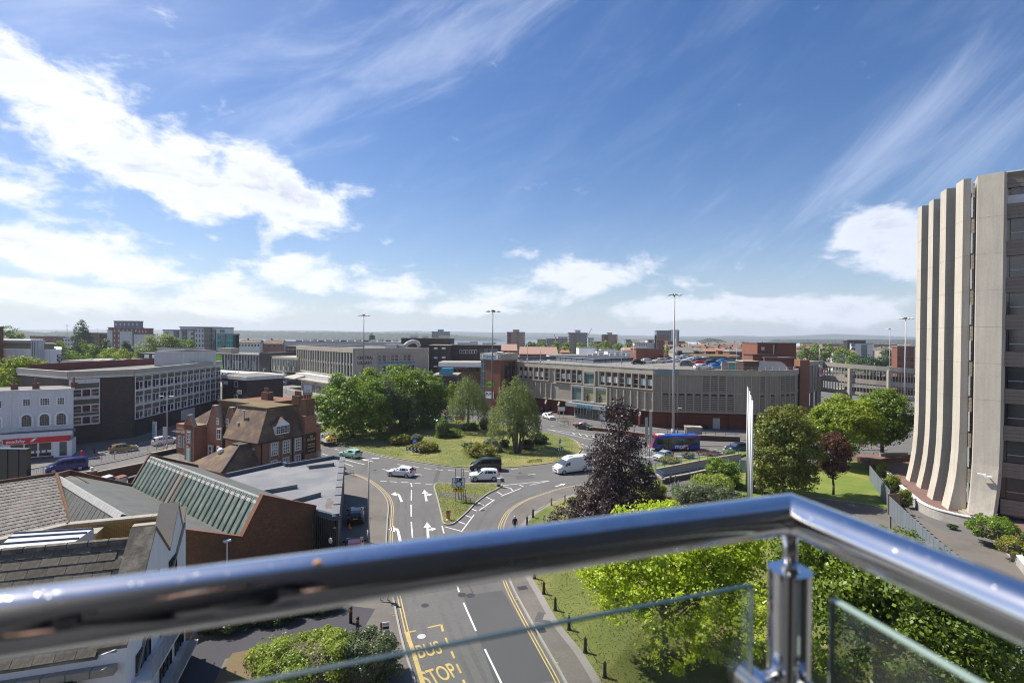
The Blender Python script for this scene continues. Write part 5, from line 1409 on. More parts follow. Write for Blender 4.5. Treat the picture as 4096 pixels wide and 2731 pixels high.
for k in range(10):
 p,q_=a.lerp(b,k/10),a.lerp(b,(k+.96)/10)
 MB().solid([p,q_,q_+wl*1.15,p+wl*1.15],.1).build('valley_tile',M_['slate' if k%2 else 'tile_old'],wh,world=True)
MB().path([a+Vector((0,0,.08)),b+Vector((0,0,.08))],.12,6).path([a+wl*1.2+Vector((0,0,.12)),b+wl*1.2+Vector((0,0,.12))],.2,6).build('hip_ridge',M_['tile_old'],wh,world=True)
MB().box(0,20,0,.3,0,5.75).build('wall',M_['white_render'],wh,T(WP(9.4,20.1,0),math.atan2(.30,.954)))
Fs_=T(WP(9.4,20.1,0),math.atan2(.30,.954))
for k in range(14):boxpart('coping',wh,'stone',6.5+k*.95,7.42+k*.95,-.42,.02,4.9,5.25,Fs_)
hp=MB().box(17.6,18.2,-.55,-.1,4.35,4.95).build('rainwater_hopper',M_['black'],wh,Fs_)
MB().tube((17.9,-.3,4.0),(17.9,-.3,4.4),.12,.34,10).tube((17.9,-.3,0),(17.9,-.3,4.0),.11,.11,10).build('downpipe',M_['concrete_light'],wh,Fs_)
Fe2=T(P0+wd*9.4,math.atan2(-wd.y,-wd.x))
for u,z,w,h in ((6.1,5.6,1.3,1.9),(3.2,5.9,1.2,1.9),(1.2,.6,1.9,4.2),(4.6,.6,1.9,4.2),(7.2,.6,1.6,4.2)):
 window(wh,Fe2,u,z,w,h,3,2 if h<3 else 4,'charcoal','glass_dark',.06,.08)
for (u0,z0,u1,z1)in ((.2,2.5,3.7,6.6),(3.8,4.4,8.9,8.6)):
 MB().solid([(u0,-.12,z0+.25),(u1,-.12,z1+.25),(u1,.0,z1+.25),(u0,.0,z0+.25)],.22).build('string_course',M_['concrete_grey'],wh,Fe2)
for z in (1.2,3.8):
 b_=MB().box(.6,8.8,-.9,-.0,z-.15,z)
 bo=b_.build('balcony',M_['white_dirty'],wh,Fe2)
 MB().box(.6,8.8,-.92,-.88,z+1.0,z+1.05).build('balcony_rail',M_['steel'],bo,Fe2)
 for k in range(40):boxpart('baluster',bo,'steel',.65+k*.2,.68+k*.2,-.92,-.89,z,z+1.0,Fe2)
MB().add([tuple(WP(-.2,1,7.9)),tuple(WP(-.2,19,7.9)),tuple(WP(3.4,19,7.9)),tuple(WP(3.4,1,7.9))],[(0,1,2,3)]).build('lead_flat',M_['roof_grey'],wh,world=True)
MB().prism([WP(s,l,0)[:2]for s,l in ((0,.3),(0,19),(9.2,19),(9.2,.4))],0,5.6,top=True).build('house_core',M_['white_render'],wh,world=True)
ya,yb,yc=G(688,2052,9.5),G(270,2093,9.5),G(-120,2180,9.5)
bme=MB().box(0,.215,-.03,.09,0,.065).mesh('brick',M_['brick_yellow'])
nbk=0
for p,q_ in ((yb,ya),(yc,yb)):
 F,L=FR(p[:2],q_[:2])
 MB().box(0,L,0,.3,5.6,9.3).build('parapet_core',M_['mortar'],wh,F)
 for k in range(int(L/1.0)):boxpart('coping_stone',wh,'stone',k*L/int(L),(k+.985)*L/int(L),-.12,.42,9.32,9.47,F)
 if p is yb:
  for r in range(14):
   for k in range(int(L/.235)):
    if nbk>=298:break
    u=k*.235+(.117 if r%2 else 0)
    if u+.22>L:continue
    inst('brick',bme,wh,F@T(u,0,9.22-r*.078));nbk+=1
  rest=MB()
  for r in range(26):
   for k in range(int(L/.235)):
    u=k*.235+(.117 if r%2 else 0)
    if u+.22>L or r*int(L/.235)+k<298 and False:continue
    if (9.22-r*.078)>9.22-13.9*.078 and nbk>=298 and r*int(L/.235)+k<300:continue
    rest.box(u,u+.215,-.028,.08,9.22-r*.078,9.285-r*.078)
  tag(rest.build('brick_courses',M_['brick_yellow'],wh,F),kind='stuff')
for u,w,dd in ((4.3,.8,.9),(10.3,4.2,.35)):
 F,L=FR(yb[:2],ya[:2])
 s_=L/15.5
 MB().box(u*s_,(u+w)*s_,-dd-.3,-.035,7.9,9.0).build('pier',M_['brick_yellow'],wh,F)
 MB().box(u*s_-.12,(u+w)*s_+.12,-dd-.45,-.13,9.0,9.16).build('pier_cap',M_['stone'],wh,F)
dz=9.55
d=[G(-40,2215,dz),G(268,2188,dz),G(375,2112,dz),G(60,2130,dz)]
MB().solid([d[0],d[1],d[2],d[3]],1.5).build('leaded_dormer',M_['lead_white'],wh,world=True)
for t in (.12,.42,.72,.95):
 p,q_=d[0].lerp(d[3],t),d[1].lerp(d[2],t)
 MB().tube(p+Vector((0,0,.04)),q_+Vector((0,0,.04)),.06,.06,6).build('lead_roll',M_['trim_blue'],wh,world=True)
# ---- concrete office tower on the right -------
ot=root('office_tower',(52,60),'tall pale concrete office tower with flared fins and dark window bands','office tower')
fd=Vector((.385,.923,0));fn=Vector((-.923,.385,0))
TZ=40.0;B0=1.0
OM=.95
def bar_fin(px_far,py,wide,deep,name='fin'):
 c=G(px_far,py,B0)
 prof_z=[(B0,0.0),(B0+1.2,.22),(B0+2.6,.46),(B0+4.5,.70),(B0+7,.87),(B0+10,.94)]+[(z,OM)for z in (16,22,28,34,TZ)]
 secs=[]
 for z,o in prof_z:
  f0=c-fn*o
  a_,b_,c2,d2=f0,f0+fd*wide,f0+fd*(wide+.0)-fn*(deep+OM-o),f0-fn*(deep+OM-o)
  secs.append([(p.x,p.y,z)for p in (a_,b_,c2,d2)])
 o=MB().loft(secs).build(name,M_['concrete_pale'],ot,world=True)
 j=MB()
 for z in (10.2,14.35,18.5,22.65,26.8,30.95,35.1):
  f0=c-fn*(OM-.006)
  q_=[f0-fd*.006,f0+fd*(wide+.006),f0+fd*(wide+.006)-fn*deep,f0-fd*.006-fn*deep]
  j.prism([(p.x,p.y)for p in q_],z,z+.035)
 j.build('joint',M_['concrete_grey'],o,world=True)
 return c
fins=[bar_fin(3638,1926,1.7,1.3),bar_fin(3682,1954,1.75,1.3),bar_fin(3729,1999,1.9,1.3),bar_fin(3793,2039,2.1,.72)]
fd_,fn_=fd,fn
fd,fn=Vector((.62,.785,0)),Vector((-.785,.62,0))
c=G(3968,2084,B0)
fd,fn=Vector((-.80,.60,0)),Vector((-.60,-.80,0))
def pier():
 secs=[]
 for z,o in [(B0,0),(B0+1.2,.12),(B0+3,.26),(B0+6,.4),(B0+10,.45),(16,.45),(22,.45),(28,.45),(34,.45),(TZ,.45)]:
  r0=c-fn*o+Vector((1.5*min(1,o/.45),0,0))*0.55
  l0=G(3872,2063,B0)-fn*o+Vector((1.0*min(1,o/.45),0,0))*.55
  k0=r0+Vector((.95,.55,0));k1=l0+Vector((2.4,3.2,0))
  secs.append([(p.x,p.y,z)for p in (l0,r0,k0,k1)])
 o=MB().loft(secs).build('corner_pier',M_['concrete_pale'],ot,world=True)
 j=MB()
 for z in (6.0,10.2,14.35,18.5,22.65,26.8,30.95,35.1):
  s=secs[5]
  cx=sum(p[0]for p in s)/4;cy=sum(p[1]for p in s)/4
  j.prism([(cx+(p[0]-cx)*1.003,cy+(p[1]-cy)*1.003)for p in s],z,z+.035)
 j.build('joint',M_['concrete_grey'],o,world=True)
 return secs[5]
ps=pier()
fd,fn=fd_,fn_
wcore=[fins[0]-fn*2.3+fd*2,fins[3]-fn*2.1]
far_c=wcore[0]+Vector((30,10,0));
r_in=Vector((ps[2][0],ps[2][1],0))
rd_=Vector((.8,-.6,0))
core=[(wcore[0].x,wcore[0].y),(wcore[1].x+.5,wcore[1].y),(ps[3][0],ps[3][1]),(r_in.x,r_in.y+.3),(r_in.x+.8*14,r_in.y+.3-.6*14),(95,60),(88,90)]
MB().prism(core,0,TZ-1.2).build('core',M_['glass_dark'],ot,world=True)
p0=fins[3]-fn*1.48+fd*.0-fn*2.1;p1=Vector((ps[3][0],ps[3][1],0))
q0,q1=fins[3]-fn*2.9,Vector((ps[0][0],ps[0][1],0))-fn*.3
for k in range(9):
 z=1.6+4.15*k+2.9
 arc=[]
 for i in range(7):
  t=i/6
  p=(fins[3]-fn*(OM+.8)-fd*.02).lerp(Vector((ps[0][0]+.6,ps[0][1]+.5,0)),t)+fn*(math.sin(t*math.pi*.6)*.35)
  arc.append((p.x,p.y))
 mb=MB()
 for r in range(4):
  zz=z+r*.42
  vs=[(*p,zz)for p in arc]+[(*p,zz+.39)for p in arc]
  mb.add(vs,[(i,i+1,7+i+1,7+i)for i in range(6)]+[(i+1,i,7+i,7+i+1)for i in range(6)])
 mb.build('curved_band',M_['concrete_light'],ot,world=True)
 mb=MB()
 for i in (2,4):mb.tube((*arc[i],z-2.3),(*arc[i],z),.05,.05,5)
 mb.tube((*arc[1],z-1.5),(*arc[5],z-1.5),.05,.05,5)
 mb.build('window_frame',M_['galv'],ot,world=True)
 mb=MB();vs=[(x+.12,y+.12,z-2.45)for x,y in arc]+[(x+.12,y+.12,z)for x,y in arc]
 mb.add(vs,[(i,i+1,8+i,7+i)for i in range(6)]).build('window',M_['glass_dark'],ot,world=True)
Fr=T(r_in.x-.2,r_in.y+.1,0,math.atan2(-.6,.8))
for k in range(10):
 z=3.3+4.15*k-1.7
 if k==9:z=TZ-1.75
 for r in range(4):
  boxpart('cladding_board',ot,'brown_clad',0,14,-.18-.02*(r%2),.25,z+r*.42,z+r*.42+.4,Fr)
 if k<9:
  for i in range(4):
   w=boxpart('window',ot,'glass_dark',.5+i*3.4,3.7+i*3.4,.06,.1,z+1.72,z+4.1,Fr)
   boxpart('transom',w,'steel',.5+i*3.4,3.7+i*3.4,.0,.055,z+2.5,z+2.58,Fr)
   boxpart('mullion',w,'charcoal',.5+i*3.4+1.6,.5+i*3.4+1.68,.0,.055,z+1.72,z+4.1,Fr)
MB().box(0,14,-.3,.3,TZ-.05,TZ+.1).build('coping',M_['white'],ot,Fr)
MB().box(.2,3.6,-.02,.05,35.0,37.4).build('plant_panel',M_['block_pale'],ot,Fr);MB().tube((1.9,-.06,36.5),(1.9,-.025,36.5),.3,.3,12).build('vent',M_['charcoal'],ot,Fr)
for i,f in enumerate(fins):
 for k in range(4):
  p=f+fd*(1.3)-fn*(.6+k*.38)
  q_=f+fd*(2.6)-fn*(.6+k*.38)
  if i==3:p,q_=f-fd*2.2-fn*(.9+k*.38),f-fd*.05-fn*(.9+k*.38)
  MB().solid([(p.x,p.y,B0+.17*(k+1)),(q_.x,q_.y,B0+.17*(k+1)),(q_.x-fn.x*.4,q_.y-fn.y*.4,B0+.17*(k+1)),(p.x-fn.x*.4,p.y-fn.y*.4,B0+.17*(k+1))][::-1],.17*(k+1)).build('step',M_['stone'],ot,world=True)
cc=tag(MB().tube((0,0,0),(0,-.5,.1),.06).box(-.35,.35,-.75,-.5,.02,.2).box(-.9,-.2,-.7,-.45,.2,.34).tube((0,0,0),(0,0,-1.6),.025).box(-.1,.2,-.15,0,-1.9,-1.5).build('security_camera',M_['white'],None,T(G(3942,1915,6.3),.6)),'white security camera on a bracket on the broad tower pier','security camera')
pq=G(3925,1905,5.8);cc.matrix_basis=T(Vector(((c-fn*.1).x,(c-fn*.1).y,0))if False else Vector((ps[0][0]*.4+ps[1][0]*.6-.1,ps[0][1]*.4+ps[1][1]*.6-.12,ZA(1905,ps[0][0]*.4+ps[1][0]*.6,ps[0][1]*.4+ps[1][1]*.6))),math.atan2(ps[1][1]-ps[0][1],ps[1][0]-ps[0][0]))
WM[cc.name]=cc.matrix_basis.copy()
terr=smooth([tuple(G(x,y,B0)[:2])for x,y in ((3535,1880),(3560,1905),(3598,1945),(3650,1990),(3688,2018),(3740,2040),(3800,2056),(3870,2072),(3930,2083),(3950,2098),(4010,2160),(4096,2260),(4200,2400))],4)
rw=root('terrace_wall',terr[0],'curving rendered retaining wall with a white coping around the tower terrace','wall')
twl=MB();vs=[(*p,0)for p in terr]+[(*p,B0+.12)for p in terr];n=len(terr)
inn=offs(terr,.3)
vs+=[(*p,B0+.12)for p in inn]+[(*p,0)for p in inn]
twl.add(vs,[f for i in range(n-1)for f in ((i,i+1,n+i+1,n+i),(n+i,n+i+1,2*n+i+1,2*n+i),(2*n+i,2*n+i+1,3*n+i+1,3*n+i))])
P('render_grey',(.36,.34,.32),.9,.3,1.2,9,bump=.03,streak=.3)
twl.build('wall',M_['render_grey'],rw,world=True)
cpm=MB();strip(cpm,terr,-.08,.38,B0+.23)
cpm.add([(*p,B0+.125)for p in offs(terr,-.08)]+[(*p,B0+.23)for p in offs(terr,-.08)],[(i,i+1,n+i+1,n+i)for i in range(n-1)])
cpm.build('coping',M_['white'],rw,world=True)
tag(MB().prism(inn+[(95,40),(95,90),(60,90)],0,B0,bottom=False).build('terrace',M_['terrace_pink'],None),kind='structure')
bw_=root('low_wall',G(3560,1855,1)[:2],'pale low wall with a white top behind the terrace left of the tower','wall')
F,L=FR(G(3522,1848,0)[:2],G(3632,1846,0)[:2]);MB().box(0,L,0,.25,0,1.5).build('wall',M_['concrete_light'],bw_,F);MB().box(0,L,-.05,.3,1.502,1.58).build('coping',M_['white'],bw_,F)
# ---- hoardings and timber fence ---------------
def panel_fence(pts,h,label,m='hoarding',pw=1.0,post='charcoal'):
 p=[G(*q_)[:2]for q_ in pts]
 ro=root('site_hoarding' if m=='hoarding' else 'timber_fence',p[0],label,'fence')
 for a,b in zip(p[:-1],p[1:]):
  F,L=FR(a,b)
  k=max(1,round(L/pw));w=L/k
  for i in range(k):
   boxpart('panel',ro,m,i*w+.03,(i+1)*w-.02,-.03,.03,.15,h,F)
   boxpart('post',ro,post,i*w-.03,i*w+.03,.0,.12,.15,h+.06,F)
   boxpart('brace',ro,post,i*w-.03,i*w+.03,.12,.55,h-.35,h-.28,F)
 return ro
hf=panel_fence(((3478,1925),(3560,2040)),2.4,'grey panelled hoarding running from the lawn back towards the timber fence')
hn=panel_fence(((3549,2055),(3735,2250),(3930,2420),(4020,2530)),2.4,'grey panelled site hoarding along the path beside the tower')
hn2=panel_fence(((4060,2600),(4200,2760)),2.4,'grey hoarding panels beyond the open gate at the picture edge')
for x,y,m in ((3718,1928,'yellow'),):
 pass
F,L=FR(G(3478,1925)[:2],G(3560,2040)[:2]);MB().box(L-1.0,L-.7,-.05,-.032,1.3,1.9).build('notice',M_['yellow'],hf,F)
F,L=FR(G(3549,2055)[:2],G(3735,2250)[:2]);MB().box(.4,.7,-.05,-.032,1.4,1.9).build('notice',M_['white'],hn,F)
F,L=FR(G(4060,2600)[:2],G(4200,2760)[:2]);MB().box(.3,.7,-.05,-.032,1.4,1.9).build('notice',M_['yellow'],hn2,F);MB().box(.3,.7,-.05,-.032,.9,1.35).build('notice',M_['white'],hn2,F)
tf=panel_fence(((3478,1885),(3640,1865)),1.8,'brown timber panel fence behind the terrace wall left of the tower','timber',1.8,'wood_brown')
tp=G(3575,2045)
gt=root('timber_gate',tp[:2],'small timber gate between the grey hoarding and the ivy wall','gate')
F,L=FR(G(3552,2062)[:2],G(3604,2058)[:2])
MB().box(0,.12,-.06,.06,.15,2.6).build('post',M_['wood_brown'],gt,F);MB().box(L-.12,L,-.06,.06,.15,2.6).build('post',M_['wood_brown'],gt,F)
for k in range(3):boxpart('board',gt,'timber',.14,L-.14,-.03,.03,.4+k*.75,1.1+k*.75,F)
# ---- subway ramp walls with blue handrails ----
def wall_line(name,pts,z1,th,m,label,rail=True,z0=0):
 p=[G(x,y,z0)[:2]for x,y in pts]
 ro=root(name,p[0],label,'wall')
 for a,b in zip(p[:-1],p[1:]):
  F,L=FR(a,b)
  MB().box(0,L,0,th,0,z1).build('wall',M_[m],ro,F)
  MB().box(-.03,L+.03,-.05,th+.05,z1+.002,z1+.12).build('coping',M_['stone'],ro,F)
  if rail:
   for zz in (.55,.95):MB().tube((0,th/2,z1+zz),(L,th/2,z1+zz),.035,.035,6).build('handrail',M_['rail_blue'],ro,F)
   for k in range(int(L/2.0)+1):boxpart('rail_post',ro,'rail_blue',k*2.0,k*2.0+.06,th/2-.03,th/2+.03,z1+.1,z1+.95,F)
 return ro
wall_line('ramp_wall',((2625,1908),(2800,1872),(2965,1842)),1.15,.35,'concrete_light','concrete ramp wall with a blue handrail below the planted bed')
wall_line('ramp_wall',((2650,1937),(2760,1916),(2930,1876)),.75,.35,'spandrel','lower dark concrete ramp wall with a blue handrail behind the walkers')
wall_line('ramp_wall',((2618,1915),(2650,1940)),.75,.35,'spandrel','short end wall of the subway ramp beside the dark purple tree')
wall_line('forecourt_wall',((2595,1757),(2700,1757),(2960,1768)),1.0,.5,'brick_dark','long dark low wall with a blue rail in front of the store')
wall_line('forecourt_wall',((2290,1705),(2370,1722),(2470,1732),(2590,1750)),.7,.4,'brick_base','low brick wall and rail at the foot of the store by the road bend')
pl=root('planter_box',G(2745,1742)[:2],'square concrete planter against the store base','planter')
F,L=FR(G(2745,1748)[:2],G(2808,1750)[:2]);MB().box(0,L,0,2,0,2.0).build('box',M_['concrete_grey'],pl,F);MB().box(-.1,L+.1,-.1,2.1,2.0,2.2).build('rim',M_['concrete'],pl,F)
def guard(pts,label,z0=.12,h=1.0,m='galv',step=1.0,bars=True,name='guard_rail'):
 p=[G(x,y,z0)[:2]for x,y in pts]
 ro=root(name,p[0],label,'railing')
 for a,b in zip(p[:-1],p[1:]):
  F,L=FR(a,b)
  MB().box(0,L,-.02,.02,z0+h-.05,z0+h).box(0,L,-.02,.02,z0+.15,z0+.2).build('rail',M_[m],ro,F)
  k=max(1,round(L/(step*2)))
  for i in range(k+1):boxpart('post',ro,m,i*L/k-.03,i*L/k+.03,-.03,.03,z0,z0+h+.04,F)
  if bars:
   mb=MB()
   for i in range(int(L/.22)):mb.box(i*.22,i*.22+.02,-.01,.01,z0+.2,z0+h-.05)
   tag(mb.build('balusters',M_[m],ro,F),kind='stuff')
guard(((-60,1962),(108,1904),(350,1858),(556,1815),(690,1778)),'galvanised guard rail along the central reservation behind the blue van')
guard(((1378,1893),(1412,1903)),'short galvanised guard rail at the corner of the flat roofed shop')
guard(((2230,1688),(2272,1686),(2272,1700),(2240,1706)),'dark guard rail at the pavement corner in front of the store',m='charcoal')
guard(((2290,1699),(2480,1728)),'galvanised handrail beside the store entrance ramp',bars=False)
guard(((720,1838),(850,1822)),'grey ramp railing by the pale blue door of the public house',m='steel')
guard(((1844,1983),(1862,1990),(1862,2010)),'short black guard rail beside the direction sign on the island',m='iron')
guard(((3220,1850),(3360,1842),(3540,1826)),'distant grey guard rail behind the trees left of the tower',bars=False)
wall_line('yard_wall',((345,1948),(620,1888)),1.7,.3,'brick_brown','brown brick yard wall behind the wheeled bins',rail=False)
gp_=root('gate_pier',G(368,1950)[:2],'square brick gate pier topped with a white ball','gate pier')
q_=G(368,1950,.12);MB().box(-.4,.4,-.4,.4,0,2.2).build('pier',M_['brick_brown'],gp_,T(q_));MB().box(-.5,.5,-.5,.5,2.2,2.35).build('cap',M_['stone'],gp_,T(q_));MB().ball((0,0,2.6),.25).build('ball',M_['white'],gp_,T(q_),smooth=True)
wall_line('yard_wall',((612,1832),(705,1812)),.8,.5,'brick_plum','low brick wall beside the public house car entrance',rail=False)
# --------- vehicles
def copy_tree(o,M,parent=None,swap=None):
 base=WM[o.name]
 c=o.copy();sc.collection.objects.link(c)
 c.parent=parent
 WM[c.name]=M.copy()
 c.matrix_basis=M if parent is None else WM[parent.name].inverted()@M
 if swap and c.data is not None and c.data.materials and c.data.materials[0].name in swap:
  c.data=cached(('sw',c.data.name,swap[c.data.materials[0].name]),lambda:recol(c.data,swap))
 for ch in KIDS.get(o.name,[]):
  n_=copy_tree(ch,M@base.inverted()@WM[ch.name],c,swap)
  KIDS.setdefault(c.name,[]).append(n_)
 return c
def recol(me,swap):
 m=me.copy()
 for i,mt in enumerate(m.materials):
  if mt.name in swap:m.materials[i]=M_[swap[mt.name]]
 return m
KIDS={}
_link0=link
def link(o,parent=None,M=None):
 r=_link0(o,parent,M)
 if parent is not None:KIDS.setdefault(parent.name,[]).append(r)
 return r
def vehicle(kind,paint,label,cat='car',group=None):
 """x forward, wheels on z=0; body lofted along its length, every opening a separate part"""
 S_=VEH[kind]
 W=S_['w']/2
 ro=empty(S_['name'],Matrix(),label,cat,group)
 secs=[]
 for x,zt,wt,zb,wb,lo in S_['st']:
  half=[(wb*.90,lo),(wb*.985,lo+.16),(wb,(lo+zb)/2),(wb*.97,zb),(wt,zt-.10),(wt*.86,zt)]
  pts=[(x,-y*W,z)for y,z in half]+[(x,y*W,z)for y,z in half[::-1]]
  secs.append(pts)
 mb=MB().loft(secs[::-1])
 bo=mb.build('body',M_[paint],ro,Matrix(),smooth=False)
 def side(x,z):
  st=S_['st']
  for a,b in zip(st[:-1],st[1:]):
   if b[0]<=x<=a[0]:
    t=(a[0]-x)/(a[0]-b[0]+1e-9)
    l=[a[i]+(b[i]-a[i])*t for i in range(6)]
    _,zt,wt,zb,wb,lo=l
    zs=[(lo+.16,wb*.985),((lo+zb)/2,wb),(zb,wb*.97),(zt-.10,wt),(zt,wt*.86)]
    return float(np.interp(z,[q[0]for q in zs],[q[1]for q in zs]))*W
  return W
 for poly in S_['glass']:
  for sgn in (1,-1):
   ps_=[(x,sgn*(side(x,z)+.012),z)for x,z in poly]
   pb_=[(x,sgn*(side(x,z)-.03),z)for x,z in poly]
   n=len(poly)
   MB().add(ps_+pb_,[tuple(range(n)),tuple(range(2*n-1,n-1,-1))]+[(i,n+i,n+(i+1)%n,(i+1)%n)for i in range(n)]).build('side_window',M_['glass_dark'],ro,Matrix())
 for nm,(xa,za,wa),(xb,zb_,wb_)in S_['screens']:
  d=Vector((xb-xa,0,zb_-za)).normalized();nn=Vector((d.z,0,-d.x))*(1 if nm=='windscreen' else -1)
  q_=[(xa,-wa*W,za),(xa,wa*W,za),(xb,wb_*W,zb_),(xb,-wb_*W,zb_)]
  o1=[tuple(Vector(p)+nn*.02)for p in q_];o2=[tuple(Vector(p)-nn*.03)for p in q_]
  MB().add(o1+o2,[(0,1,2,3),(7,6,5,4)]+[(i,4+i,4+(i+1)%4,(i+1)%4)for i in range(4)]).build(nm,M_['glass_blue' if nm=='windscreen' else 'glass_dark'],ro,Matrix())
 r=S_['r']
 wme=cached(('wheel',r),lambda:MB().tube((0,-.1,0),(0,.1,0),r,r,18).mesh('wheel',M_['rubber']))
 def mk():
  m=MB().tube((0,-.005,0),(0,.0,0),r*.66,r*.66,14)
  for k in range(5):
   a=k*1.2566;m.box(-.035,.035,-.02,0,.02,r*.6,Matrix.Rotation(a,4,'Y'))
  return m.mesh('rim',M_['rim'])
 rme=cached(('rim',r),mk)
 for x in S_['ax']:
  for sgn in (1,-1):
   o=inst('wheel',wme,ro,T(x,sgn*(W-.10),r))
   inst('rim',rme,o,T(x,sgn*(W+.002),r,0 if sgn<0 else math.pi))
   MB().tube((x,sgn*(W-.22),r+.02),(x,sgn*(W+.006),r+.02),r*1.16,r*1.16,18).build('wheel_arch',M_['black'],ro,Matrix())if False else None
 xf,xr=S_['st'][0][0],S_['st'][-1][0]
 for sgn in (1,-1):
  boxpart('headlight',ro,'headlight',xf-.22,xf+.015,sgn*W*.72-.17,sgn*W*.72+.17,S_['hl'],S_['hl']+.15)
  boxpart('tail_light',ro,'taillight',xr-.02,xr+.18,sgn*W*.80-.12,sgn*W*.80+.12,S_['tl'],S_['tl']+.24)
 boxpart('number_plate',ro,'plate_yellow',xr-.035,xr-.003,-.26,.26,S_['np'],S_['np']+.11)
 boxpart('number_plate',ro,'white',xf+.016,xf+.03,-.26,.26,.38,.49)
 boxpart('grille',ro,'black',xf-.1,xf+.012,-W*.5,W*.5,.5,.66)
 for sgn in (1,-1):boxpart('wing_mirror',ro,'black',S_['mx']-.1,S_['mx']+.06,sgn*(W+.10)-.09,sgn*(W+.10)+.09,S_['mz'],S_['mz']+.16)
 boxpart('sill',ro,'black',S_['ax'][1]+.4,S_['ax'][0]-.4,-W*.97,W*.97,.16,.26)
 return ro
VEH={'hatch':dict(name='car',w=1.78,r=.32,ax=(1.28,-1.28),hl=.62,tl=.82,np=.75,mx=.62,mz=.92,st=[(2.08,.58,.80,.50,.86,.25),(1.98,.74,.84,.62,.93,.2),(1.55,.90,.88,.78,.98,.2),(.98,.99,.86,.86,1,.2),(.30,1.38,.70,.92,1,.2),(-.2,1.46,.72,.94,1,.2),(-1.1,1.44,.70,.97,1,.2),(-1.62,1.32,.68,1.0,.98,.2),(-1.95,.98,.78,.86,.96,.22),(-2.05,.70,.84,.6,.9,.28)],glass=[[(.62,1.00),(.18,1.28),(-.36,1.33),(-.36,1.0)],[(-.44,1.0),(-.44,1.33),(-1.05,1.32),(-1.2,1.02)],[(-1.28,1.04),(-1.14,1.30),(-1.45,1.22),(-1.55,1.08)]],screens=[('windscreen',(.93,1.0,.76),(.36,1.36,.62)),('rear_window',(-1.94,1.0,.68),(-1.66,1.31,.58))]),'suv':dict(name='car',w=1.86,r=.37,ax=(1.36,-1.36),hl=.78,tl=.92,np=.85,mx=.7,mz=1.08,st=[(2.2,.70,.82,.58,.88,.3),(2.1,.92,.86,.78,.95,.25),(1.7,1.06,.9,.94,.99,.25),(1.05,1.14,.88,1.0,1,.25),(.45,1.55,.74,1.04,1,.25),(-.1,1.66,.76,1.06,1,.25),(-1.4,1.62,.74,1.1,1,.25),(-1.85,1.5,.72,1.12,.98,.25),(-2.12,1.12,.80,.98,.96,.28),(-2.2,.78,.86,.66,.9,.34)],glass=[[(.75,1.13),(.32,1.45),(-.34,1.50),(-.34,1.14)],[(-.42,1.14),(-.42,1.50),(-1.15,1.48),(-1.25,1.16)],[(-1.33,1.17),(-1.23,1.46),(-1.65,1.38),(-1.72,1.2)]],screens=[('windscreen',(1.0,1.15,.78),(.5,1.53,.66)),('rear_window',(-2.1,1.15,.7),(-1.9,1.47,.62))]),'estate':dict(name='car',w=1.8,r=.33,ax=(1.35,-1.4),hl=.62,tl=.8,np=.72,mx=.62,mz=.92,st=[(2.3,.58,.8,.5,.86,.22),(2.2,.74,.84,.62,.93,.2),(1.7,.88,.88,.78,.98,.2),(1.0,.97,.86,.86,1,.2),(.25,1.38,.7,.9,1,.2),(-.3,1.44,.72,.92,1,.2),(-1.6,1.40,.7,.95,1,.2),(-2.05,1.28,.68,.98,.98,.2),(-2.28,.96,.78,.86,.96,.22),(-2.36,.68,.84,.58,.9,.28)],glass=[[(.62,.99),(.15,1.27),(-.42,1.31),(-.42,.99)],[(-.5,.99),(-.5,1.31),(-1.15,1.30),(-1.25,1.0)],[(-1.33,1.02),(-1.25,1.29),(-1.85,1.2),(-1.95,1.06)]],screens=[('windscreen',(.95,.98,.76),(.31,1.36,.62)),('rear_window',(-2.27,.98,.66),(-2.09,1.26,.58))]),'van':dict(name='van',w=1.98,r=.36,ax=(1.55,-1.5),hl=.78,tl=1.0,np=.62,mx=1.35,mz=1.15,st=[(2.48,.72,.8,.58,.86,.3),(2.38,.98,.86,.8,.94,.25),(1.95,1.18,.9,1.05,.99,.25),(1.6,1.30,.88,1.1,1,.25),(.95,1.82,.80,1.14,1,.25),(.5,1.94,.84,1.16,1,.25),(-2.1,1.94,.84,1.16,1,.25),(-2.42,1.84,.82,1.16,1,.25),(-2.48,.75,.88,.6,.95,.3)],glass=[[(1.38,1.22),(.86,1.66),(.35,1.70),(.35,1.2)],[(.2,1.22),(.2,1.70),(-.95,1.70),(-.95,1.22)],[(-1.1,1.22),(-1.1,1.70),(-2.2,1.68),(-2.2,1.22)]],screens=[('windscreen',(1.62,1.30,.8),(.98,1.79,.72)),('rear_window',(-2.5,1.2,.74),(-2.45,1.72,.72))]),'bigvan':dict(name='van',w=2.06,r=.36,ax=(2.1,-1.75),hl=.85,tl=1.1,np=.62,mx=1.75,mz=1.25,st=[(3.08,.74,.8,.6,.86,.3),(2.98,1.05,.86,.9,.94,.25),(2.55,1.28,.9,1.1,.99,.25),(2.25,1.42,.88,1.15,1,.25),(1.55,2.12,.78,1.2,1,.25),(1.05,2.42,.82,1.22,1,.25),(.5,2.5,.84,1.22,1,.25),(-2.7,2.5,.84,1.22,1,.25),(-3.02,2.4,.82,1.22,1,.25),(-3.08,.75,.9,.6,.95,.3)],glass=[[(1.92,1.32),(1.42,1.80),(.95,1.86),(.95,1.32)]],screens=[('windscreen',(2.28,1.42,.82),(1.62,2.06,.74)),('rear_window',(-3.1,1.5,.0),(-3.05,1.6,.0))]),}
def place(o,f,r_,z=0.0,swap=None,label=None,new=True):
 a,b=G(*f,z),G(*r_,z)
 d=a-b
 M=T((a+b)/2,math.atan2(d.y,d.x))
 if new:
  c=copy_tree(o,M,None,swap)
  if label:c['label']=label
  return c
 def mv(q,par):
  pass
 return None
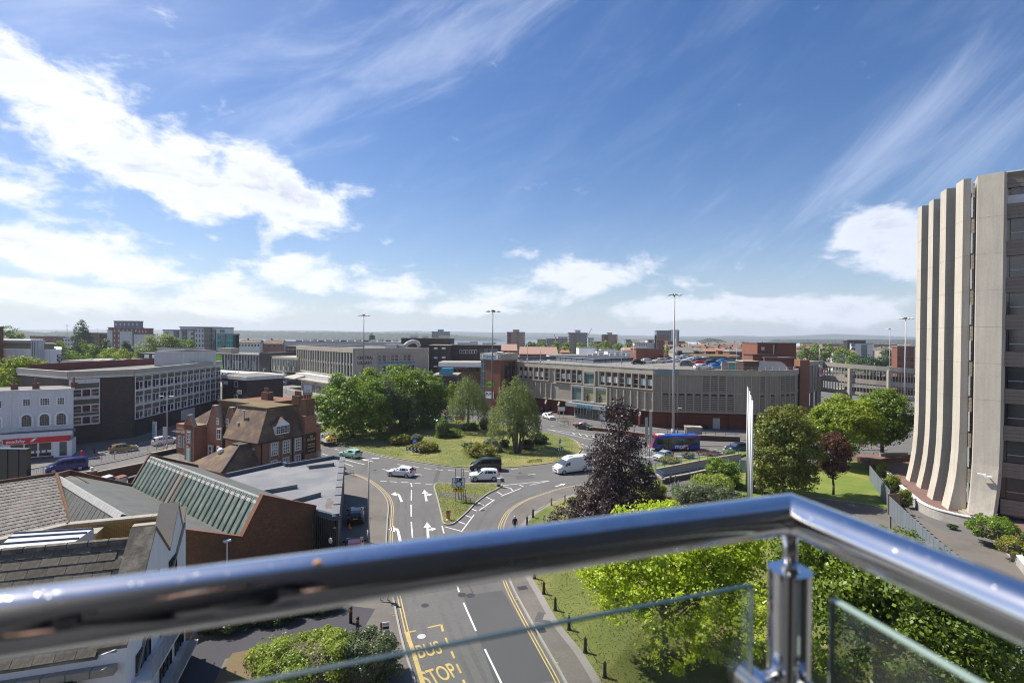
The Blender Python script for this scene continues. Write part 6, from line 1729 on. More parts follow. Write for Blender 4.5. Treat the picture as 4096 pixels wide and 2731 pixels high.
def move(o,M):
 """put a thing built at the origin in its place"""
 old=WM[o.name]
 def upd(q,Mo):
  for ch in KIDS.get(q.name,[]):
   w=Mo@WM[q.name].inverted()@WM[ch.name]
   upd(ch,w)
  WM[q.name]=Mo
 upd(o,M)
 o.matrix_basis=M
def put(o,f,r_,z=0.0):
 a,b=G(*f,z),G(*r_,z)
 d=a-b
 move(o,T((a+b)/2,math.atan2(d.y,d.x)))
 return o
v=vehicle('van','car_blue','royal blue panel van driving left on the road by the red goadsby shop','van');put(v,(182,1893),(352,1872))
boxpart('stripe',v,'white',-1.9,-.4,-1.005,-.99,.95,1.0,WM[v.name])
v=vehicle('hatch','car_gold','olive gold hatchback parked at the kerb under the brick office block');put(v,(545,1799),(440,1812))
v=vehicle('suv','car_white','white sports utility car parked at the kerb behind the gold hatchback');put(v,(712,1769),(612,1784))
v=vehicle('hatch','car_mint','pale mint green hatchback entering the roundabout past the public house');put(v,(1370,1822),(1434,1833))
v=vehicle('hatch','car_white','white hatchback crossing the give way line at the head of the road');put(v,(1553,1898),(1656,1907))
v=vehicle('van','car_black','black passenger van on the roundabout beside the grass edge','van');put(v,(1884,1880),(2000,1879))
v=vehicle('suv','car_white','small white sports utility car with black wheels passing the black van');put(v,(1885,1920),(1989,1918))
bv=vehicle('bigvan','car_white','tall white long wheelbase van on the right of the roundabout','van');put(bv,(2224,1894),(2352,1878))
boxpart('roof_vent',bv,'white',.2,.9,-.35,.35,2.5,2.62,WM[bv.name]);boxpart('side_strip',bv,'black',-1.3,1.7,-1.06,-1.035,.5,.62,WM[bv.name]);boxpart('door_rail',bv,'charcoal',-2.9,-.9,-1.05,-1.0,1.55,1.6,WM[bv.name])
boxpart('door_seam',bv,'charcoal',-.55,-.52,-1.045,-1.02,.5,2.1,WM[bv.name]);boxpart('door_seam',bv,'charcoal',.82,.85,-1.045,-1.02,.5,2.1,WM[bv.name])
v=vehicle('estate','car_white','white estate car coming round the bend by the store entrance');put(v,(2212,1680),(2178,1668))
v=vehicle('hatch','car_black','black hatchback with a pink bonnet wrap below the store entrance');put(v,(2372,1721),(2304,1711))
MB().add([(-.2,-.9,1.47),(-1.2,-.9,1.02),(-1.6,.6,1.35),(-.2,.6,1.475)],[(0,1,2,3)]).build('pink_wrap',M_['cloth_pink'],v,WM[v.name])
MB().solid([(-.3,-.55,1.49),(-.3,.55,1.49),(-1.1,.55,1.47),(-1.1,-.55,1.47)][::-1],.015).build('pink_roof',M_['cloth_pink'],v,WM[v.name])
v=vehicle('hatch','car_silver','silver hatchback behind the planted bed below the bus');put(v,(2617,1844),(2686,1828))
v=vehicle('suv','car_navy','dark navy taxi on the right hand carriageway behind the flagpoles','taxi');put(v,(2908,1808),(2990,1802))
v=vehicle('hatch','car_black','small dark green black car parked nose in beside the corrugated wall');put(v,(1428,2054),(1421,2104),.12)
v=vehicle('hatch','car_red','dark red car half hidden by the handrail beside the corrugated wall');put(v,(1420,2178),(1414,2250),.12)
def simple_truck():
 ro=empty('pickup_truck',Matrix(),'white works pick-up with a yellow load and red and yellow chevrons leaving past the pub','truck')
 W=.98
 secs=[[(x,-W*.9,.4),(x,-W,.8),(x,-W,zb),(x,-wt,zt),(x,wt,zt),(x,W,zb),(x,W,.8),(x,W*.9,.4)]for x,zb,zt,wt in ((2.6,.9,1.0,.8),(2.2,1.1,1.2,.85),(1.7,1.2,1.3,.8),(1.2,1.2,1.95,.75),(.3,1.2,2.0,.78),(.1,1.2,1.9,.78))]
 MB().loft(secs[::-1]).build('cab',M_['car_white'],ro,Matrix())
 MB().box(-2.8,.05,-1.0,1.0,.75,.92).box(-2.8,-2.72,-1.0,1.0,.92,1.45).box(-2.8,.05,-1.0,-.94,.92,1.35).box(-2.8,.05,.94,1.0,.92,1.35).build('flat_bed',M_['car_white'],ro,Matrix())
 MB().ball((-1.2,-.3,1.3),.6,.6,.5).ball((-1.9,.4,1.3),.55,.5,.45).build('yellow_load',M_['yellow'],ro,Matrix())
 MB().box(-1.0,-.3,-.2,.7,.95,1.9).build('toolbox',M_['galv'],ro,Matrix())
 for k in range(7):
  boxpart('chevron',ro,'red_sign' if k%2 else 'yellow',-2.84,-2.802,-.98+k*.28,-.71+k*.28,.95,1.42)
 for x in (1.9,-1.7):
  for sg in (1,-1):
   o=MB().tube((x,sg*.98-.11,.37),(x,sg*.98+.11,.37),.37,.37,16).build('wheel',M_['rubber'],ro,Matrix())
 boxpart('rear_window',ro,'glass_dark',.02,.098,-.7,.7,1.3,1.8)
 MB().add([(1.75,-.75,1.33),(1.75,.75,1.33),(1.25,.7,1.93),(1.25,-.7,1.93)],[(0,1,2,3)]).build('windscreen',M_['glass_dark'],ro,Matrix()@T(.03,0,.03))
 boxpart('number_plate',ro,'plate_yellow',-2.84,-2.802,-.26,.26,.78,.9)
 return ro
put(simple_truck(),(1284,1767),(1322,1782))
def bus(L,H,W,label,double=False,txt='more'):
 ro=empty('bus',Matrix(),label,'bus')
 w=W/2
 xf,xr=L/2,-L/2
 sec=lambda x,zt,wt,lo,k=1.0:[(x,-w*k*.96,lo),(x,-w*k,lo+.2),(x,-w*k,zt-.45),(x,-wt*w,zt-.08),(x,-wt*w*.8,zt),(x,wt*w*.8,zt),(x,wt*w,zt-.08),(x,w*k,zt-.45),(x,w*k,lo+.2),(x,w*k*.96,lo)]
 st=[sec(xr,H-.15,.88,.32,.97),sec(xr+.2,H,.9,.28),sec(xf-1.3,H,.9,.28),sec(xf-.45,H-.12,.86,.28,.98),sec(xf-.12,H*.55,.9,.3,.95),sec(xf,1.1,.9,.34,.9)]
 bo=MB().loft(st).build('body',M_['bus_blue'],ro,Matrix())
 def panel(name,m,x0,x1,z0,z1,d=.012,par=ro,sides=(1,-1)):
  for sg in sides:
   y0,y1=sg*(w-.02),sg*(w+d)
   boxpart(name,par,m,x0,x1,min(y0,y1),max(y0,y1),z0,z1)
 nwin=int((L-2.6)/1.45)
 for lvl in ((1.25,2.15),(2.65,3.65))if double else ((1.25,H-.55),):
  panel('window_band','glass_dark',xr+.3,xf-.8,lvl[0],lvl[1],.010)
  for k in range(nwin):panel('window','glass_blue',xr+.5+k*1.5,xr+1.85+k*1.5,lvl[0]+.1,lvl[1]-.12,.018)
 MB().add([(xf-.02,-w*.80,1.15),(xf-.02,w*.80,1.15),(xf-.40,w*.80,H-.42),(xf-.40,-w*.80,H-.42)],[(0,1,2,3)]).build('windscreen',M_['glass_blue'],ro,T(.07,0,0))
 boxpart('destination_sign',ro,'black',xf-.42,xf-.30,-w*.75,w*.75,H-.42,H-.2)
 for sg in (1,-1):MB().path([(xf+.04,sg*w*.86,1.0),(xf-.1,sg*w*.93,H*.55),(xf-.45,sg*w*.95,H-.2),(xf-1.4,sg*w*.92,H-.04)],.09,6).build('red_trim',M_['bus_red'],ro,Matrix())
 boxpart('front_panel',ro,'bus_red',xf-.05,xf+.04,-w*.84,w*.84,.62,1.05)
 boxpart('bumper',ro,'bus_blue',xf-.1,xf+.06,-w*.86,w*.86,.36,.6)
 if not double:
  boxpart('roof_panel',ro,'bus_top',xr+.15,xf-1.9,-w*.82,w*.82,H-.01,H+.03);boxpart('roof_panel',ro,'bus_red',xf-1.85,xf-.5,-w*.8,w*.8,H-.06,H+.02)
  boxpart('roof_pod',ro,'white',xf-2.6,xf-1.2,-w*.5,w*.5,H+.02,H+.14)
  for x in (-2.8,.8):boxpart('roof_hatch',ro,'charcoal',x,x+.7,-.3,.3,H+.032,H+.1)
  for sg in (1,-1):
   boxpart('roof_edge',ro,'bus_red',xr,xr+2.4,sg*w*.9-.08,sg*w*.9+.08,H-.16,H-.02)
 else:
  boxpart('roof_panel',ro,'lead_white',xr+.15,xf-.6,-w*.86,w*.86,H-.01,H+.05)
  boxpart('roof_edge',ro,'turquoise',xr+.1,xf-.5,w*.87,w*.95,H-.12,H+.0);boxpart('roof_edge',ro,'turquoise',xr+.1,xf-.5,-w*.95,-w*.87,H-.12,H+.0)
  panel('red_panel','bus_red',xf-2.4,xf-.5,.5,1.2);panel('red_panel','bus_red',xf-1.6,xf-.5,2.18,2.6)
 for sg in (1,-1):
  boxpart('headlight',ro,'headlight',xf+.0,xf+.07,sg*w*.68-.18,sg*w*.68+.18,.45,.62)
 for x in (xf-1.9 if not double else xf-2.6,xr+2.4):
  for sg in (1,-1):
   y0,y1=sg*(w-.2),sg*(w+.02)
   o=MB().tube((x,y0,.45),(x,y1,.45),.45,.45,18).build('wheel',M_['rubber'],ro,Matrix())
   MB().tube((x,sg*(w+.022),.45),(x,sg*(w+.03),.45),.24,.24,14).build('rim',M_['rim'],o,Matrix())
 for sg in (1,-1):
  if sg==1 or double:
   boxpart('door',ro,'glass_dark',xf-3.6+.0,xf-2.4,sg*(w+.006)-.02,sg*(w+.006)+.02,.42,2.2)
   boxpart('door_bar',ro,'black',xf-3.02,xf-2.96,sg*(w+.03)-.02,sg*(w+.03)+.02,.42,2.2)
  Mt=T(0,0,0)
  if sg==1:Mt=Matrix.Translation((xf-4.3,w+.02,.52))@Matrix.Rotation(math.pi,4,'Z')@UP
  else:Mt=Matrix.Translation((-1.4,-w-.02,.52))@UP
  text('lettering',txt,1.15,M_['white'],ro,Mt,.008,bold=.03)
  x0=-1.9 if not double else 1.5
  for k,m in ((0,'bus_red'),(.42,'white')):
   pts=[(x0+.2+k,.36),(x0+.75+k*.8,.7),(x0-.2+k,1.22),(x0-.75+k,1.22),(x0-.2+k*1.1,.75),(x0-.6+k,.36)][:]
   pts=[(x0+1.0+k,.36),(x0+.35+k,.62),(x0-.1+k,1.2),(x0-.1-(.5 if k==0 else .12)+k,1.2),(x0+.0+k-(.1 if k else .3),.7),(x0+.6+k-(.1 if k else .5),.36)]
   MB().add([(x,sg*(w+.014),z)for x,z in pts],[tuple(range(6))]).build('swoosh',M_[m],ro,Matrix())
 return ro
b1=bus(9.2,2.85,2.5,'blue and red single deck bus lettered more on the right hand carriageway')
put(b1,(2603,1799),(2786,1796))
for i,(f,r_,dbl,lb_)in enumerate((((1030,1532),(1125,1530),True,'blue double deck bus broadside in the bus station forecourt'),((900,1530),(1010,1524),True,'blue double deck bus furthest left in the bus station, partly behind the annexe'))):
 b2=bus(10.9,4.3,2.55,lb_,dbl)
 a,b_=G(*f),G(*r_);d=(b_-a);
 move(b2,T((a+b_)/2,math.atan2(d.y,d.x)))
b3=bus(10.5,3.0,2.5,'blue single deck bus with a red roof facing the camera in the bus station')
a=G(1095,1544);move(b3,T(a+Vector((1.2,4.5,0)),math.atan2(-.95,-.25)))
DZ=13.25
protos={}
RC=[('hatch','car_black',2554,1457,10,'black hatchback standing alone at the front left of the roof car park'),('hatch','car_red',2580,1441,20,'red car at the left end of the roof row by the brick lift house'),('suv','car_white',2592,1454,10,'white sports utility car right behind the black hatchback on the roof'),('hatch','car_sky',2611,1439,200,'bright blue car against the brick lift house on the roof'),('hatch','car_black',2626,1449,190,'dark car tucked between a white and a cream car on the roof'),('suv','car_cream',2636,1452,185,'cream sports utility car in the middle of the first roof row'),('hatch','car_red',2668,1436,15,'red car directly right of the brick lift house'),('hatch','car_white',2668,1449,5,'white hatchback right of the cream car on the roof'),('hatch','car_white',2697,1448,175,'white hatchback just right of the tall mast on the roof'),('hatch','car_white',2702,1438,175,'white car behind the tall mast in the back roof row'),('suv','car_white',2727,1437,185,'white sports utility car in the middle of the back roof row'),('estate','car_white',2752,1447,185,'long white car in the middle roof row'),('hatch','car_silver',2780,1437,185,'silver car in the back roof row'),('hatch','car_black',2790,1448,185,'black hatchback at the right end of the middle roof row'),('suv','car_grey',2746,1464,5,'grey off-roader standing at the front of the roof car park'),('hatch','car_red',2786,1461,185,'red hatchback right behind the grey off-roader on the roof'),('estate','car_white',2826,1441,5,'white saloon in the back row right of the silver roof car'),('van','car_black',2838,1454,5,'black pick-up sized vehicle on the right of the roof'),('suv','car_navy',2847,1461,5,'dark navy people carrier before the black roof pick-up'),('hatch','car_sky',2879,1455,185,'bright blue hatchback beside the black pick-up on the roof'),('estate','car_white',2813,1476,5,'white car nearest the roof edge on the right'),('hatch','car_sky',2862,1475,5,'sky blue car nearest the roof edge beside the coloured screens'),('estate','car_black',2960,1440,0,'dark car far behind the coloured screens on the roof'),('hatch','car_red',2925,1441,0,'red car mostly hidden behind the coloured screens')]
random.seed(4)
for kind,pnt,px,py,ang,lab in RC:
 if kind not in protos:
  protos[kind]=vehicle(kind,pnt,lab,'car','cars on the roof car park');protos[kind+'_p']=pnt
  o=protos[kind]
 else:
  o=copy_tree(protos[kind],WM[protos[kind].name],None,{protos[kind+'_p']:pnt});o['label']=lab
 p=G(px,py,DZ)
 move(o,T(p.x,p.y,DZ,math.radians(ang+random.uniform(-6,6))))
def bin_(px,py,w,h,m,lid,label):
 p=G(px,py,.12)
 ro=empty('wheeled_bin',T(p.x,p.y,.12,-.55),label,'bin','wheeled bins in the yard')
 MB().add([(-w/2*.85,-.4,.1),(w/2*.85,-.4,.1),(w/2*.85,.35,.1),(-w/2*.85,.35,.1),(-w/2,-.5,h),(w/2,-.5,h),(w/2,.45,h),(-w/2,.45,h)],[(3,2,1,0),(4,5,6,7),(0,1,5,4),(1,2,6,5),(2,3,7,6),(3,0,4,7)]).build('body',M_[m],ro,WM[ro.name])
 MB().add([(-w/2-.04,-.56,h),(w/2+.04,-.56,h),(w/2+.04,.5,h+.02),(-w/2-.04,.5,h+.02),(-w/2-.04,-.5,h+.08),(w/2+.04,-.5,h+.08),(w/2+.04,.45,h+.2),(-w/2-.04,.45,h+.2)],[(3,2,1,0),(4,5,6,7),(0,1,5,4),(1,2,6,5),(2,3,7,6),(3,0,4,7)]).build('lid',M_[lid],ro,WM[ro.name])
 for x in (-w/2+.1,w/2-.1):MB().tube((x-.04,-.35,.09),(x+.04,-.35,.09),.09).tube((x-.04,.3,.09),(x+.04,.3,.09),.09).build('castor',M_['rubber'],ro,WM[ro.name])
bin_(430,1944,1.3,1.25,'car_navy','lead_white','large blue wheeled bin with a pale lid, leftmost of the row')
bin_(485,1944,1.3,1.25,'white_dirty','brick_orange','large pale wheeled bin with an orange lid')
bin_(530,1940,.6,1.1,'black','charcoal','slim black wheeled bin left of its twin')
bin_(556,1936,.6,1.1,'charcoal','black','slim dark wheeled bin at the right end of the row')
# --------- masts, lamps, signs, poles
def high_mast(px,base,top,label,base_rad=.26,D=None,heads=6,m='mast'):
 if D is None:p=G(px,base);x,y=p.x,p.y
 else:y=D;x=AT(px,1345,D).x
 h=ZA(top,x,y)
 ro=empty('high_mast_light',T(x,y,0),label,'lamp mast','tall lamp masts round the junction')
 MB().tube((0,0,0),(0,0,1.4),base_rad*1.35,base_rad*1.3,12).tube((0,0,1.4),(0,0,h),base_rad,base_rad*.42,12).build('pole',M_[m],ro,WM[ro.name],smooth=True)
 MB().tube((0,0,h-.35),(0,0,h),.45,.35,12).build('crown',M_['charcoal'],ro,WM[ro.name])
 for k in range(heads):
  a=k*2*math.pi/heads+.3
  o=MB().box(.4,1.0,-.04,.04,h-.25,h-.17).build('arm',M_['charcoal'],ro,WM[ro.name]@Matrix.Rotation(a,4,'Z'))
  MB().ball((1.25,0,h-.28),.42,.24,.16,10,6).build('lamp_head',M_['white'],o,WM[ro.name]@Matrix.Rotation(a,4,'Z'),smooth=True)
 return ro
high_mast(2692,1741,1175,'tallest grey lamp mast, standing behind the bus in front of the store',.3)
high_mast(1967,1757,1240,'lamp mast rising between the two weeping birches on the roundabout',.2,m='mast_dark')
high_mast(1453,1656,1258,'lamp mast rising behind the dark tree clump in front of the library',.2,m='mast_dark')
high_mast(3617,1700,1270,'lamp mast just left of the concrete tower',.24)
high_mast(3560,None,1314,'thinner lamp mast farther back left of the concrete tower',.22,243)
high_mast(268,None,1300,'lamp mast in front of the dark poplar on the far left',.26,300)
high_mast(389,None,1313,'small distant lamp mast right of the dark poplar',.22,470)
def street_lamp(px,base,top,label,arm=-1.2,m='galv',head='white',z0=0.12,D=None,group='street lamps',two=False,r=.09):
 p=G(px,base,z0)if D is None else Vector((AT(px,1345,D).x,D,z0))
 h=ZA(top,p.x,p.y)-z0
 ro=empty('street_lamp',T(p.x,p.y,z0),label,'street lamp',group)
 MB().tube((0,0,0),(0,0,min(1.3,h*.2)),r*1.35,r*1.3,10).tube((0,0,min(1.3,h*.2)),(0,0,h),r,r*.6,10).build('pole',M_[m],ro,WM[ro.name],smooth=True)
 for a in ((arm,-arm)if two else (arm,)):
  MB().tube((0,0,h-.05),(a,-.2,h+.05),.035,.03,6).build('arm',M_[m],ro,WM[ro.name])
  s=1 if a>0 else -1
  MB().box(min(a,a+s*.75),max(a,a+s*.75),-.34,-.06,h,h+.13).build('lamp_head',M_[head],ro,WM[ro.name])
 return ro
street_lamp(1473,2169,1836,'tall grey street lamp on the pavement between the parked cars and the road',.35,r=.1)
street_lamp(668,1806,1585,'double headed street lamp in front of the brick office block',.5,two=True)
for i,(px,D,top,lab)in enumerate(((1055,168,1475,'street lamp on the verge in front of the double deck bus'),(1126,150,1528,'thin pole on the verge beside the bus station road'),(1145,185,1447,'street lamp in front of the library fins by the pavement'),(1317,165,1470,'street lamp against the library facade, half hidden by trees'),(955,205,1447,'street lamp by the bus station canopy, right of its twin'),(943,215,1446,'double street lamp by the bus station canopy'))):
 street_lamp(px,None,top,lab,.5 if i else .01,D=D,two=i==5)
street_lamp(2711,1732,1632,'black lamp post against the brick base of the store',.01,'iron')
street_lamp(2596,1858,1796,'short black post with a pale head beside the silver hatchback',.1,'iron',r=.07)
street_lamp(3081,1720,1635,'black lamp post half hidden by the golden maple',.2,'iron')
street_lamp(3278,1655,1589,'small dark lamp post in the service yard under the shop wing',.2,'iron')
for px,y,top,lab in ((2110,163,1377,'roof lamp column by the blue barrier, second from the left'),(2163,160,1385,'roof lamp column nearest the left roof edge'),(2381,158,1380,'roof lamp column where the blue barrier turns'),(2487,128,1391,'tall roof lamp column at the front edge of the deck'),(2535,160,1380,'roof lamp column left of the brick lift house'),(2663,172,1380,'roof lamp column right of the brick lift house'),(2948,172,1390,'roof lamp column behind the coloured screens'),(2991,140,1386,'plain roof post left of the plant house'),(3279,137,1392,'roof post above the shop wing')):
 x=AT(px,1345,y).x
 street_lamp(px,None,top,lab,-.5 if px in (3,)else .4,z0=DZ,D=y,group='lamp columns on the car park roof',r=.1)
for i,(px,D,top,w)in enumerate(((2989,72,1543,'farthest and tallest looking'),(2996,66.5,1558,'second from the left'),(3001,62,1573,'third from the left'),(3008,56.5,1593,'nearest and rightmost'))):
 x=AT(px,1750,D).x
 h=ZA(top,x,D)
 ro=empty('flagpole',T(x,D,0),'white flagpole without a flag, %s of the four'%w,'flagpole','white flagpoles on the lawn')
 MB().tube((0,0,0),(0,0,h-.15),.14,.085,12).build('pole',M_['white'],ro,WM[ro.name],smooth=True)
 MB().ball((0,0,h-.05),.13).build('finial',M_['terrace_pink'],ro,WM[ro.name],smooth=True)
 MB().box(.1,.16,-.03,.03,2.4,2.7).tube((.14,0,1.2),(.1,0,h-.3),.012,.012,4).build('halyard',M_['galv'],ro,WM[ro.name])
p=G(1834,2004,.13);ds=empty('direction_sign',T(p.x,p.y,.13,.08),'white roundabout direction sign with a yellow panel on grey posts on the island','road sign')
Wd=WM[ds.name]
zs1,zs0,zy0=ZA(1909,p.x,p.y)-.13,ZA(1950,p.x,p.y)-.13,ZA(1967,p.x,p.y)-.13
for x in (-.42,.35):MB().tube((x,.05,0),(x,.05,zs1+1.2),.06,.06,8).build('post',M_['steel'],ds,Wd)
MB().tube((.6,.5,0),(.6,.5,zs1+1.0),.06,.06,8).build('post',M_['steel'],ds,Wd)
MB().box(-.85,.85,-.04,0,zs0,zs1).build('sign_plate',M_['white'],ds,Wd)
MB().box(-.8,.8,-.052,-.042,zs0+.05,zs0+.09).box(-.8,.8,-.052,-.042,zs1-.09,zs1-.05).box(-.8,-.76,-.052,-.042,zs0+.05,zs1-.05).box(.76,.8,-.052,-.042,zs0+.05,zs1-.05).build('sign_border',M_['black'],ds,Wd)
MB().box(-.42,-.06,-.055,-.043,zs1-.42,zs1-.1).build('parking_symbol',M_['sign_blue'],ds,Wd);text('sign_lettering','P',.3,M_['white'],ds,Wd@T(-.33,-.06,zs1-.36)@UP,.003)
MB().box(.04,.4,-.055,-.043,zs1-.42,zs1-.1).build('bus_symbol',M_['black'],ds,Wd)
text('sign_lettering','Shopmobility',.21,M_['black'],ds,Wd@T(0,-.055,zs1-.66)@UP,.003,'CENTER')
rg=MB();cx,cz,R_=0,zs0+.95*(zs1-zs0)/2.6*1.05,.36
for k in range(11):
 a0,a1=-1.1+k*.5,-1.1+(k+1)*.5
 rg.tube((cx+R_*math.cos(a0),-.05,cz+R_*math.sin(a0)),(cx+R_*math.cos(a1),-.05,cz+R_*math.sin(a1)),.05,.05,5)
rg.tube((0,-.05,cz-R_),(0,-.05,cz-R_-.4),.06,.06,5).tube((-.3,-.05,cz+.1),(-.62,-.05,cz+.35),.05,.02,5).tube((.3,-.05,cz-.1),(.62,-.05,cz-.3),.05,.02,5)
rg.build('roundabout_symbol',M_['black'],ds,Wd)
MB().box(-.68,.72,-.045,-.0,zy0,zs0-.03).build('sign_plate',M_['yellow'],ds,Wd)
MB().box(-.28,-.2,-.058,-.048,zy0+.08,zy0+.42).add([(-.55,-.055,zy0+.42),(-.3,-.055,zy0+.55),(-.3,-.055,zy0+.3)],[(0,1,2)]).box(.26,.34,-.058,-.048,zy0+.08,zy0+.4).add([(.15,-.055,zy0+.36),(.45,-.055,zy0+.36),(.3,-.055,zy0+.58)],[(0,1,2)]).box(-.32,-.2,-.058,-.048,zy0+.38,zy0+.46).build('arrow_symbol',M_['black'],ds,Wd)
def chevron_sign(px,py,ang,n,label):
 p=G(px,py,.14);ro=empty('chevron_sign',T(p.x,p.y,.14,ang),label,'road sign');Wc=WM[ro.name]
 w=.62
 MB().box(-n*w/2-.03,n*w/2+.03,-.03,.03,.75,1.35).build('board',M_['black'],ro,Wc)
 for k in range(n):
  x=-n*w/2+k*w
  MB().add([(x+.36,-.035,.78),(x+.60,-.035,.78),(x+.30,-.035,1.05),(x+.60,-.035,1.32),(x+.36,-.035,1.32),(x+.04,-.035,1.05)],[(0,1,2,5),(5,2,3,4)]).build('chevron',M_['white'],ro,Wc)
 for x in (-n*w/2+.1,0,n*w/2-.1):MB().tube((x,.06,0),(x,.06,1.4),.04,.04,6).build('post',M_['steel'],ro,Wc)
 a=empty('arrow_sign',T(p.x,p.y,.14,ang)@T(.2,.25,0),'round blue arrow sign behind the '+('left' if px<2000 else 'right hand')+' chevron board on the roundabout','road sign');Wa=WM[a.name]
 MB().tube((0,0,0),(0,0,2.6),.045,.045,6).build('post',M_['steel'],a,Wa)
 MB().tube((0,-.04,2.35),(0,-.02,2.35),.42,.42,20).build('disc',M_['sign_blue'],a,Wa)
 MB().box(-.1,.25,-.055,-.045,2.31,2.39).add([(-.28,-.05,2.35),(-.08,-.05,2.2),(-.08,-.05,2.5)],[(0,1,2)]).build('arrow',M_['white'],a,Wa)
 return ro
chevron_sign(1653,1818,-.12,4,'black and white chevron board on the roundabout beside the golden shrub')
chevron_sign(2241,1818,.9,3,'black and white chevron board at the east end of the roundabout')
for k,(px,py)in enumerate(((1690,1822),(1704,1822))):
 p=G(px,py,.14)
tag(MB().tube((-.4,0,0),(-.4,0,.9),.03).tube((.4,0,0),(.4,0,.9),.03).box(-.43,.43,-.02,.02,.8,.86).build('marker_frame',M_['iron'],None,T(G(1692,1824,.14))),'small black marker frame right of the chevron board','marker frame')
p=G(1995,1944,.13);o=empty('keep_left_bollard',T(p.x,p.y,.13),'white and yellow keep left bollard at the tip of the island','bollard');Wb=WM[o.name]
MB().box(-.22,.22,-.15,.15,0,.25).build('base',M_['charcoal'],o,Wb);MB().box(-.24,.2,-.13,.13,.25,1.15).build('shell',M_['white'],o,Wb);MB().box(.202,.26,-.13,.13,.25,1.15).build('yellow_side',M_['yellow'],o,Wb)
p=G(1793,2078,.13);o=empty('orange_bollard',T(p.x,p.y,.13),'orange reflective bollard with a blue disc at the near end of the island','bollard');Wb=WM[o.name]
MB().tube((0,0,0),(0,0,.12),.3,.22,12).build('base',M_['white_dirty'],o,Wb)
MB().add([(-.2,-.08,.12),(.2,-.08,.12),(.26,-.08,.9),(.2,-.08,1.15),(-.2,-.08,1.15),(-.26,-.08,.9),(-.2,.08,.12),(.2,.08,.12),(.26,.08,.9),(.2,.08,1.15),(-.2,.08,1.15),(-.26,.08,.9)],[(0,1,2,3,4,5),(11,10,9,8,7,6)]+[(i,6+i,6+(i+1)%6,(i+1)%6)for i in range(6)]).build('shell',M_['orange'],o,Wb)
MB().tube((0,-.1,.9),(0,-.085,.9),.19,.19,16).build('blue_disc',M_['sign_blue'],o,Wb)
p=G(1524,2560,.12)
bsx=empty('bus_stop_flag',T(p.x,p.y,.12,.25),'bus stop pole with a white flag sign beside the clipped shrub','bus stop');Wb=WM[bsx.name]
hB=ZA(2490,p.x,p.y)-.12
MB().tube((0,0,0),(0,0,hB),.06,.06,10).build('pole',M_['iron'],bsx,Wb)
MB().box(.08,.55,-.02,.02,hB-.75,hB+.02).build('flag',M_['white'],bsx,Wb);MB().box(.1,.53,-.03,-.021,hB-.45,hB-.28).build('stop_name_panel',M_['black'],bsx,Wb);MB().box(.1,.53,-.03,-.021,hB-.7,hB-.58).build('route_panel',M_['sign_blue'],bsx,Wb)
text('sign_lettering','BUS STOP',.09,M_['black'],bsx,Wb@T(.12,-.025,hB-.15)@UP,.002)
p=G(1520,2700,.12)
bt=empty('timetable_case',T(p.x,p.y,.12,.2),'dark bus stop timetable case on a post below the flag sign','timetable case');Wb=WM[bt.name]
MB().tube((0,.04,0),(0,.04,2.2),.05,.05,8).build('post',M_['iron'],bt,Wb);MB().box(-.17,.17,-.05,.0,1.1,2.15).build('case',M_['charcoal'],bt,Wb);MB().box(-.13,.13,-.06,-.052,1.15,2.1).build('timetable',M_['white_dirty'],bt,Wb)
p=G(618,1758,.12);o=empty('street_totem',T(p.x,p.y,.12,-.5),'pale blue and grey information totem in front of the office block','information sign');Wb=WM[o.name]
MB().box(-.6,.6,-.12,.12,0,3.6).build('panel',M_['white_dirty'],o,Wb);MB().box(-.5,.5,-.14,-.122,.4,3.0).build('poster',M_['blind'],o,Wb)
p=G(660,1800,.12);o=empty('road_sign_back',T(p.x,p.y,.12,-.2),'back of a grey road sign on two posts beside the double lamp','road sign');Wb=WM[o.name]
MB().box(-.5,.35,0,.04,2.2,4.2).build('plate',M_['galv'],o,Wb);MB().tube((-.3,.06,0),(-.3,.06,4.2),.05).tube((.2,.06,0),(.2,.06,4.2),.05).build('post',M_['steel'],o,Wb)
def board(px,base,D,w,z0,z1,label,m='sign_grey',two='white_dirty',lines=()):
 x=AT(px,1345,D).x;o=empty('direction_board',T(x,D,0),label,'road sign');Wb=WM[o.name]
 for s in (-w*.32,w*.32):MB().tube((s,.06,0),(s,.06,z1),.07,.07,6).build('post',M_['steel'],o,Wb)
 MB().box(-w/2,w/2,-.03,.03,z0,z1).build('plate',M_[m],o,Wb)
 for k,(mm,t)in enumerate(lines):
  zz=z1-.2-(k+1)*(z1-z0-.2)/len(lines)
  MB().box(-w*.42,w*.42,-.05,-.031,zz+.1,zz+(z1-z0-.2)/len(lines)-.05).build('sign_panel',M_[mm],o,Wb)
  text('sign_lettering',t,.6,M_['black'],o,Wb@T(-w*.38,-.055,zz+.35)@UP,.003)
 return o
board(1232,None,148,2.8,2.2,7.0,'grey direction board with two arrow panels left of the tree clump',lines=(('white','< A350'),('stone','< Quay')))
board(1219,None,146,.9,3.0,4.0,'small blue sign on a pole beside the grey direction board','turquoise')
p=G(2600,1800);board(2590,None,88,.5,3.4,7.4,'left of two grey sign boards seen edge on by the dark purple tree','steel');board(2607,None,92,.5,3.4,7.9,'right of two grey sign boards seen edge on beside the bus','steel')
board(2985,None,76,1.6,1.2,3.1,'pale blue sign board on a post beside the flagpoles','blind')
board(2249,None,133,1.8,2.0,3.0,'white sign panels on a pole in front of the store entrance','white')
iron=cached('bollard',lambda:MB().tube((0,0,0),(0,0,.12),.17,.14,10).tube((0,0,.12),(0,0,.82),.12,.095,10).tube((0,0,.82),(0,0,.88),.115,.115,10).tube((0,0,.88),(0,0,1.05),.085,.02,10).mesh('bollard',M_['iron'],False))
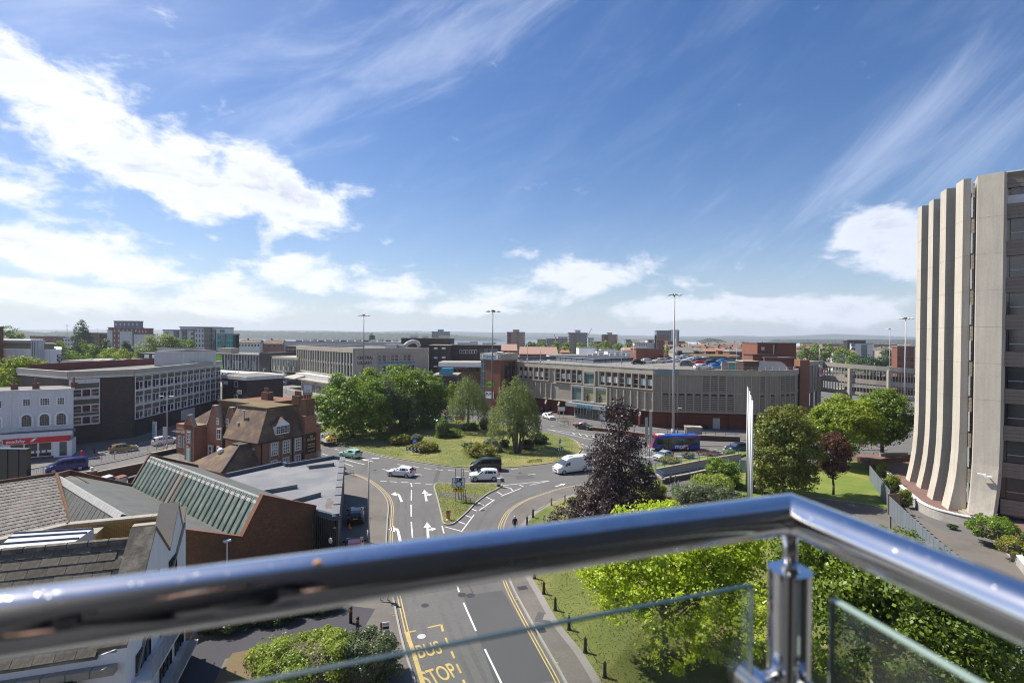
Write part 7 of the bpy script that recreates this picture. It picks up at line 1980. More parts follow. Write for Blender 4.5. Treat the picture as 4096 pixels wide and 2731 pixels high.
def bollard(px,py,label,group,z=.12,name='bollard',s=1.0,m=None):
 p=G(px,py,z)
 o=bpy.data.objects.new(name,iron if m is None else recol2(iron,m))
 link(o,None,Matrix.Translation(p)@Matrix.Scale(s,4))
 tag(o,label,'bollard',group);return p
def recol2(me,m):
 def f():
  k=me.copy();k.materials[0]=M_[m];return k
 return cached(('rc',me.name,m),f)
ords=['first','second','third','fourth','fifth','sixth','seventh','eighth']
near=[(2404,2731),(2419,2708),(2341,2608),(2276,2518),(2221,2440),(2175,2374),(2138,2313)]
pts=[bollard(x,y,'black iron bollard below the handrail, %s up from the picture bottom'%ords[i],'bollards along the right pavement edge',.135)for i,(x,y)in enumerate(near[1:])]
far_=[(2108,2100),(2132,2069),(2205,2021),(2259,2007)]
pts2=[bollard(x,y,'bollard above the handrail on the curved edge, %s towards the purple tree'%ords[i],'bollards along the right pavement edge',.135,m=None if i<2 else 'concrete_grey')for i,(x,y)in enumerate(far_)]
for a,b in list(zip(pts[:-1],pts[1:]))+list(zip(pts2[:-1],pts2[1:])):
 ln=[]
 for k in range(9):
  t=k/8;q_=a.lerp(b,t);ln.append((q_.x,q_.y,.135+.85-1.7*t*(1-t)*1.0))
 ch_=len([1 for n_ in WM if n_.startswith('bollard_chain')])
 tag(MB().path(ln,.018,5).build('bollard_chain',M_['iron'],None),'sagging black chain '+('below the handrail, %s up from the picture bottom'%ords[ch_]if ch_<5 else 'above the handrail, %s towards the purple tree'%ords[ch_-5]),'chain','chains between the bollards')
for i,(x,y)in enumerate(((1403,2490),(1430,2533))):
 p=G(x,y,.12);o=empty('banded_bollard',T(p.x,p.y,.12),'black bollard with red bands on the left pavement, %s'%('farther of the two' if i==0 else 'nearer of the two'),'bollard','banded bollards at the path entrance')
 MB().tube((0,0,0),(0,0,1.1),.12,.12,12).ball((0,0,1.1),.12).build('post',M_['black'],o,WM[o.name],smooth=True)
 for z in (.86,.98):MB().tube((0,0,z),(0,0,z+.035),.123,.123,12).build('band',M_['orange'],o,WM[o.name])
for i,(x,y)in enumerate(((1834,1994),(2714,1948),(2766,1925))):bollard(x,y,('grey post bollard beside the direction sign posts','small grey bollard by the walking couple','small grey bollard on the path behind the walkers')[i],None,.15,'bollard',.95,'concrete_grey')
for i,x in enumerate((3418,3460,3494,3518,3545)):bollard(x,1838-i*2,'black bollard beyond the lawn trees, %s from the left'%ords[i],'black bollards beyond the lawn',.0)
for i,(x,y)in enumerate(((548,1812),(378,1830))):bollard(x,1788+i*26,('short black bollard behind the gold hatchback','short black bollard outside the red shop')[i],None,.12)
p=G(327,1835,.12);tag(MB().tube((0,0,0),(0,0,1.2),.18,.14,10).ball((0,0,1.25),.2).build('fire_hydrant_post',M_['red_sign'],None,T(p)),'small red post by the kerb outside the goadsby shop','post')
p=G(2095,1868,.14)
tag(MB().tube((0,0,0),(0,0,.5),.2,.02,10).box(-.22,.22,-.22,.22,0,.04).build('traffic_cone',M_['orange'],None,T(G(1397,2112,.12))),'orange traffic cone beside the parked black car','traffic cone')
p=AT(50,1900,53)
bx=empty('black_hoarding',T(p.x,53,0),'tall black glazed screen standing at the left picture edge','screen')
zb_,zt_x=ZA(1915,p.x,53),ZA(1795,p.x,53)
MB().box(-6,1.45,0,.5,0,zt_x).build('screen',M_['glass_dark'],bx,WM[bx.name])
for k in range(5):boxpart('frame',bx,'black',-4+k*1.15,-3.93+k*1.15,-.04,-.003,zb_-4,zt_x,WM[bx.name])
for i,(x,y)in enumerate(((2198,1655),(2215,1650))):
 p=G(x,y,.12);o=empty('bench',T(p.x,p.y,.12,.75),('white slatted bench nearer the store entrance','white slatted bench farther from the road')[i],'bench','benches by the store wall')
 for k in range(4):boxpart('slat',o,'white',-1,1,-.25+k*.13,-.15+k*.13,.42,.46,WM[o.name])
 for s in (-.8,.8):boxpart('leg',o,'charcoal',s-.04,s+.04,-.25,.25,0,.42,WM[o.name])
p=G(2183,1648,.12);tag(MB().box(-.9,.9,-.4,.4,0,1.5).box(-1,1,-.5,.5,1.5,1.6).build('litter_bin',M_['black'],None,T(p,.75)),'black litter bin cabinet between the benches and the birch','litter bin')
rwk=G(1900,1688,.14)
for i,(x,y,lab)in enumerate(((1765,1680,'red plastic road works barrier left of the blue tarpaulin'),(1790,1682,'red plastic road works barrier behind the blue tarpaulin'),(1838,1680,'red plastic road works barrier beside the weeping birch'))):
 p=G(x,y,.14);o=empty('road_barrier',T(p.x,p.y,.14,.1),lab,'barrier','road works barriers');MB().box(-1.1,1.1,-.04,.04,.15,1.0).build('panel',M_['red_sign'],o,WM[o.name]);MB().box(-.9,-.7,-.3,.3,0,.15).box(.7,.9,-.3,.3,0,.15).build('foot',M_['black'],o,WM[o.name])
p=G(1760,1683,.14);mb=MB()
tp_=[[(x+.2*math.sin(y*3),y,.25+.55*max(0,1-(x/3.2)**2)*max(0,1-(y/1.6)**2)+.12*math.sin(x*4+y*2))for x in np.linspace(-3,3,13)]for y in np.linspace(-1.5,1.5,7)]
mb.add([q for r in tp_ for q in r],[(r*13+c,r*13+c+1,r*13+c+14,r*13+c+13)for r in range(6)for c in range(12)])
tag(mb.build('tarpaulin',M_['bus_blue'],None,T(p)),'rumpled bright blue tarpaulin under the trees on the roundabout','tarpaulin')
for i,(x,y,lab)in enumerate(((1775,1662,'white and red road works board left of the weeping birch'),(1800,1655,'white road works board farther behind the roundabout'))):
 p=G(x,y);o=empty('works_board',T(p.x,p.y,0,.1),lab,'barrier','road works boards');MB().box(-1.6,1.6,-.03,.03,.5,1.6).build('board',M_['white'],o,WM[o.name]);MB().box(-1.5,-.1,-.05,-.032,.7,1.2).build('red_panel',M_['red_sign'],o,WM[o.name]);MB().box(-1.2,-1.1,-.2,.2,0,.5).box(1.1,1.2,-.2,.2,0,.5).build('leg',M_['charcoal'],o,WM[o.name])
# --------- foliage
def leafmesh(name,centres,normals,size,m,rng,fold=.5,jitter=.35):
 """many small folded leaf faces in one mesh"""
 n=len(centres)
 nrm=normals/(np.linalg.norm(normals,axis=1,keepdims=True)+1e-9)
 rnd=rng.normal(size=(n,3))
 t=np.cross(nrm,rnd);t/=(np.linalg.norm(t,axis=1,keepdims=True)+1e-9)
 b=np.cross(nrm,t)
 s=(size*rng.uniform(1-jitter,1+jitter,n))[:,None]
 asp=rng.uniform(.55,.9,n)[:,None]
 p0=centres-t*s*.5
 p2=centres+t*s*.5
 bend=nrm*s*rng.uniform(-.25,.1,n)[:,None]
 p1=centres+b*s*.5*asp+bend
 p3=centres-b*s*.5*asp+bend
 v=np.stack([p0,p1,p2,p3],1).reshape(-1,3)
 me=bpy.data.meshes.new(name)
 me.vertices.add(4*n);me.loops.add(4*n);me.polygons.add(n)
 me.vertices.foreach_set('co',v.astype(np.float32).ravel())
 me.loops.foreach_set('vertex_index',np.arange(4*n,dtype=np.int32))
 me.polygons.foreach_set('loop_start',np.arange(0,4*n,4,dtype=np.int32))
 me.polygons.foreach_set('loop_total',np.full(n,4,dtype=np.int32))
 me.materials.append(m)
 me.update(calc_edges=True)
 return me
def crown_points(blobs,n,rng,ncl=90,clr=.24,up=.25,droop=0.0):
 """leaves gathered in clumps on and inside a set of ellipsoids (x, y, z, rx, ry, rz)"""
 blobs=np.array(blobs,float)
 vol=blobs[:,3]*blobs[:,4]*blobs[:,5]
 w=vol**(2/3);w/=w.sum()
 ncl=int(ncl*1.5)
 which=rng.choice(len(blobs),ncl,p=w)
 d=rng.normal(size=(ncl,3));d[:,2]+=.25;d/=np.linalg.norm(d,axis=1,keepdims=True)
 r=rng.uniform(.55,1.0,ncl)**.6
 B=blobs[which]
 cc=B[:,:3]+d*B[:,3:]*(r*rng.uniform(.86,1.06,ncl))[:,None]
 cr=B[:,3:].mean(1)*clr*rng.uniform(.45,1.4,ncl)*.85
 ww=cr**2;ww/=ww.sum()
 k=rng.choice(ncl,n,p=ww)
 e=rng.normal(size=(n,3));e[:,2]+=.35;e/=np.linalg.norm(e,axis=1,keepdims=True)
 rr=rng.uniform(.35,1.08,n)**.5
 p=cc[k]+e*(cr[k]*rr)[:,None]*np.array([1.15,1.15,.8])
 q=rng.uniform(0,1,n)<.2
 m_=int(q.sum())
 if m_:
  kb=rng.choice(len(blobs),m_,p=w)
  e2=rng.normal(size=(m_,3));e2[:,2]+=.3;e2/=np.linalg.norm(e2,axis=1,keepdims=True)
  p[q]=blobs[kb,:3]+e2*blobs[kb,3:]*(rng.uniform(.5,1.12,m_)**.6)[:,None]
 if droop:p[:,2]-=droop*rng.uniform(0,1,n)**1.5*(np.abs(p[:,0]-blobs[:,0].mean())/blobs[:,3].max()+.3)
 nn=e*.7+d[k]*.35+rng.normal(size=(n,3))*.42
 nn[:,2]+=up
 return p,nn
D0skirt=True
def tree(name,at,h,w,leaf,n,size,label,blobs=None,z0=.14,trunk=.3,bark='bark',group=None,seed=1,ncl=110,clr=.24,bare=.22,limbs=7,cat='tree',droop=0.0,sq=.85):
 rng=np.random.default_rng(seed)
 x,y=at[0],at[1]
 ro=empty(name,T(x,y,z0),label,cat,group)
 if blobs is None:
  cz=h*(bare+(1-bare)*.52);rz=h*(1-bare)*.5
  blobs=[(0,0,cz,w/2*sq,w/2*sq,rz)]
  for k in range(7):
   a=k*2.4+seed;q=rng.uniform(.30,.5)
   blobs.append((math.cos(a)*w*.27,math.sin(a)*w*.27,cz+rz*rng.uniform(-.45,.5),w*q*.5,w*q*.5,rz*q*1.05))
 if bare<.1 and trunk==.3 and D0skirt:
  for k in range(7):
   a=k*.9+seed
   blobs.append((math.cos(a)*w*.30,math.sin(a)*w*.30,h*.24,w*.20,w*.20,h*.2))
 p,nn=crown_points(blobs,n,rng,ncl,clr,droop=droop)
 inst('crown',leafmesh('crown',p,nn,size,LEAF[leaf],rng),ro,WM[ro.name])
 random.seed(seed)
 tb=MB()
 top=max(b[2]for b in blobs)
 tp=[Vector((0,0,0)),Vector((.05*trunk,0,h*bare*.6)),Vector((random.uniform(-.2,.2),random.uniform(-.2,.2),h*bare+.1*h)),Vector((random.uniform(-.3,.3),random.uniform(-.3,.3),top))]
 rs=[trunk*1.25,trunk,trunk*.75,trunk*.25]
 for i in range(3):tb.tube(tp[i],tp[i+1],rs[i],rs[i+1],8)
 tb.build('trunk',M_[bark],ro,WM[ro.name],smooth=True)
 lb_=MB()
 for k in range(limbs):
  a=k*2.39996+seed
  b=blobs[k%len(blobs)]
  st_=tp[1].lerp(tp[3],random.uniform(.1,.6))
  e1=Vector((b[0]+math.cos(a)*b[3]*.75,b[1]+math.sin(a)*b[4]*.75,b[2]+random.uniform(-.2,.4)*b[5]))
  md=st_.lerp(e1,.5)+Vector((0,0,.06*h))
  lb_.tube(st_,md,trunk*.38,trunk*.24,6).tube(md,e1,trunk*.24,trunk*.08,6)
  for j in range(3):
   e2=e1+Vector((random.uniform(-1,1)*b[3]*.4,random.uniform(-1,1)*b[4]*.4,random.uniform(-.1,.4)*b[5]))
   lb_.tube(md.lerp(e1,.5),e2,trunk*.1,trunk*.03,4)
 lb_.build('limb',M_[bark],ro,WM[ro.name])
 return ro
def tree_px(px,base,top,wpx,leaf,n,size,label,name='broadleaf_tree',D=None,**k):
 if D is None:p=G(px,base,.14);x,y=p.x,p.y
 else:y=D;x=AT(px,1345,D).x
 w=wpx*y/FPX
 yf=y-w*.12
 h=ZA(top,x,y)
 return tree(name,(x,y),h,w,leaf,n,size,label,**k)
def shrub_px(px,base,wpx,top,leaf,n,size,label,z0=.14,D=None,name='shrub',spiky=False,seed=1,clr=.3,group=None,depth=1.0,cat='shrub'):
 if D is None:p=G(px,base,z0);x,y=p.x,p.y
 else:y=D;x=AT(px,1345,D).x
 w=wpx*y/FPX
 y+=w*.35*depth
 h=max(.3,ZA(top,x,y)-z0)
 rng=np.random.default_rng(seed)
 ro=empty(name,T(x,y,z0),label,cat,group)
 nb=4 if w<4 else 7
 bl=[(0,0,h*.42,w/2*.88,w/2*.8*depth,h*.52)]
 for k in range(nb):
  a=k*2.4+seed
  bl.append((math.cos(a)*w*.27,math.sin(a)*w*.24*depth,h*rng.uniform(.35,.55),w*.24,w*.22*depth,h*rng.uniform(.35,.5)))
 p_,nn=crown_points(bl,n,rng,60 if not spiky else 34,clr)
 p_[:,2]=np.maximum(p_[:,2],.03)
 inst('foliage',leafmesh('foliage',p_,nn,size,LEAF[leaf],rng),ro,WM[ro.name])
 core=MB();core.ball((0,0,h*.35),w/2*.72,w/2*.64*depth,h*.42,14,8)
 core.build('stems',M_['bark'],ro,WM[ro.name])
 return ro
tree_px(1412,1748,1502,330,'mid',26000,.40,'large yellow green tree at the left end of the roundabout clump',seed=3,bare=.06,ncl=170,clr=.2)
tree_px(1480,1690,1470,110,'bright',5000,.42,'small bright crown showing above the left end of the clump',seed=4,bare=.3)
tree_px(1600,1705,1472,330,'deep',24000,.44,'broad dark green chestnut in the middle of the roundabout clump',seed=5,bare=.08,ncl=170,clr=.2)
tree_px(1712,1700,1490,190,'mid',14000,.42,'rounded dark green tree at the right end of the roundabout clump',seed=6,bare=.08,ncl=130,clr=.2)
tree_px(1520,1728,1522,210,'grey',15000,.30,'grey green feathery tree in front of the clump, trunk showing',seed=7,bare=.16,trunk=.35,ncl=140,clr=.2)
tree_px(1630,1722,1575,150,'grey',7000,.28,'lower grey green bough tree at the right of the grey tree',seed=27,bare=.12,trunk=.25,ncl=110)
def birch(px,base,top,wpx,n,label,seed):
 p=G(px,base,.14);rng=np.random.default_rng(seed)
 w=wpx*p.y/FPX;h=ZA(top,p.x,p.y)-.14
 ro=empty('weeping_birch',T(p.x,p.y,.14),label,'tree','weeping birches on the roundabout')
 ns=420
 a=rng.uniform(0,2*math.pi,ns);r=np.sqrt(rng.uniform(0,1,ns))*w*.5
 zt=h*(1-.52*(r/(w*.5))**2)*rng.uniform(.72,1.0,ns)
 L_=rng.uniform(.18,.42,ns)*h
 k=rng.integers(0,ns,n);t=rng.uniform(0,1,n)
 z=np.maximum(zt[k]-t*L_[k],h*.14+rng.uniform(0,.8,n))
 x=np.cos(a[k])*(r[k]+.25*t)+rng.normal(0,.16,n);y=np.sin(a[k])*(r[k]+.25*t)+rng.normal(0,.16,n)
 c_=np.stack([x,y,z],1)
 nn=np.stack([np.cos(a[k]),np.sin(a[k]),np.full(n,.35)],1)+rng.normal(0,.5,(n,3))
 inst('crown',leafmesh('crown',c_,nn,.22,LEAF['birch'],rng),ro,WM[ro.name])
 tb=MB().tube((0,0,0),(.1,0,h*.35),.28,.2,8).tube((.1,0,h*.35),(0,.1,h*.9),.2,.05,8)
 tb.build('trunk',M_['bark_grey'],ro,WM[ro.name])
 lb_=MB()
 for i in range(22):
  j=rng.integers(0,ns)
  lb_.tube((.1,0,h*rng.uniform(.3,.7)),(math.cos(a[j])*r[j],math.sin(a[j])*r[j],zt[j]),.06,.02,5)
 lb_.build('limb',M_['bark_grey'],ro,WM[ro.name])
birch(1872,1722,1482,165,16000,'weeping birch standing farther back beside the brick stair tower',31)
birch(2058,1792,1486,208,24000,'nearer weeping birch in front of the store, beside the palm trunks',32)
tree_px(1812,1650,1530,60,'bright',2500,.4,'small light green tree between the clump and the left birch',seed=33,bare=.2)
p=G(2068,1812,.14);cp_=empty('cabbage_palm',T(p.x,p.y,.14),'clustered cabbage palm trunks with spiky heads below the nearer birch','palm')
rng=np.random.default_rng(9);tb=MB();C_,N_=[],[]
for k,(dx,dy,hh)in enumerate(((0,0,4.2),(-.9,.2,3.4),(.8,.4,4.8),(-.3,.8,5.2),(1.3,-.2,3.6))):
 tb.tube((dx*.4,dy*.4,0),(dx,dy,hh),.24,.14,8)
 for i in range(80):
  a=rng.uniform(0,6.28);e=rng.uniform(-.9,1.2);d=np.array([math.cos(a)*math.cos(e),math.sin(a)*math.cos(e),math.sin(e)])
  for q in range(4):C_.append(np.array([dx,dy,hh])+d*(.2+q*.22));N_.append(np.cross(d,[0,0,1.01])+rng.normal(0,.2,3))
tb.build('trunk',M_['bark'],cp_,WM[cp_.name])
inst('fronds',leafmesh('fronds',np.array(C_),np.array(N_),.26,LEAF['grey'],rng),cp_,WM[cp_.name])
for px,base,w,top,leaf,n,lab,sp in ((1588,1782,98,1738,'shrub_gold',5000,'spreading golden juniper at the left of the roundabout lawn',True),(1664,1770,52,1735,'shrub_grey',2500,'rounded grey green shrub right of the left golden juniper',False),(1650,1776,24,1758,'copper',500,'small pinkish spiky plant between the golden and grey shrubs',True),(1690,1812,118,1767,'shrub_gold',6000,'golden juniper right behind the blue arrow sign',True),(1765,1752,62,1668,'deep',3000,'upright pointed dark conifer on the roundabout lawn',True),(1800,1752,100,1712,'deep',3500,'low spreading dark juniper right of the pointed conifer',True),(1918,1834,148,1776,'shrub_gold',9000,'largest dark gold juniper near the front edge of the roundabout',True),(1870,1792,56,1770,'grey',1500,'low grey shrub left of the largest juniper',False),(1960,1778,62,1756,'shrub_grey',2500,'grey clipped shrub behind the largest juniper',False),(1982,1810,62,1776,'shrub_grey',2800,'grey rounded shrub at the right of the largest juniper',False),(2016,1790,42,1755,'dark',1500,'dark upright shrub beside the cabbage palm',False),(2108,1800,62,1755,'dark',3000,'dark rounded shrub right of the cabbage palm',False),(2152,1778,92,1738,'dark',4000,'long dark hedge shrub towards the east end of the roundabout',False),(1880,1724,74,1690,'dark',2500,'dark shrubs at the foot of the left birch',False),(1935,1718,48,1672,'dark',2000,'tall dark shrub between the two birches',False),(1560,1765,110,1752,'mid',1500,'low clipped green hedge in the clump shade',False)):
 shrub_px(px,base,w,top,leaf,n,.20 if not sp else .24,lab,spiky=sp,seed=px)
p=G(2468,2150,.14)
H_=ZA(1600,p.x,p.y)
bl=[]
for z,r in ((.10,5.6),(.18,5.6),(.27,4.7),(.36,4.0),(.45,3.5),(.54,3.2),(.62,2.9),(.69,2.6),(.76,1.2),(.84,1.6),(.90,1.8),(.96,.9)):
 r*=1.12;z*=.985
 bl.append((0 if r>2 else random.uniform(-.5,.3),0,H_*z,r*.8,r*.8,H_*.07))
 for k in range(4 if r>1.6 else 2):
  a=k*1.57+z*9
  bl.append((math.cos(a)*r*.62,math.sin(a)*r*.62,H_*z+random.uniform(-.4,.4),r*.42,r*.42,H_*.05))
bl+=[(-5.6,-.5,H_*.12,2.2,1.6,.9),(-4.2,0,H_*.22,1.8,1.6,.8),(5.4,.3,H_*.15,2.0,1.6,.9),(1.6,0,H_*.68,1.5,1.3,.7),(-1.8,0,H_*.58,1.6,1.3,.7),(2.8,0,H_*.42,1.7,1.4,.9),(.9,0,H_*.9,1.3,1.0,.5)]
tree('purple_beech',(p.x,p.y),H_,10,'purple',60000,.19,'tall dark purple beech tree above the middle of the handrail',blobs=bl,seed=12,trunk=.32,ncl=420,clr=.3,bare=.1,limbs=26)
tree_px(3142,1975,1632,258,'acer',34000,.27,'green tree tipped with orange gold right of the flagpoles','maple_tree',seed=14,bare=.0,ncl=220,clr=.2,D=68,sq=.98)
tree_px(3170,1800,1650,220,'willow',6000,.26,'pale feathery tree just behind the gold tipped maple',seed=15,bare=.2,D=86)
tree_px(3385,1858,1598,290,'bright',30000,.33,'bright green spreading tree left of the concrete tower',seed=16,bare=.22,D=84,ncl=170,clr=.22)
tree_px(3535,1845,1562,240,'deep',24000,.34,'taller mid green tree touching the left edge of the tower',seed=17,bare=.18,D=90,ncl=150,clr=.22)
tree_px(3342,1966,1732,140,'copper',15000,.19,'small copper leaved tree standing on the shaded lawn',seed=18,bare=.26,trunk=.14,ncl=110,clr=.22,D=69)
shrub_px(2925,1965,150,1830,'deep',9000,.20,'large rounded dark green shrub left of the flagpoles',D=71,seed=41);shrub_px(2880,1990,180,1895,'shrub_lime',9000,.18,'bright green mounded shrub in front of the rounded dark one',D=67,seed=42)
shrub_px(2830,2060,280,1925,'grey',14000,.17,'wide loose olive green shrub above the handrail',D=58,seed=43);shrub_px(2960,2060,160,1950,'grey',7000,.17,'loose grey green shrub at the foot of the flagpoles',D=57,seed=44)
shrub_px(3040,1990,70,1915,'shrub_grey',2500,.18,'pale rounded shrub right behind the flagpoles',D=69,seed=45);shrub_px(2725,1972,45,1952,'mid',900,.15,'small clipped box shrub beside the walkers',D=68,seed=46)
shrub_px(2645,1970,90,1920,'bright',3000,.16,'light green shrub between the purple tree and the walkers',D=66,seed=47);shrub_px(2590,1900,70,1850,'grey',2500,.18,'straggly shrub against the right of the purple tree',D=76,seed=48)
shrub_px(2690,1862,90,1826,'shrub_gold',2800,.16,'low yellow green shrub in the planted bed below the bus',z0=.35,D=84,seed=49);shrub_px(2762,1842,55,1808,'shrub_grey',2500,.17,'grey bushy shrub in the middle of the planted bed',z0=.35,D=88,seed=50)
shrub_px(2860,1830,110,1812,'copper',1800,.16,'low brownish heather mound at the right of the planted bed',z0=.35,D=90,seed=51);shrub_px(2930,1825,50,1795,'shrub_lime',1500,.18,'yellow green shrub in front of the navy taxi',z0=.35,D=88,seed=52)
shrub_px(2680,1728,76,1690,'shrub_grey',3000,.3,'pale variegated rounded bush by the tall mast base',z0=.12,D=122,seed=53,depth=.3);shrub_px(2515,1702,40,1682,'shrub_lime',1200,.3,'small bright hedge against the brick base behind the purple tree',z0=.12,D=121,seed=54,depth=.3)
shrub_px(2625,1722,26,1700,'mid',700,.25,'small green bush left of the variegated one',z0=.12,D=121,seed=55,depth=.3);shrub_px(2570,1712,30,1698,'copper',500,.25,'low reddish bush at the brick base',z0=.12,D=121,seed=56,depth=.3);shrub_px(2805,1725,80,1698,'dark',1500,.3,'dark shrub beside the square concrete planter',z0=.12,D=119,seed=57,depth=.3)
D0skirt=False
p=G(2660,2620,.14)
hL=ZA(2080,p.x,p.y)
bl=[(0,-3.0,4.9,3.2,2.2,1.8),(2.2,-4.4,4.0,2.6,1.8,1.6),(-1.2,-4.6,3.4,2.0,1.6,1.2),(4.6,-3.2,4.6,2.2,2.0,1.8),(-3.6,-1.2,5.2,2.2,1.8,1.5),(-1.6,0,6.4,4.2,3.4,2.5),(1.6,.6,6.6,4.0,3.6,2.6),(3.6,.4,6.9,2.9,2.8,2.2),(-3.8,.6,5.6,2.2,2.2,1.8),(0,2.2,7.4,3.4,2.6,2.0),(4.6,-1.0,4.2,1.8,1.8,1.6),(-3.2,-2.2,4.4,1.7,1.7,1.2),(2.6,-2.6,3.6,1.8,1.6,1.3),(5.0,1.5,6.4,2.0,2.4,2.2)]
tree('lime_maple',(p.x,p.y),9.4,13,'lime',64000,.19,'yellow green young leaved maple below the handrail',blobs=bl,seed=21,trunk=.2,bark='bark_grey',ncl=520,clr=.17,limbs=30,bare=.2)
bl=[(0,0,6.6,4.4,4.2,3.0),(2.8,.5,6.4,3.0,3.0,2.4),(-2.8,.8,7.2,3.0,3.0,2.4),(5.0,-.4,5.2,2.4,2.6,2.0),(.5,-3.2,4.6,3.4,2.4,2.4),(3.5,-2.6,4.2,2.6,2.4,2.0),(-3.6,-1.8,5.0,2.4,2.4,2.2),(-1,3.4,8.0,3.0,2.4,1.8)]
tree('chestnut_tree',(21.3,29.5),9.6,14,'chest',56000,.21,'dense dark green tree at the lower right behind the glass',blobs=bl,seed=22,trunk=.3,ncl=430,clr=.2,limbs=14,bare=.15)
shrub_px(1180,2731,520,2545,'shrub_lime',30000,.13,'broad yellow green shrub at the bottom left below the handrail',D=28.6,seed=61,z0=.16,depth=.8)
shrub_px(1440,2731,300,2520,'grey',20000,.12,'grey green shrub beside the bus stop pole',D=29.6,seed=62,z0=.16,depth=.9)
shrub_px(1260,2500,560,2380,'dark',16000,.15,'long dark shaded hedge below the brick gable wall',D=43.5,seed=63,z0=.16,depth=.12,name='hedge',cat='hedge')
shrub_px(1010,2560,560,2432,'dark',16000,.15,'dark hedge beside the balconies of the white house',D=38.5,seed=64,z0=.16,depth=.2,name='hedge',cat='hedge')
shrub_px(850,2545,250,2440,'dark',8000,.13,'dark hedge nearest the balconies of the white house',seed=65,z0=.16,depth=.5,name='hedge',cat='hedge')
shrub_px(1040,2508,280,2415,'dark',8000,.13,'middle length of the dark hedge along the shaded path',seed=66,z0=.16,depth=.5,name='hedge',cat='hedge')
shrub_px(1235,2462,260,2385,'dark',8000,.13,'far length of the dark hedge by the banded bollards',seed=67,z0=.16,depth=.5,name='hedge',cat='hedge')
for i,(x,y,w,top,lab)in enumerate(((3545,1895,55,1850,'ivy clump spilling over the far end of the terrace wall'),(3590,1950,80,1893,'ivy mound on the bend of the terrace wall'),(3640,2010,62,1950,'ivy hanging by the timber gate'),)):
 shrub_px(x,y,w,top,'bright',3500,.14,lab,z0=.2,D=G(x,y,.6).y-.5,seed=70+i,name='ivy',cat='climber',depth=.5)
shrub_px(4050,2230,190,2068,'mid',9000,.16,'trailing green shrub on the retaining wall under the tower pier',z0=1.0,D=50.5,seed=75,name='trailing_shrub');shrub_px(4110,2330,120,2150,'shrub_gold',4000,.15,'golden shrub at the right picture edge under the tower',z0=.9,D=47.5,seed=76,name='trailing_shrub')
shrub_px(3835,2130,42,2098,'dark',900,.12,'small weed bush at the foot of the terrace wall',z0=.17,D=56.6,seed=77,name='weed',cat='weed')
tree_px(75,None,1432,250,'bright',24000,.42,'large bright green tree behind the white georgian terrace',D=112,seed=81,bare=.1,ncl=190,clr=.18)
tree_px(215,None,1485,60,'mid',3000,.4,'small dark tree between the white shop and the office block',D=118,seed=82)
tree_px(1003,None,1540,34,'dark',1500,.3,'small round palm like tree by the brick annexe',D=150,seed=83,bare=.35)
def far_tree(px,D,top,w,leaf,label,n=1500,size=None,seed=1,bare=.05,group='trees beyond the rooftops'):
 return tree_px(px,None,top,w,leaf,n,size or D*.0028,label,D=D,seed=seed,bare=bare,limbs=3,ncl=60,clr=.28,group=group,trunk=.35)
k=0
left_trees=[(35,330,1307,90,'mid'),(75,330,1330,70,'bright'),(325,370,1283,62,'poplar'),(345,370,1322,60,'poplar'),(300,250,1375,60,'far'),(240,250,1368,70,'mid'),(330,255,1360,60,'mid'),(290,205,1408,110,'mid'),(250,200,1400,80,'far'),(372,235,1378,64,'mid'),(425,265,1362,70,'far'),(440,215,1396,110,'bright'),(492,205,1398,92,'bright'),(505,260,1366,50,'far'),(600,265,1345,110,'willow'),(650,270,1332,90,'willow'),(690,275,1340,80,'willow'),(745,280,1355,90,'mid'),(560,220,1400,60,'mid'),(170,300,1362,60,'far'),(400,225,1420,60,'mid'),(200,230,1382,70,'far')]
dirs={'mid':'mid green','bright':'bright green','poplar':'tall dark','far':'dark green','willow':'pale yellow green','deep':'deep green','dark':'very dark'}
for i,(px,D,top,w,lf)in enumerate(left_trees):
 far_tree(px,D,top,w,lf,'%s distant tree on the left, %s'%(dirs[lf],('at the far left edge behind the theatre','right of the tree at the left edge','the poplar standing highest on the skyline','the poplar lower right shoulder','below the poplar on its left','between mast and theatre','directly under the poplar','low beside the theatre wall','behind the lowest one beside the theatre','right below the poplar group','in front of the tall brick flats','in the middle of the nearest row','rightmost of the nearest bright row','below the white part of the flats','leftmost of the pale willows','tallest of the pale willows','rightmost pale willow','in front of the white and grey flats','behind the office block roof','above the theatre roof','small one between the near rows','far one between mast and theatre')[i]),2600,seed=100+i,bare=.02)
cen=[(1315+172,620,1336,28,'poplar'),(2030-60,520,1370,40,'mid'),(2118,420,1365,40,'deep'),(2168,400,1363,60,'deep'),(2220,380,1368,46,'deep'),(2265,390,1369,48,'mid'),(2262,300,1385,62,'bright'),(2330,380,1370,46,'bright'),(2372,400,1368,54,'mid'),(2425,380,1366,70,'deep'),(2478,350,1368,62,'deep'),(2517,360,1372,50,'deep'),(2668,330,1388,44,'bright'),(2745,520,1370,70,'mid'),(2860,420,1390,18,'mid'),(2928,330,1394,34,'mid'),(2985,320,1396,46,'mid'),(3020,330,1388,40,'mid'),(3215,330,1382,50,'deep'),(3262,330,1380,60,'mid'),(3318,330,1378,50,'deep'),(3370,310,1382,74,'deep'),(3420,290,1410,60,'mid'),(3470,260,1422,90,'dark'),(3525,260,1425,80,'dark'),(3545,330,1396,56,'grey'),(2790,760,1368,50,'mid'),(2130,640,1372,50,'far')]
dirs['grey']='greyish'
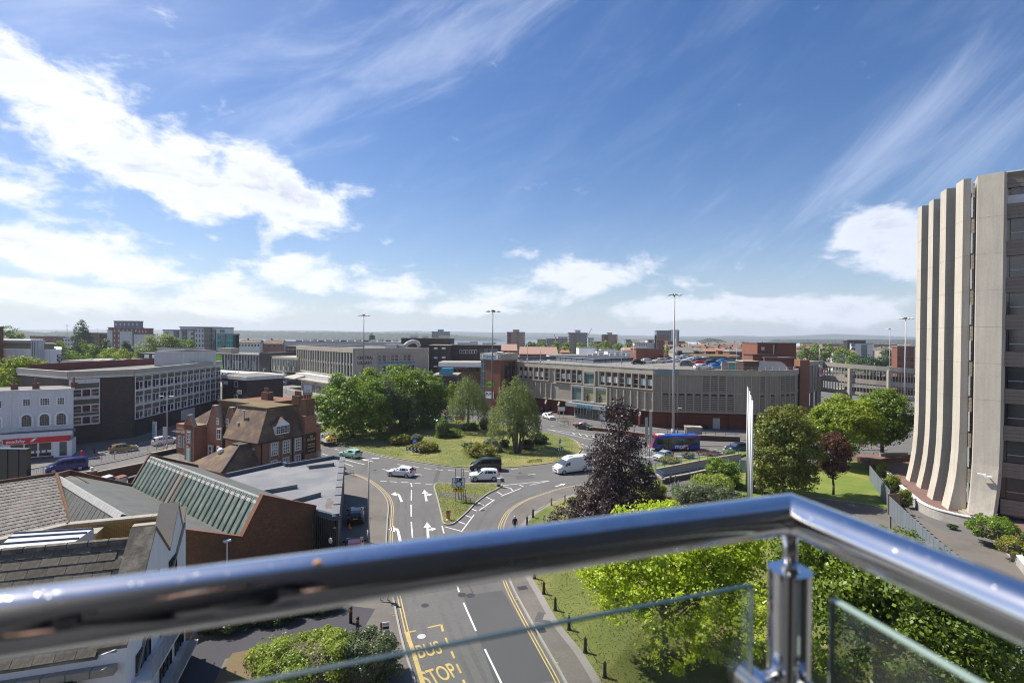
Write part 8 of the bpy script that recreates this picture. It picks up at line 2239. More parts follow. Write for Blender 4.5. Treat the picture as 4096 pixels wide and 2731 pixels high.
for i,(px,D,top,w,lf)in enumerate(cen):
 far_tree(px,D,top,w,lf,'%s tree among the distant roofs, %s from the left in its row'%(dirs[lf],('first second third fourth fifth sixth seventh eighth ninth tenth eleventh twelfth thirteenth fourteenth fifteenth sixteenth seventeenth eighteenth nineteenth twentieth'.split()+['twenty-first','twenty-second','twenty-third','twenty-fourth','twenty-fifth','twenty-sixth','twenty-seventh','twenty-eighth'])[i]),1500,seed=200+i,bare=.02)
rng=np.random.default_rng(77)
def tufts(name,poly,n,size,leaf,label,z=.15):
 xs=[p[0]for p in poly];ys=[p[1]for p in poly]
 pts=rng.uniform((min(xs),min(ys)),(max(xs),max(ys)),(n*3,2))
 inside=np.zeros(len(pts),bool);j=len(poly)-1
 for i in range(len(poly)):
  xi,yi,xj,yj=*poly[i],*poly[j]
  c_=((yi>pts[:,1])!=(yj>pts[:,1]))&(pts[:,0]<(xj-xi)*(pts[:,1]-yi)/(yj-yi+1e-12)+xi)
  inside^=c_;j=i
 pts=pts[inside][:n]
 c3=np.column_stack([pts,np.full(len(pts),z+size*.3)])
 nn=rng.normal(0,1,(len(pts),3));nn[:,2]*=.5
 o=inst(name,leafmesh(name,c3,nn,size,LEAF[leaf],rng))
 tag(o,label,'grass',kind='stuff')
near_lawn=[p for p in back_e if p[1]<60]+[(24,22),(26,50),(14,58)]
tufts('grass',near_lawn,22000,.08,'turf','short dry grass on the lawn right of the road',.15)
tufts('grass',[tuple(p)for p in splitter],5000,.08,'turf','short dry grass on the traffic island',.13)
tufts('grass',RB,24000,.11,'turf','mown grass on the roundabout',.14)
tufts('flowers',[(p.x,p.y)for p in GP([(2105,1845),(2165,1838),(2170,1850),(2110,1856)])],240,.16,'shrub_gold','scattered yellow flowers near the front edge of the roundabout',.16)
rs_=[(p.x,p.y)for p in GP([(2690,2000),(2745,2000),(2750,2040),(2695,2040)])]
c3=np.column_stack([rng.uniform(min(p[0]for p in rs_),max(p[0]for p in rs_),160),rng.uniform(min(p[1]for p in rs_),max(p[1]for p in rs_),160),rng.uniform(.3,.8,160)])
tag(inst('flowers',leafmesh('flowers',c3,rng.normal(0,1,(160,3)),.14,M_['rose'],rng)),'red roses by the purple tree','flowers',kind='stuff')
# --------- distant town
def flats(name,px0,px1,top,D,m,label,nx=0,nz=0,depth=8,cat='apartment block',secs=(),pent=None,bal=None,base=0.0,gm='glass_dark',fm=None,z0w=.12,ang=0.0,rm='block_grey',wh_=.5,grp=None):
 x0,x1=AT(px0,1345,D).x,AT(px1,1345,D).x
 zt=ZA(top,(x0+x1)/2,D)
 ro=root(name,(x0,D),label,cat,grp)
 def one(a,b,t,mm,nxx,nzz,dy=0.0,zlo=0.0,gmm=None):
  xa,xb=AT(a,1345,D).x,AT(b,1345,D).x
  z1=ZA(t,(xa+xb)/2,D)
  w=MB().box(xa,xb,D-dy,D+depth,zlo,z1).build('wall',M_[mm],ro,world=True)
  MB().box(xa-.25,xb+.25,D-dy-.3,D+depth+.2,z1+.002,z1+.5).build('roof',M_[rm],ro,world=True)
  if nxx:
   cw=(xb-xa)/nxx;chh=min(3.1,(z1-2)/nzz)
   for i in range(nxx):
    for k in range(nzz):
     boxpart('window',ro,gmm or gm,xa+cw*(i+.5-wh_/2),xa+cw*(i+.5+wh_/2),D-dy-.12,D-dy-.003,z1-chh*(k+.85),z1-chh*(k+.30))
  return xa,xb,z1
 one(px0,px1,top,m,nx,nz)
 for s in secs:one(*s)
 if pent:
  a,b,t,mm=pent;xa,xb=AT(a,1345,D).x,AT(b,1345,D).x
  z1=ZA(t,(xa+xb)/2,D)
  MB().box(xa,xb,D+3,D+10,zt,z1).build('penthouse',M_[mm],ro,world=True)
  MB().box(xa-.4,xb+.4,D+2.6,D+10.4,z1,z1+.5).build('roof',M_['charcoal'],ro,world=True)
 if bal:
  for a,b,n in bal:
   xa,xb=AT(a,1345,D).x,AT(b,1345,D).x
   for k in range(n):boxpart('balcony',ro,'block_pale',xa,xb,D-1.4,D-.003,zt-3*(k+1),zt-3*(k+1)+.9);boxpart('balcony_recess',ro,'glass_dark',xa+.2,xb-.2,D-.1,D-.003,zt-3*(k+1)+.91,zt-3*k-.2)
 return ro
flats('apartment_block',433,552,1312,330,'brick_orange','tall brick flats with a blue grey glazed top left of the pale willows',7,6,depth=5,secs=[(485,534,1326,'block_pale',4,5,1.2),(433,452,1322,'block_pale',2,5,.8),(449,550,1286,'block_grey',6,2,-1.5,19),(553,592,1315,'brick_orange',3,3,.4),(540,600,1338,'block_pale',3,3,.9)],gm='lead_white',wh_=.3)
flats('apartment_block',720,868,1310,300,'block_pale','large white and taupe flats with dark window columns',14,8,depth=5,secs=[(657,790,1322,'block_pale',4,4,.9),(733,752,1322,'block_taupe',2,5,1.4),(785,822,1312,'block_pale',3,8,1.2),(822,848,1312,'block_taupe',3,8,1.5),(866,916,1312,'block_pale',1,3,.4),(776,784,1320,'glass_blue',0,0,1.0),(855,864,1322,'glass_blue',0,0,.9),(700,719,1325,'glass_dark',0,0,1.2)],wh_=.35)
flats('apartment_block',868,942,1338,292,'turquoise','turquoise wing at the right end of the white flats',8,6,depth=4,secs=[(888,902,1340,'glass_blue',0,0,.7),(934,942,1340,'charcoal',0,0,.6)],wh_=.3)
flats('apartment_block',120,185,1346,420,'brick_orange','low red brick flats on the far left skyline',6,2);flats('apartment_block',186,228,1346,415,'brick_orange','red brick flats with an upswept roof on the far left',4,2)
flats('apartment_block',236,292,1352,400,'block_pale','white and brick gabled flats left of the poplar',5,3,secs=[(236,250,1350,'brick_orange',1,3,.5)]);flats('apartment_block',355,400,1333,390,'brick_orange','red brick flats directly right of the poplar',4,3);flats('apartment_block',398,436,1337,380,'brick_orange','lower red brick flats joining the tall brick flats',4,3)
flats('tower_block',2028,2100,1329,620,'block_tan','brown tower block with white balconies beside the water, leftmost of the four',0,0,pent=(2052,2077,1320,'stone'),bal=((2028,2032,9),(2092,2100,9)),secs=[(2028,2044,1330,'block_maroon',0,0,.5),(2066,2074,1332,'block_taupe',2,9,.3)],cat='tower block')
flats('tower_block',2274,2350,1332,560,'block_taupe','grey tower block in the middle of the skyline',0,0,pent=(2302,2323,1322,'block_pale'),bal=((2274,2278,10),(2343,2350,10)),secs=[(2321,2343,1333,'block_grey',0,0,.5),(2293,2305,1335,'block_taupe',2,9,.3)],cat='tower block')
flats('tower_block',2411,2470,1339,680,'block_tan','small brown tower block right of the grey one',0,0,pent=(2432,2450,1332,'stone'),bal=((2411,2415,8),(2464,2470,8)),secs=[(2411,2432,1340,'block_maroon',0,0,.5)],cat='tower block')
flats('tower_block',2626,2684,1323,600,'block_grey','dark glass topped flats behind the tall mast',8,3,secs=[(2626,2676,1340,'brick_orange',7,7,.6),(2684,2715,1321,'block_pale',0,0,.3),(2710,2716,1325,'glass_blue',1,8,.8)],cat='tower block',wh_=.6)
flats('tower_block',1727,1798,1327,900,'block_grey','distant grey tower block above the brick civic block',9,6,pent=(1750,1772,1319,'turquoise'),cat='tower block')
flats('office_building',3408,3492,1375,400,'block_pale','white and dark glass office building left of the slim mast',0,0,secs=[(3400,3474,1362,'charcoal',0,0,-3,14),(3447,3468,1382,'glass_blue',0,0,.5)],bal=((3404,3422,3),),cat='office building')
flats('brick_house',3590,3660,1388,205,'brick_orange','brick gabled building against the left edge of the tower',3,3,gm='glass_dark',cat='house',depth=3)
for i,(a,b,t,D,m,lab,nx,nz)in enumerate(((2150,2190,1358,760,'block_tan','white banded harbour offices left of the cranes',4,2),(2186,2232,1355,750,'block_grey','curved glass harbour building',5,2),(2222,2272,1354,740,'block_taupe','stone harbour building left of the grey tower',6,3),(2232,2270,1348,790,'block_pale','pale roofed harbour building behind',3,1),(2352,2375,1352,720,'block_pale','white harbour building right of the grey tower',2,2),(2378,2412,1366,560,'brick_orange','red roofed buildings between the towers',3,1),(2504,2524,1359,640,'block_grey','grey box building right of the small tower',1,1),(2590,2616,1360,620,'block_pale','white topped box left of the glass topped flats',1,1),(2538,2590,1372,520,'white_dirty','long pale building above the brick lift house',6,1),(2672,2740,1366,560,'block_maroon','low dark red building right of the glass topped flats',5,1),(3200,3250,1372,700,'lead_white','pale warehouse behind the trees right of the plant house',0,0),(3290,3400,1376,620,'block_tan','long brown office range left of the white office',10,1),(3495,3590,1378,600,'block_tan','tan buildings right of the white office',7,1),(2800,2960,1375,900,'sign_navy','long blue industrial shed near the water',0,0),(940,1040,1372,420,'white_dirty','white banded car park below brown roofs',8,1),(2410,2440,1372,600,'brick_orange','small brick block under the brown tower',2,1))):
 flats('town_building',a,b,t,D,m,lab,nx,nz,12,'building')
def gabled(px0,px1,top,eave,D,m,wallm,label,depth=10,grp=None,z0=0.0,name='house',cat='house',hip=.0,chim=True):
 x0,x1=AT(px0,1345,D).x,AT(px1,1345,D).x
 zt,ze=ZA(top,(x0+x1)/2,D+depth/2),ZA(eave,(x0+x1)/2,D)
 ro=root(name,(x0,D),label,cat,grp)
 MB().box(x0,x1,D,D+depth,z0,ze).build('wall',M_[wallm],ro,world=True)
 h=hip*(x1-x0)
 MB().add([(x0-.3,D-.4,ze),(x1+.3,D-.4,ze),(x1+.3,D+depth+.4,ze),(x0-.3,D+depth+.4,ze),(x0+h,D+depth/2,zt),(x1-h,D+depth/2,zt)],[(0,1,5,4),(1,2,5),(2,3,4,5),(3,0,4),(3,2,1,0)]).build('roof',M_[m],ro,world=True)
 if chim:o=MB().box(x0+(x1-x0)*.3,x0+(x1-x0)*.3+1,D+depth/2-.4,D+depth/2+.4,zt-.6,zt+1.1).build('chimney',M_['brick_brown'],ro,world=True)
 n=max(1,int((x1-x0)/4))
 if n<9:
  for k in range(n):boxpart('window',ro,'glass_dark',x0+(x1-x0)*(k+.3)/n,x0+(x1-x0)*(k+.3)/n+1.2,D-.08,D-.003,ze-2.0,ze-.7)
 return ro
P('tile_pink',(.36,.22,.17),.9,.25,.25,3,col2=(.31,.20,.16),rows=.35)
gabled(2000,2068,1376,1402,262,'tile_pink','brick_orange','long pinkish tiled roof left of the larger one behind the store',14,z0=8,chim=False);gabled(2080,2232,1387,1416,250,'tile_pink','brick_orange','longest pinkish tiled roof behind the store',14,z0=8,chim=False)
gabled(948,1040,1358,1373,430,'tile_brown','brick_orange','row of brown roofed houses beyond the bus station',12,hip=.08);gabled(1045,1132,1358,1375,425,'tile_brown','brick_orange','brown roofed houses right of that row beyond the bus station',12,hip=.1)
gabled(2755,2808,1368,1378,560,'lead_white','brick_orange','pale metal roofed shed on a brick wall near the wooded island',20,name='shed',cat='shed',chim=False)
gabled(2523,2560,1359,1371,640,'tile_old','stone','steep stone coloured roof left of the glass topped flats',12,chim=False);gabled(2498,2560,1388,1400,300,'tile_pink','brick_orange','hipped terracotta roof behind the brick lift house',12,hip=.2)
gabled(2248,2278,1398,1410,290,'tile_red','brick_brown','small steep red roof in front of the round trees',8)
gabled(2780,2960,1416,1424,215,'moss_roof','brick_brown','long low mossy roof behind the blue crash barrier',8,chim=False,name='long_roofed_building',cat='building')
random.seed(21)
ONES='first second third fourth fifth sixth seventh eighth ninth'.split()
def nth(i):
 if i<9:return ONES[i]
 if i<19:return 'tenth eleventh twelfth thirteenth fourteenth fifteenth sixteenth seventeenth eighteenth nineteenth'.split()[i-9]
 t=(i+1)//10;u=(i+1)%10
 return ('twent','thirt','fort','fift')[t-2]+('ieth' if u==0 else 'y-'+ONES[u-1])
ROWN={290:'row behind the coloured screens',380:'second row behind the car park',480:'third row behind the car park',620:'fourth row behind the car park',760:'row farthest towards the water',360:'row right of the plant house',520:'second row right of the plant house',700:'farthest row right of the plant house',450:'row beside the white office'}
nouns=['brown','reddish','weathered','grey']
for D,(pa,pb),top in ((290,(2790,3030),1392),(380,(2730,3060),1384),(480,(2680,3050),1378),(620,(2640,3050),1372),(760,(2500,3060),1367),(360,(3180,3400),1398),(520,(3190,3640),1386),(700,(3190,3640),1377),(450,(3480,3600),1393)):
 px=pa;k=0
 while px<pb:
  w=random.uniform(20,48)*(380/D)**.4
  t=top+random.uniform(-2.5,3)
  mi=random.randrange(4)
  gabled(px,px+w,t,t+10*(380/D)**.7,D+random.uniform(-12,12),('tile_brown','tile_red','tile_old','slate')[mi],('brick_orange','stone','brick_brown','white_dirty')[random.randrange(4)],'%s pitched roof, %s from the left in the %s'%(nouns[mi],nth(k),ROWN[D]),9,nouns[mi]+' roofs of the distant town',name='terraced_house',hip=random.choice((0,0,.2)),chim=w>30)
  px+=w*random.uniform(.95,1.3);k+=1
x=AT(2706,1345,262).x
sp_=root('spire',(x,262),'slender pale stone spire beside the mansard roof','spire')
MB().tube((x,262,6),(x,262,ZA(1385,x,262)),1.6,1.5,8).tube((x,262,ZA(1385,x,262)),(x,262,ZA(1341,x,262)),1.5,.06,8).build('spire',M_['stone'],sp_,world=True)
o=gabled(2710,2792,1386,1410,250,'slate','stone','grey mansard roofed range with black dormers right of the spire',14,name='mansard_building',cat='building',hip=.08)
x0=AT(2712,1345,250).x
for dx in (.8,9.0):MB().add([(x0+dx-1.6,248.8,10),(x0+dx+1.6,248.8,10),(x0+dx+1.0,249.4,15.2),(x0+dx-1.0,249.4,15.2),(x0+dx-1.6,253,10),(x0+dx+1.6,253,10),(x0+dx+1,253,15.2),(x0+dx-1,253,15.2)],[(0,1,2,3),(7,6,5,4),(0,3,7,4),(2,1,5,6),(3,2,6,7)]).build('dormer',M_['charcoal'],o,world=True)
pr=root('white_plant_rooms',(30,215),'cluster of white roof plant rooms behind the store car park','building')
for a,b,t,D,z0,dd in ((2317,2388,1392,232,6,10),(2388,2432,1404,226,6,8),(2432,2546,1407,215,6,9),(2200,2560,1425,206,6,20),(2405,2470,1398,240,6,6)):
 xa,xb=AT(a,1345,D).x,AT(b,1345,D).x;zt=ZA(t,(xa+xb)/2,D)
 MB().box(xa,xb,D,D+dd,z0,zt).build('wall',M_['white_dirty' if a==2200 else 'white'],pr,world=True);MB().box(xa-.1,xb+.1,D-.1,D+dd,zt+.002,zt+.2).build('roof',M_['roof_felt'],pr,world=True)
 if a==2432:
  for q_ in (.52,.70):boxpart('window',pr,'glass_dark',xa+(xb-xa)*q_,xa+(xb-xa)*(q_+.08),D-.1,D-.003,zt-2.2,zt-.8)
mb=MB()
for i in range(9):x=AT(2350+i*22,1345,210).x;mb=MB().box(x,x+1.6,209,210.5,13,14.3+(i%3)*.5);mb.build('roof_duct',M_['lead_white'],pr,world=True)
cb=root('civic_block',(-34,196),'dark brick civic block with small white windows behind the library','building')
def blockp(ro,a,b,t,D,m,dd=12,z0=0,name='wall',roof=True):
 xa,xb=AT(a,1345,D).x,AT(b,1345,D).x;zt=ZA(t,(xa+xb)/2,D)
 MB().box(xa,xb,D,D+dd,z0,zt).build(name,M_[m],ro,world=True)
 if roof:MB().box(xa-.1,xb+.1,D-.1,D+dd+.1,zt+.002,zt+.25).build('roof',M_['concrete_grey'],ro,world=True)
 return xa,xb,zt
xa,xb,zt=blockp(cb,1605,1802,1354,212,'brick_dark',14,14)
boxpart('window',cb,'glass_dark',AT(1728,1345,212).x,AT(1765,1345,212).x,211.9,211.998,zt-5.6,zt-2.2)
xa2,xb2,zt2=blockp(cb,1716,1802,1382,197,'brick_dark',14,0)
for px,py in ((1743,1393),(1775,1393),(1743,1431),(1775,1430),(1743,1465)):
 x=AT(px,1345,197).x;z=ZA(py,x,197);boxpart('window',cb,'white',x-.7,x+.7,196.9,196.998,z-.3,z+.35)
xa,xb,zt=blockp(cb,1800,2002,1381,203,'brick_dark',14,0)
for px in (1844,1857,1868,1882,1893,1904):x=AT(px,1345,203).x;z=ZA(1407,x,203);window(cb,T(0,202.998,0),x-.5,z-.7,1.0,1.5,1,1,'white','glass_dark',.12,.06)
for px in (1925,1945,1966,1985):x=AT(px,1345,203).x;z=ZA(1405,x,203);boxpart('window',cb,'block_grey' if px>1930 else 'glass_dark',x-.9,x+.9,202.9,202.998,z-1,z+1)
for i,(px,w,h)in enumerate(((1640,3,1.2),(1690,2,.9),(1755,4,1.1),(1830,5,1.0),(1880,3,1.4),(1930,4,.9))):
 D=214 if px<1800 else 206;x=AT(px,1345,D).x;z=ZA(1354 if px<1800 else 1381,x,D);boxpart('roof_plant',cb,'galv',x,x+w,D,D+3,z+.26,z+.26+h)
lr=root('low_range',(-20,175),'low white edged flat roofed range between the library and the brick tower','building')
blockp(lr,1755,1925,1452,182,'brick_brown',14,0);x0,x1=AT(1755,1345,181.5).x,AT(1925,1345,181.5).x
zq=ZA(1452,-20,182);MB().box(x0,x1,181.2,181.9,zq-1.3,zq-.01).build('fascia',M_['white'],lr,world=True)
for k in range(7):boxpart('window',lr,'glass_dark',x0+1+k*2,x0+2.4+k*2,181.85,181.898,zq-2.9,zq-1.6)
blockp(lr,1730,1830,1503,160,'brick_dark',12,0);xa,xb=AT(1749,1345,158).x,AT(1806,1345,158).x
MB().add([(xa,160.5,ZA(1503,xa,160)),(xb,160.5,ZA(1503,xb,160)),(xb,160.5,ZA(1474,xb,160)),(xa+1,160.5,ZA(1474,xa,160)),(xa,164,ZA(1503,xa,160)),(xb,164,ZA(1503,xb,160)),(xb,164,ZA(1474,xb,160)),(xa+1,164,ZA(1474,xa,160))],[(0,1,2,3),(7,6,5,4),(3,2,6,7),(1,5,6,2),(0,3,7,4)]).build('plant_unit',M_['letter_teal'],lr,world=True)
lw=root('white_hall',(-90,260),'very long low white roofed hall behind the library','building')
blockp(lw,1138,1610,1368,262,'lead_white',30,0);blockp(lw,1142,1190,1385,240,'brick_brown',16,0)
x0,x1,z=AT(1142,1345,240).x,AT(1190,1345,240).x,ZA(1388,-100,240)
text('sign_lettering','THE PROJECT',1.5,M_['white_dirty'],lw,T(x0+.5,239.9,z-1.6)@UP,.02,sx=.5);text('sign_lettering','COMING SOON',1.5,M_['white_dirty'],lw,T(x0+.5,239.9,z-3.6)@UP,.02,sx=.48)
for i in range(14):x=AT(1180+i*30,1345,265).x;boxpart('roof_plant',lw,'galv' if i%3 else 'charcoal',x,x+2.2,266,269,ZA(1368,x,262)+.26,ZA(1368,x,262)+1.0+(i%3)*.3)
ml=root('market_range',(-150,190),'low white range with a band of square windows below the green trees','building')
blockp(ml,245,630,1446,190,'block_pale',22,0);x0,x1=AT(247,1345,190).x,AT(625,1345,190).x
zq=ZA(1446,(x0+x1)/2,190)
for k in range(36):boxpart('window',ml,'glass_blue' if k%5 else 'white',x0+(x1-x0)*k/36,x0+(x1-x0)*(k+.75)/36,189.9,189.998,zq-2.4,zq-.8)
for k in range(8):x=x0+5+k*4.2;MB().ball((x,197,zq+.25),1.0,1.0,.4,8,6).build('roof_light',M_['lead_white' if k%2 else 'turquoise'],ml,world=True)
mk=root('mural_building',(-120,215),'black building with bold white mural lettering behind the office block','building')
blockp(mk,558,628,1414,212,'navy',10,0);x0=AT(578,1345,212).x;zq=ZA(1414,x0,212)
for k in range(3):MB().box(x0+k*3.2,x0+2.0+k*3.2,211.9,211.998,zq-3.2,zq-.4).build('mural_patch',M_['white'],mk,world=True)
for i,(px0,y0,px1,y1,D,lab)in enumerate(((2345,1352,2368,1312,800,'tall lattice crane jib rising right of the grey tower'),(2222,1352,2218,1338,780,'small dark crane left of the grey tower'))):
 x0,x1=AT(px0,1345,D).x,AT(px1,1345,D).x;z0_,z1_=ZA(y0,x0,D),ZA(y1,x1,D)
 o=empty('crane',T(x0,D,0),lab,'crane');m=MB()
 m.tube((x0,D,0),(x0,D,z0_),1.0,1.0,6)
 m.build('mast',M_['charcoal'],o,world=True);m=MB();m.tube((x0,D,z0_),(x1,D,z1_),.45,.35,5).tube((x0,D+1,z0_),(x1,D,z1_),.25,.25,5)
 m.build('jib',M_['trim_blue'],o,world=True)
# --------- people
def person(at,face,label,top,legs,hair,skin=(.4,.25,.18),stride=.25,h=1.74,z0=.12,bag=False):
 """one continuous skinned body; joints laid out for a walking pose, fingers included"""
 s=h/1.74
 J={'pel':(0,0,.95,.155),'spi':(0,.0,1.18,.15),'che':(0,.01,1.38,.165),'nek':(0,.02,1.50,.062),'hd0':(0,.03,1.58,.085),'hd1':(0,.035,1.66,.098),'hd2':(0,.03,1.73,.07)}
 E_=[('pel','spi'),('spi','che'),('che','nek'),('nek','hd0'),('hd0','hd1'),('hd1','hd2')]
 for sd,g in ((1,1),(-1,-1)):
  f=stride*g
  n='R' if sd>0 else 'L'
  J.update({n+'hip':(.10*sd,0,.90,.095),n+'kne':(.10*sd,f*.75,.50,.062),n+'ank':(.10*sd,f-.10,.10,.042),n+'toe':(.11*sd,f+.10,.04,.036),n+'sho':(.185*sd,.0,1.41,.062),n+'elb':(.235*sd,-f*.55,1.14,.045),n+'wri':(.23*sd,-f*.7+.10,.92,.031),n+'pal':(.225*sd,-f*.7+.13,.85,.034)})
  E_+=[('pel',n+'hip'),(n+'hip',n+'kne'),(n+'kne',n+'ank'),(n+'ank',n+'toe'),('che',n+'sho'),(n+'sho',n+'elb'),(n+'elb',n+'wri'),(n+'wri',n+'pal')]
  px_,py_,pz_,_=J[n+'pal']
  for k in range(4):
   J[n+'f%d'%k]=(px_-.02*sd,py_+(k-1.5)*.019,pz_-.075+abs(k-1)*.008,.0095);E_.append((n+'pal',n+'f%d'%k))
  J[n+'th']=(px_-.035*sd,py_+.045,pz_-.03,.010);E_.append((n+'pal',n+'th'))
 names=list(J)
 me=bpy.data.meshes.new('body')
 me.from_pydata([tuple(c*s for c in J[n][:3])for n in names],[(names.index(a),names.index(b))for a,b in E_],[])
 tmp=bpy.data.objects.new('tmp_body',me);sc.collection.objects.link(tmp)
 md=tmp.modifiers.new('s','SKIN');tmp.modifiers.new('d','SUBSURF').levels=1
 for i,n in enumerate(names):
  me.skin_vertices[0].data[i].radius=(J[n][3]*s,)*2
 me.skin_vertices[0].data[0].use_root=True
 dg=bpy.context.evaluated_depsgraph_get();ev=tmp.evaluated_get(dg)
 nm=bpy.data.meshes.new_from_object(ev)
 bpy.data.objects.remove(tmp)
 for m in (top,legs,'skin','black'):nm.materials.append(M_[m])
 mi=[]
 for p_ in nm.polygons:
  z=p_.center.z/s
  mi.append(3 if z<.09 else 1 if z<.93 and abs(p_.center.x)<.2*s else 2 if (z>1.5 or (z<.9 and abs(p_.center.x)>.19*s))else 0)
 nm.polygons.foreach_set('material_index',mi);nm.polygons.foreach_set('use_smooth',[True]*len(mi))
 ro=empty('person',T(at[0],at[1],z0,face),label,'person');Wp=WM[ro.name]
 inst('body',nm,ro,Wp)
 MB().ball((0,.02*s,1.68*s),.105*s,.115*s,.10*s,12,8).build('hair',M_[hair],ro,Wp,smooth=True)
 fm=MB().ball((0,.125*s,1.62*s),.014*s,.02*s,.022*s,6,5)
 fm.build('nose',M_['skin'],ro,Wp)
 for sd in (-1,1):MB().ball((.034*sd*s,.112*s,1.655*s),.011*s,.008*s,.008*s,6,5).build('eye',M_['black'],ro,Wp);MB().ball((.095*sd*s,.03*s,1.63*s),.014*s,.02*s,.03*s,6,5).build('ear',M_['skin'],ro,Wp)
 MB().ball((0,.118*s,1.575*s),.022*s,.008*s,.006*s,6,5).build('mouth',M_['rose'],ro,Wp)
 if bag:MB().box(-.16,.16,-.26,-.12,1.08,1.45).build('jacket_back',M_[top],ro,Wp)
 return ro
p=G(2702,1952,.155);person((p.x,p.y),1.9,'walker in black jacket and pale blue jeans on the path below the ramp','cloth_black','denim','black',z0=.155)
p=G(2682,1944,.155);person((p.x,p.y),1.7,'walker dressed all in black beside the ramp wall','cloth_black','cloth_navy','black',z0=.155,stride=.18,h=1.8)
p=G(2059,2128,.12);person((p.x,p.y),3.3,'white haired person in a dark top on the pavement just above the handrail','cloth_navy','cloth_black','lead_white',stride=.2)
p=G(1541,2404,.12);person((p.x,p.y),-1.2,'pedestrian on the left kerb whose legs show under the handrail','cloth_black','cloth_black','black',stride=.28)
p=G(2167,1652,.12);person((p.x,p.y),2.4,'person in a pink top beside the benches at the store wall','cloth_pink','cloth_black','black',stride=.05)
person((-.16,-.30),0,'photographer in black standing on the balcony, mirrored in the handrail','cloth_black','cloth_black','black',stride=.04,z0=19.84,h=1.62)
# --------- the balcony the photograph is taken from
chrome=bpy.data.materials.new('chrome');chrome.use_nodes=True
b=chrome.node_tree.nodes['Principled BSDF'];N=NT(chrome.node_tree)
tc=N.n('ShaderNodeTexCoord')
nz=N.noise(tc.outputs['Object'],18,5,.7)
b.inputs['Metallic'].default_value=1
N.inp(b.inputs['Base Color'],N.mix(N.sst(nz,.5,.75),(.78,.78,.79),(.66,.65,.63)))
spots=N.sst(N.noise(tc.outputs['Object'],160,3,.6),.64,.70)
smear=N.sst(N.noise(tc.outputs['Object'],30,4,.7),.56,.72)
N.inp(b.inputs['Roughness'],N.m('ADD',N.m('ADD',N.m('MULTIPLY',nz,.06),.01),N.m('ADD',N.m('MULTIPLY',spots,.22),N.m('MULTIPLY',smear,.09))))
gp_m=bpy.data.materials.new('clear_glass');gp_m.use_nodes=True
t_=gp_m.node_tree;t_.nodes.clear();N=NT(t_)
tr,gl,mx,fr=N.n('ShaderNodeBsdfTransparent'),N.n('ShaderNodeBsdfGlossy'),N.n('ShaderNodeMixShader'),N.n('ShaderNodeFresnel')
tr.inputs[0].default_value=(.955,.975,.968,1);gl.inputs['Roughness'].default_value=.02;fr.inputs[0].default_value=1.45
N.inp(mx.inputs[0],N.m('MULTIPLY',fr.outputs[0],.55));t_.links.new(tr.outputs[0],mx.inputs[1]);t_.links.new(gl.outputs[0],mx.inputs[2])
t_.links.new(mx.outputs[0],N.n('ShaderNodeOutputMaterial').inputs[0])
P('glass_edge',(.008,.038,.055),.5,.1,8,spec=.9)
P('glass_edge_pale',(.30,.40,.36),.2,.1,8,spec=.9)
P('rust',(.55,.30,.12),.8,.3,60,200)
bal=root('balcony_railing',(.334,.62),'polished steel balcony handrail meeting at a corner post, with glass panels','railing')
RZr=21-.2225
K=Vector((.334,.632,RZr));A0=Vector((-1.05,.132,RZr));A1=Vector((.440,-.9,RZr))
K=AT(3162,2052,.64);RZr=K.z
a_=AT(0,2497,.386);s_=(RZr-21)/(a_.z-21);a_=CAM+(a_-CAM)*s_
b_=AT(4096,2452,.40);s_=(RZr-21)/(b_.z-21);b_=CAM+(b_-CAM)*s_
da,db=(a_-K).normalized(),(b_-K).normalized()
A0,A1=K+da*2.2,K+db*2.2
RR=.0242
bis=(da+db).normalized()
def mitre(d,end):
 side=Vector((0,0,1)).cross(d).normalized()
 secs=[[],[]]
 nseg=48
 for i in range(nseg):
  an=2*math.pi*i/nseg
  off=side*math.cos(an)*RR+Vector((0,0,1))*math.sin(an)*RR
  mn=(da-db).normalized()
  t=-off.dot(mn)/d.dot(mn)
  secs[0].append(tuple(K+off+d*t));secs[1].append(tuple(end+off))
 return secs
for nm,d,e in (('handrail',da,A0),('handrail',db,A1)):
 sec_=mitre(d,e)
 long_=[[tuple(Vector(p).lerp(Vector(q),k/12))for p,q in zip(*sec_)]for k in range(13)]
 o=MB().loft(long_,caps=False).build(nm,chrome,bal,world=True,smooth=True)
q_=K+da*.40
def pxof(p):
 d=p-CAM
 return 2048+FPX*d.dot(Rv)/d.dot(Fv)
tr_=min((abs(pxof(K+da*(k*.002))-1268),k*.002)for k in range(50,400))[1]
rc=K+da*tr_
nr_=((CAM-rc).normalized()+Vector((0,0,1.1))).normalized()
nr_=(nr_-da*nr_.dot(da)).normalized()
MB().ball(tuple(rc+nr_*(RR-.0012)),.0042,.0036,.003,12,8).build('rust_spot',M_['rust'],bal,world=True)
ptop=ZA(2285,K.x,K.y)
MB().tube((K.x,K.y,ptop-.002),(K.x,K.y,K.z-RR+.006),.0088,.0088,24).build('stem',chrome,bal,world=True,smooth=True)
po=MB().tube((K.x,K.y,19.85),(K.x,K.y,ptop),.0245,.0245,48).build('post',chrome,bal,world=True)
MB().tube((K.x,K.y,ptop+.0005),(K.x,K.y,ptop+.003),.0252,.0252,48).tube((K.x,K.y,ptop+.0032),(K.x,K.y,ptop+.007),.0115,.0105,24).build('post_cap',chrome,po,world=True)
gz=ZA(2334,(K+da*.055).x,(K+da*.055).y)
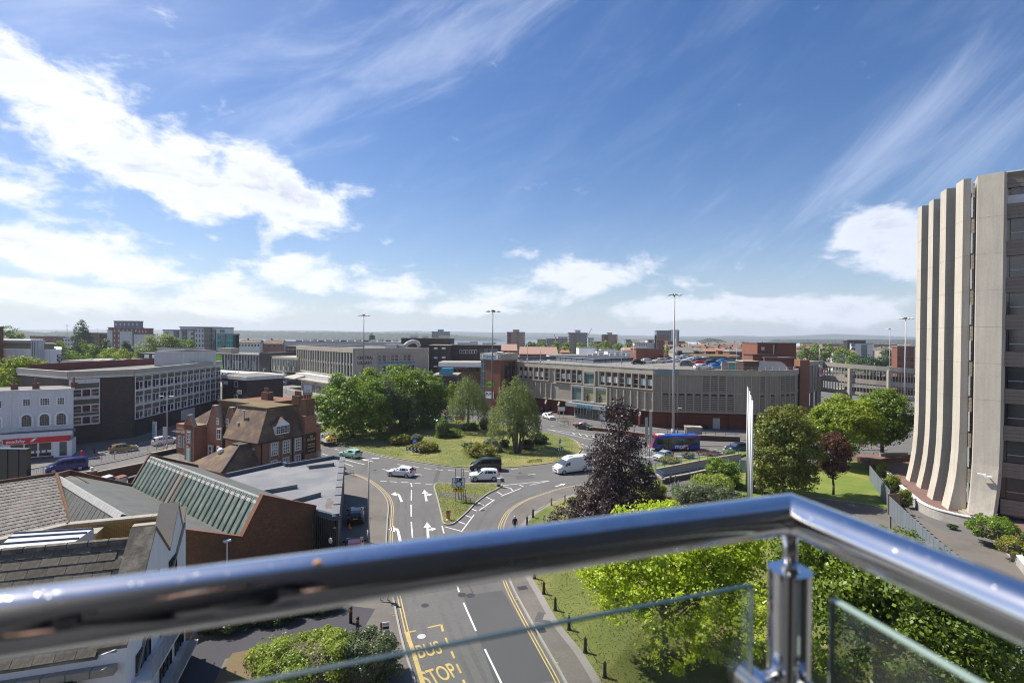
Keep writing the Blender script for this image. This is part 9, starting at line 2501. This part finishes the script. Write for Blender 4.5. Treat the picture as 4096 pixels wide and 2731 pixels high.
for d,g0,g1,nm,em,th in ((da,.060,1.4,'glass_panel','glass_edge',.003),(db,.062,1.4,'glass_panel','glass_edge_pale',.0045)):
 side=Vector((0,0,1)).cross(d).normalized()
 p0,p1=K+d*g0,K+d*g1
 zt=gz if d is da else ZA(2392,p0.x,p0.y)
 def slab_(off,hh,z0_,z1_,a,b_2):
  return MB().add([tuple(Vector((q.x,q.y,z))+side*o2)for z in (z0_,z1_)for q,o2 in ((a,off-hh),(b_2,off-hh),(b_2,off+hh),(a,off+hh))],[(3,2,1,0),(4,5,6,7),(0,1,5,4),(1,2,6,5),(2,3,7,6),(3,0,4,7)])
 gpn=slab_(0,th,19.95,zt-.0015,p0+d*.0015,p1).build(nm,gp_m,bal,world=True)
 slab_(0,th*1.02,zt-.0014,zt+.0006,p0,p1).build('top_edge',M_[em],gpn,world=True)
 slab_(0,th*.8,19.95,zt-.0016,p0-d*.0004,p0+d*.0012).build('side_edge',M_['glass_edge_pale'],gpn,world=True)
 cz=ZA(2700,K.x,K.y)
 MB().tube(K+d*.018+Vector((0,0,cz-K.z)),K+d*.052+Vector((0,0,cz-K.z)),.012,.012,24).tube(K+d*.052+Vector((0,0,cz-K.z))-side*.018,K+d*.052+Vector((0,0,cz-K.z))+side*.018,.017,.017,24).build('glass_clamp',chrome,bal,world=True)
dr=MB();random.seed(8)
for d,ts in ((db,(.075,.092,.104,.125,.15,.25,.27)),(da,(.24,.262,.285,.30,.33,.38,.41,.44))):
 for t in ts:q_=K+d*t;dr.ball((q_.x,q_.y,q_.z-RR-.0012),.0016,.0016,.0026,8,6)
dm_=bpy.data.materials.new('water_drop');dm_.use_nodes=True;b=dm_.node_tree.nodes['Principled BSDF'];b.inputs['Roughness'].default_value=0;b.inputs['Transmission Weight'].default_value=1;b.inputs['IOR'].default_value=1.33
tag(dr.build('water_drops',dm_,bal,world=True,smooth=True),kind='stuff')
ht=root('hotel',(0,-2),'brick hotel whose balcony the view is taken from','building')
MB().box(-14,16,-14,-1.6,0,30).build('wall',M_['black'],ht,world=True)  # out-of-view front and floor coloured dark to darken the handrail's reflection
MB().box(-1.6,.62,-1.6,.42,19.6,19.84).build('balcony_slab',M_['charcoal'],ht,world=True)
MB().box(-5.0,5.5,-1.66,-1.601,17.0,24.5).build('balcony_door',M_['glass_dark'],ht,world=True)  # dark glazing made oversize so the handrail mirrors a dark surface
for xx in range(-12,14,3):
 for zz in (2,5,8,11,14,26):
  boxpart('window',ht,'glass_blue',xx,xx+1.6,-1.66,-1.601,zz,zz+1.6)
hm=bpy.data.materials.new('haze');hm.use_nodes=True;t_=hm.node_tree;t_.nodes.clear();N=NT(t_)
pv=N.n('ShaderNodeVolumePrincipled');pv.inputs['Color'].default_value=(.80,.88,1.0,1);pv.inputs['Density'].default_value=.00013;pv.inputs['Anisotropy'].default_value=.2
t_.links.new(pv.outputs[0],N.n('ShaderNodeOutputMaterial').inputs['Volume'])
tag(MB().box(-9500,9500,-180,7700,-4.5,128).build('haze',hm,None),kind='stuff')
# --------- lettering becomes mesh
dg=bpy.context.evaluated_depsgraph_get()
for o in [q for q in sc.objects if q.type=='FONT']:
 me=bpy.data.meshes.new_from_object(o.evaluated_get(dg))
 nm,pa,mb_=o.name,o.parent,o.matrix_basis.copy()
 bpy.data.objects.remove(o)
 q=bpy.data.objects.new(nm,me)
 sc.collection.objects.link(q)
 q.parent,q.matrix_basis=pa,mb_
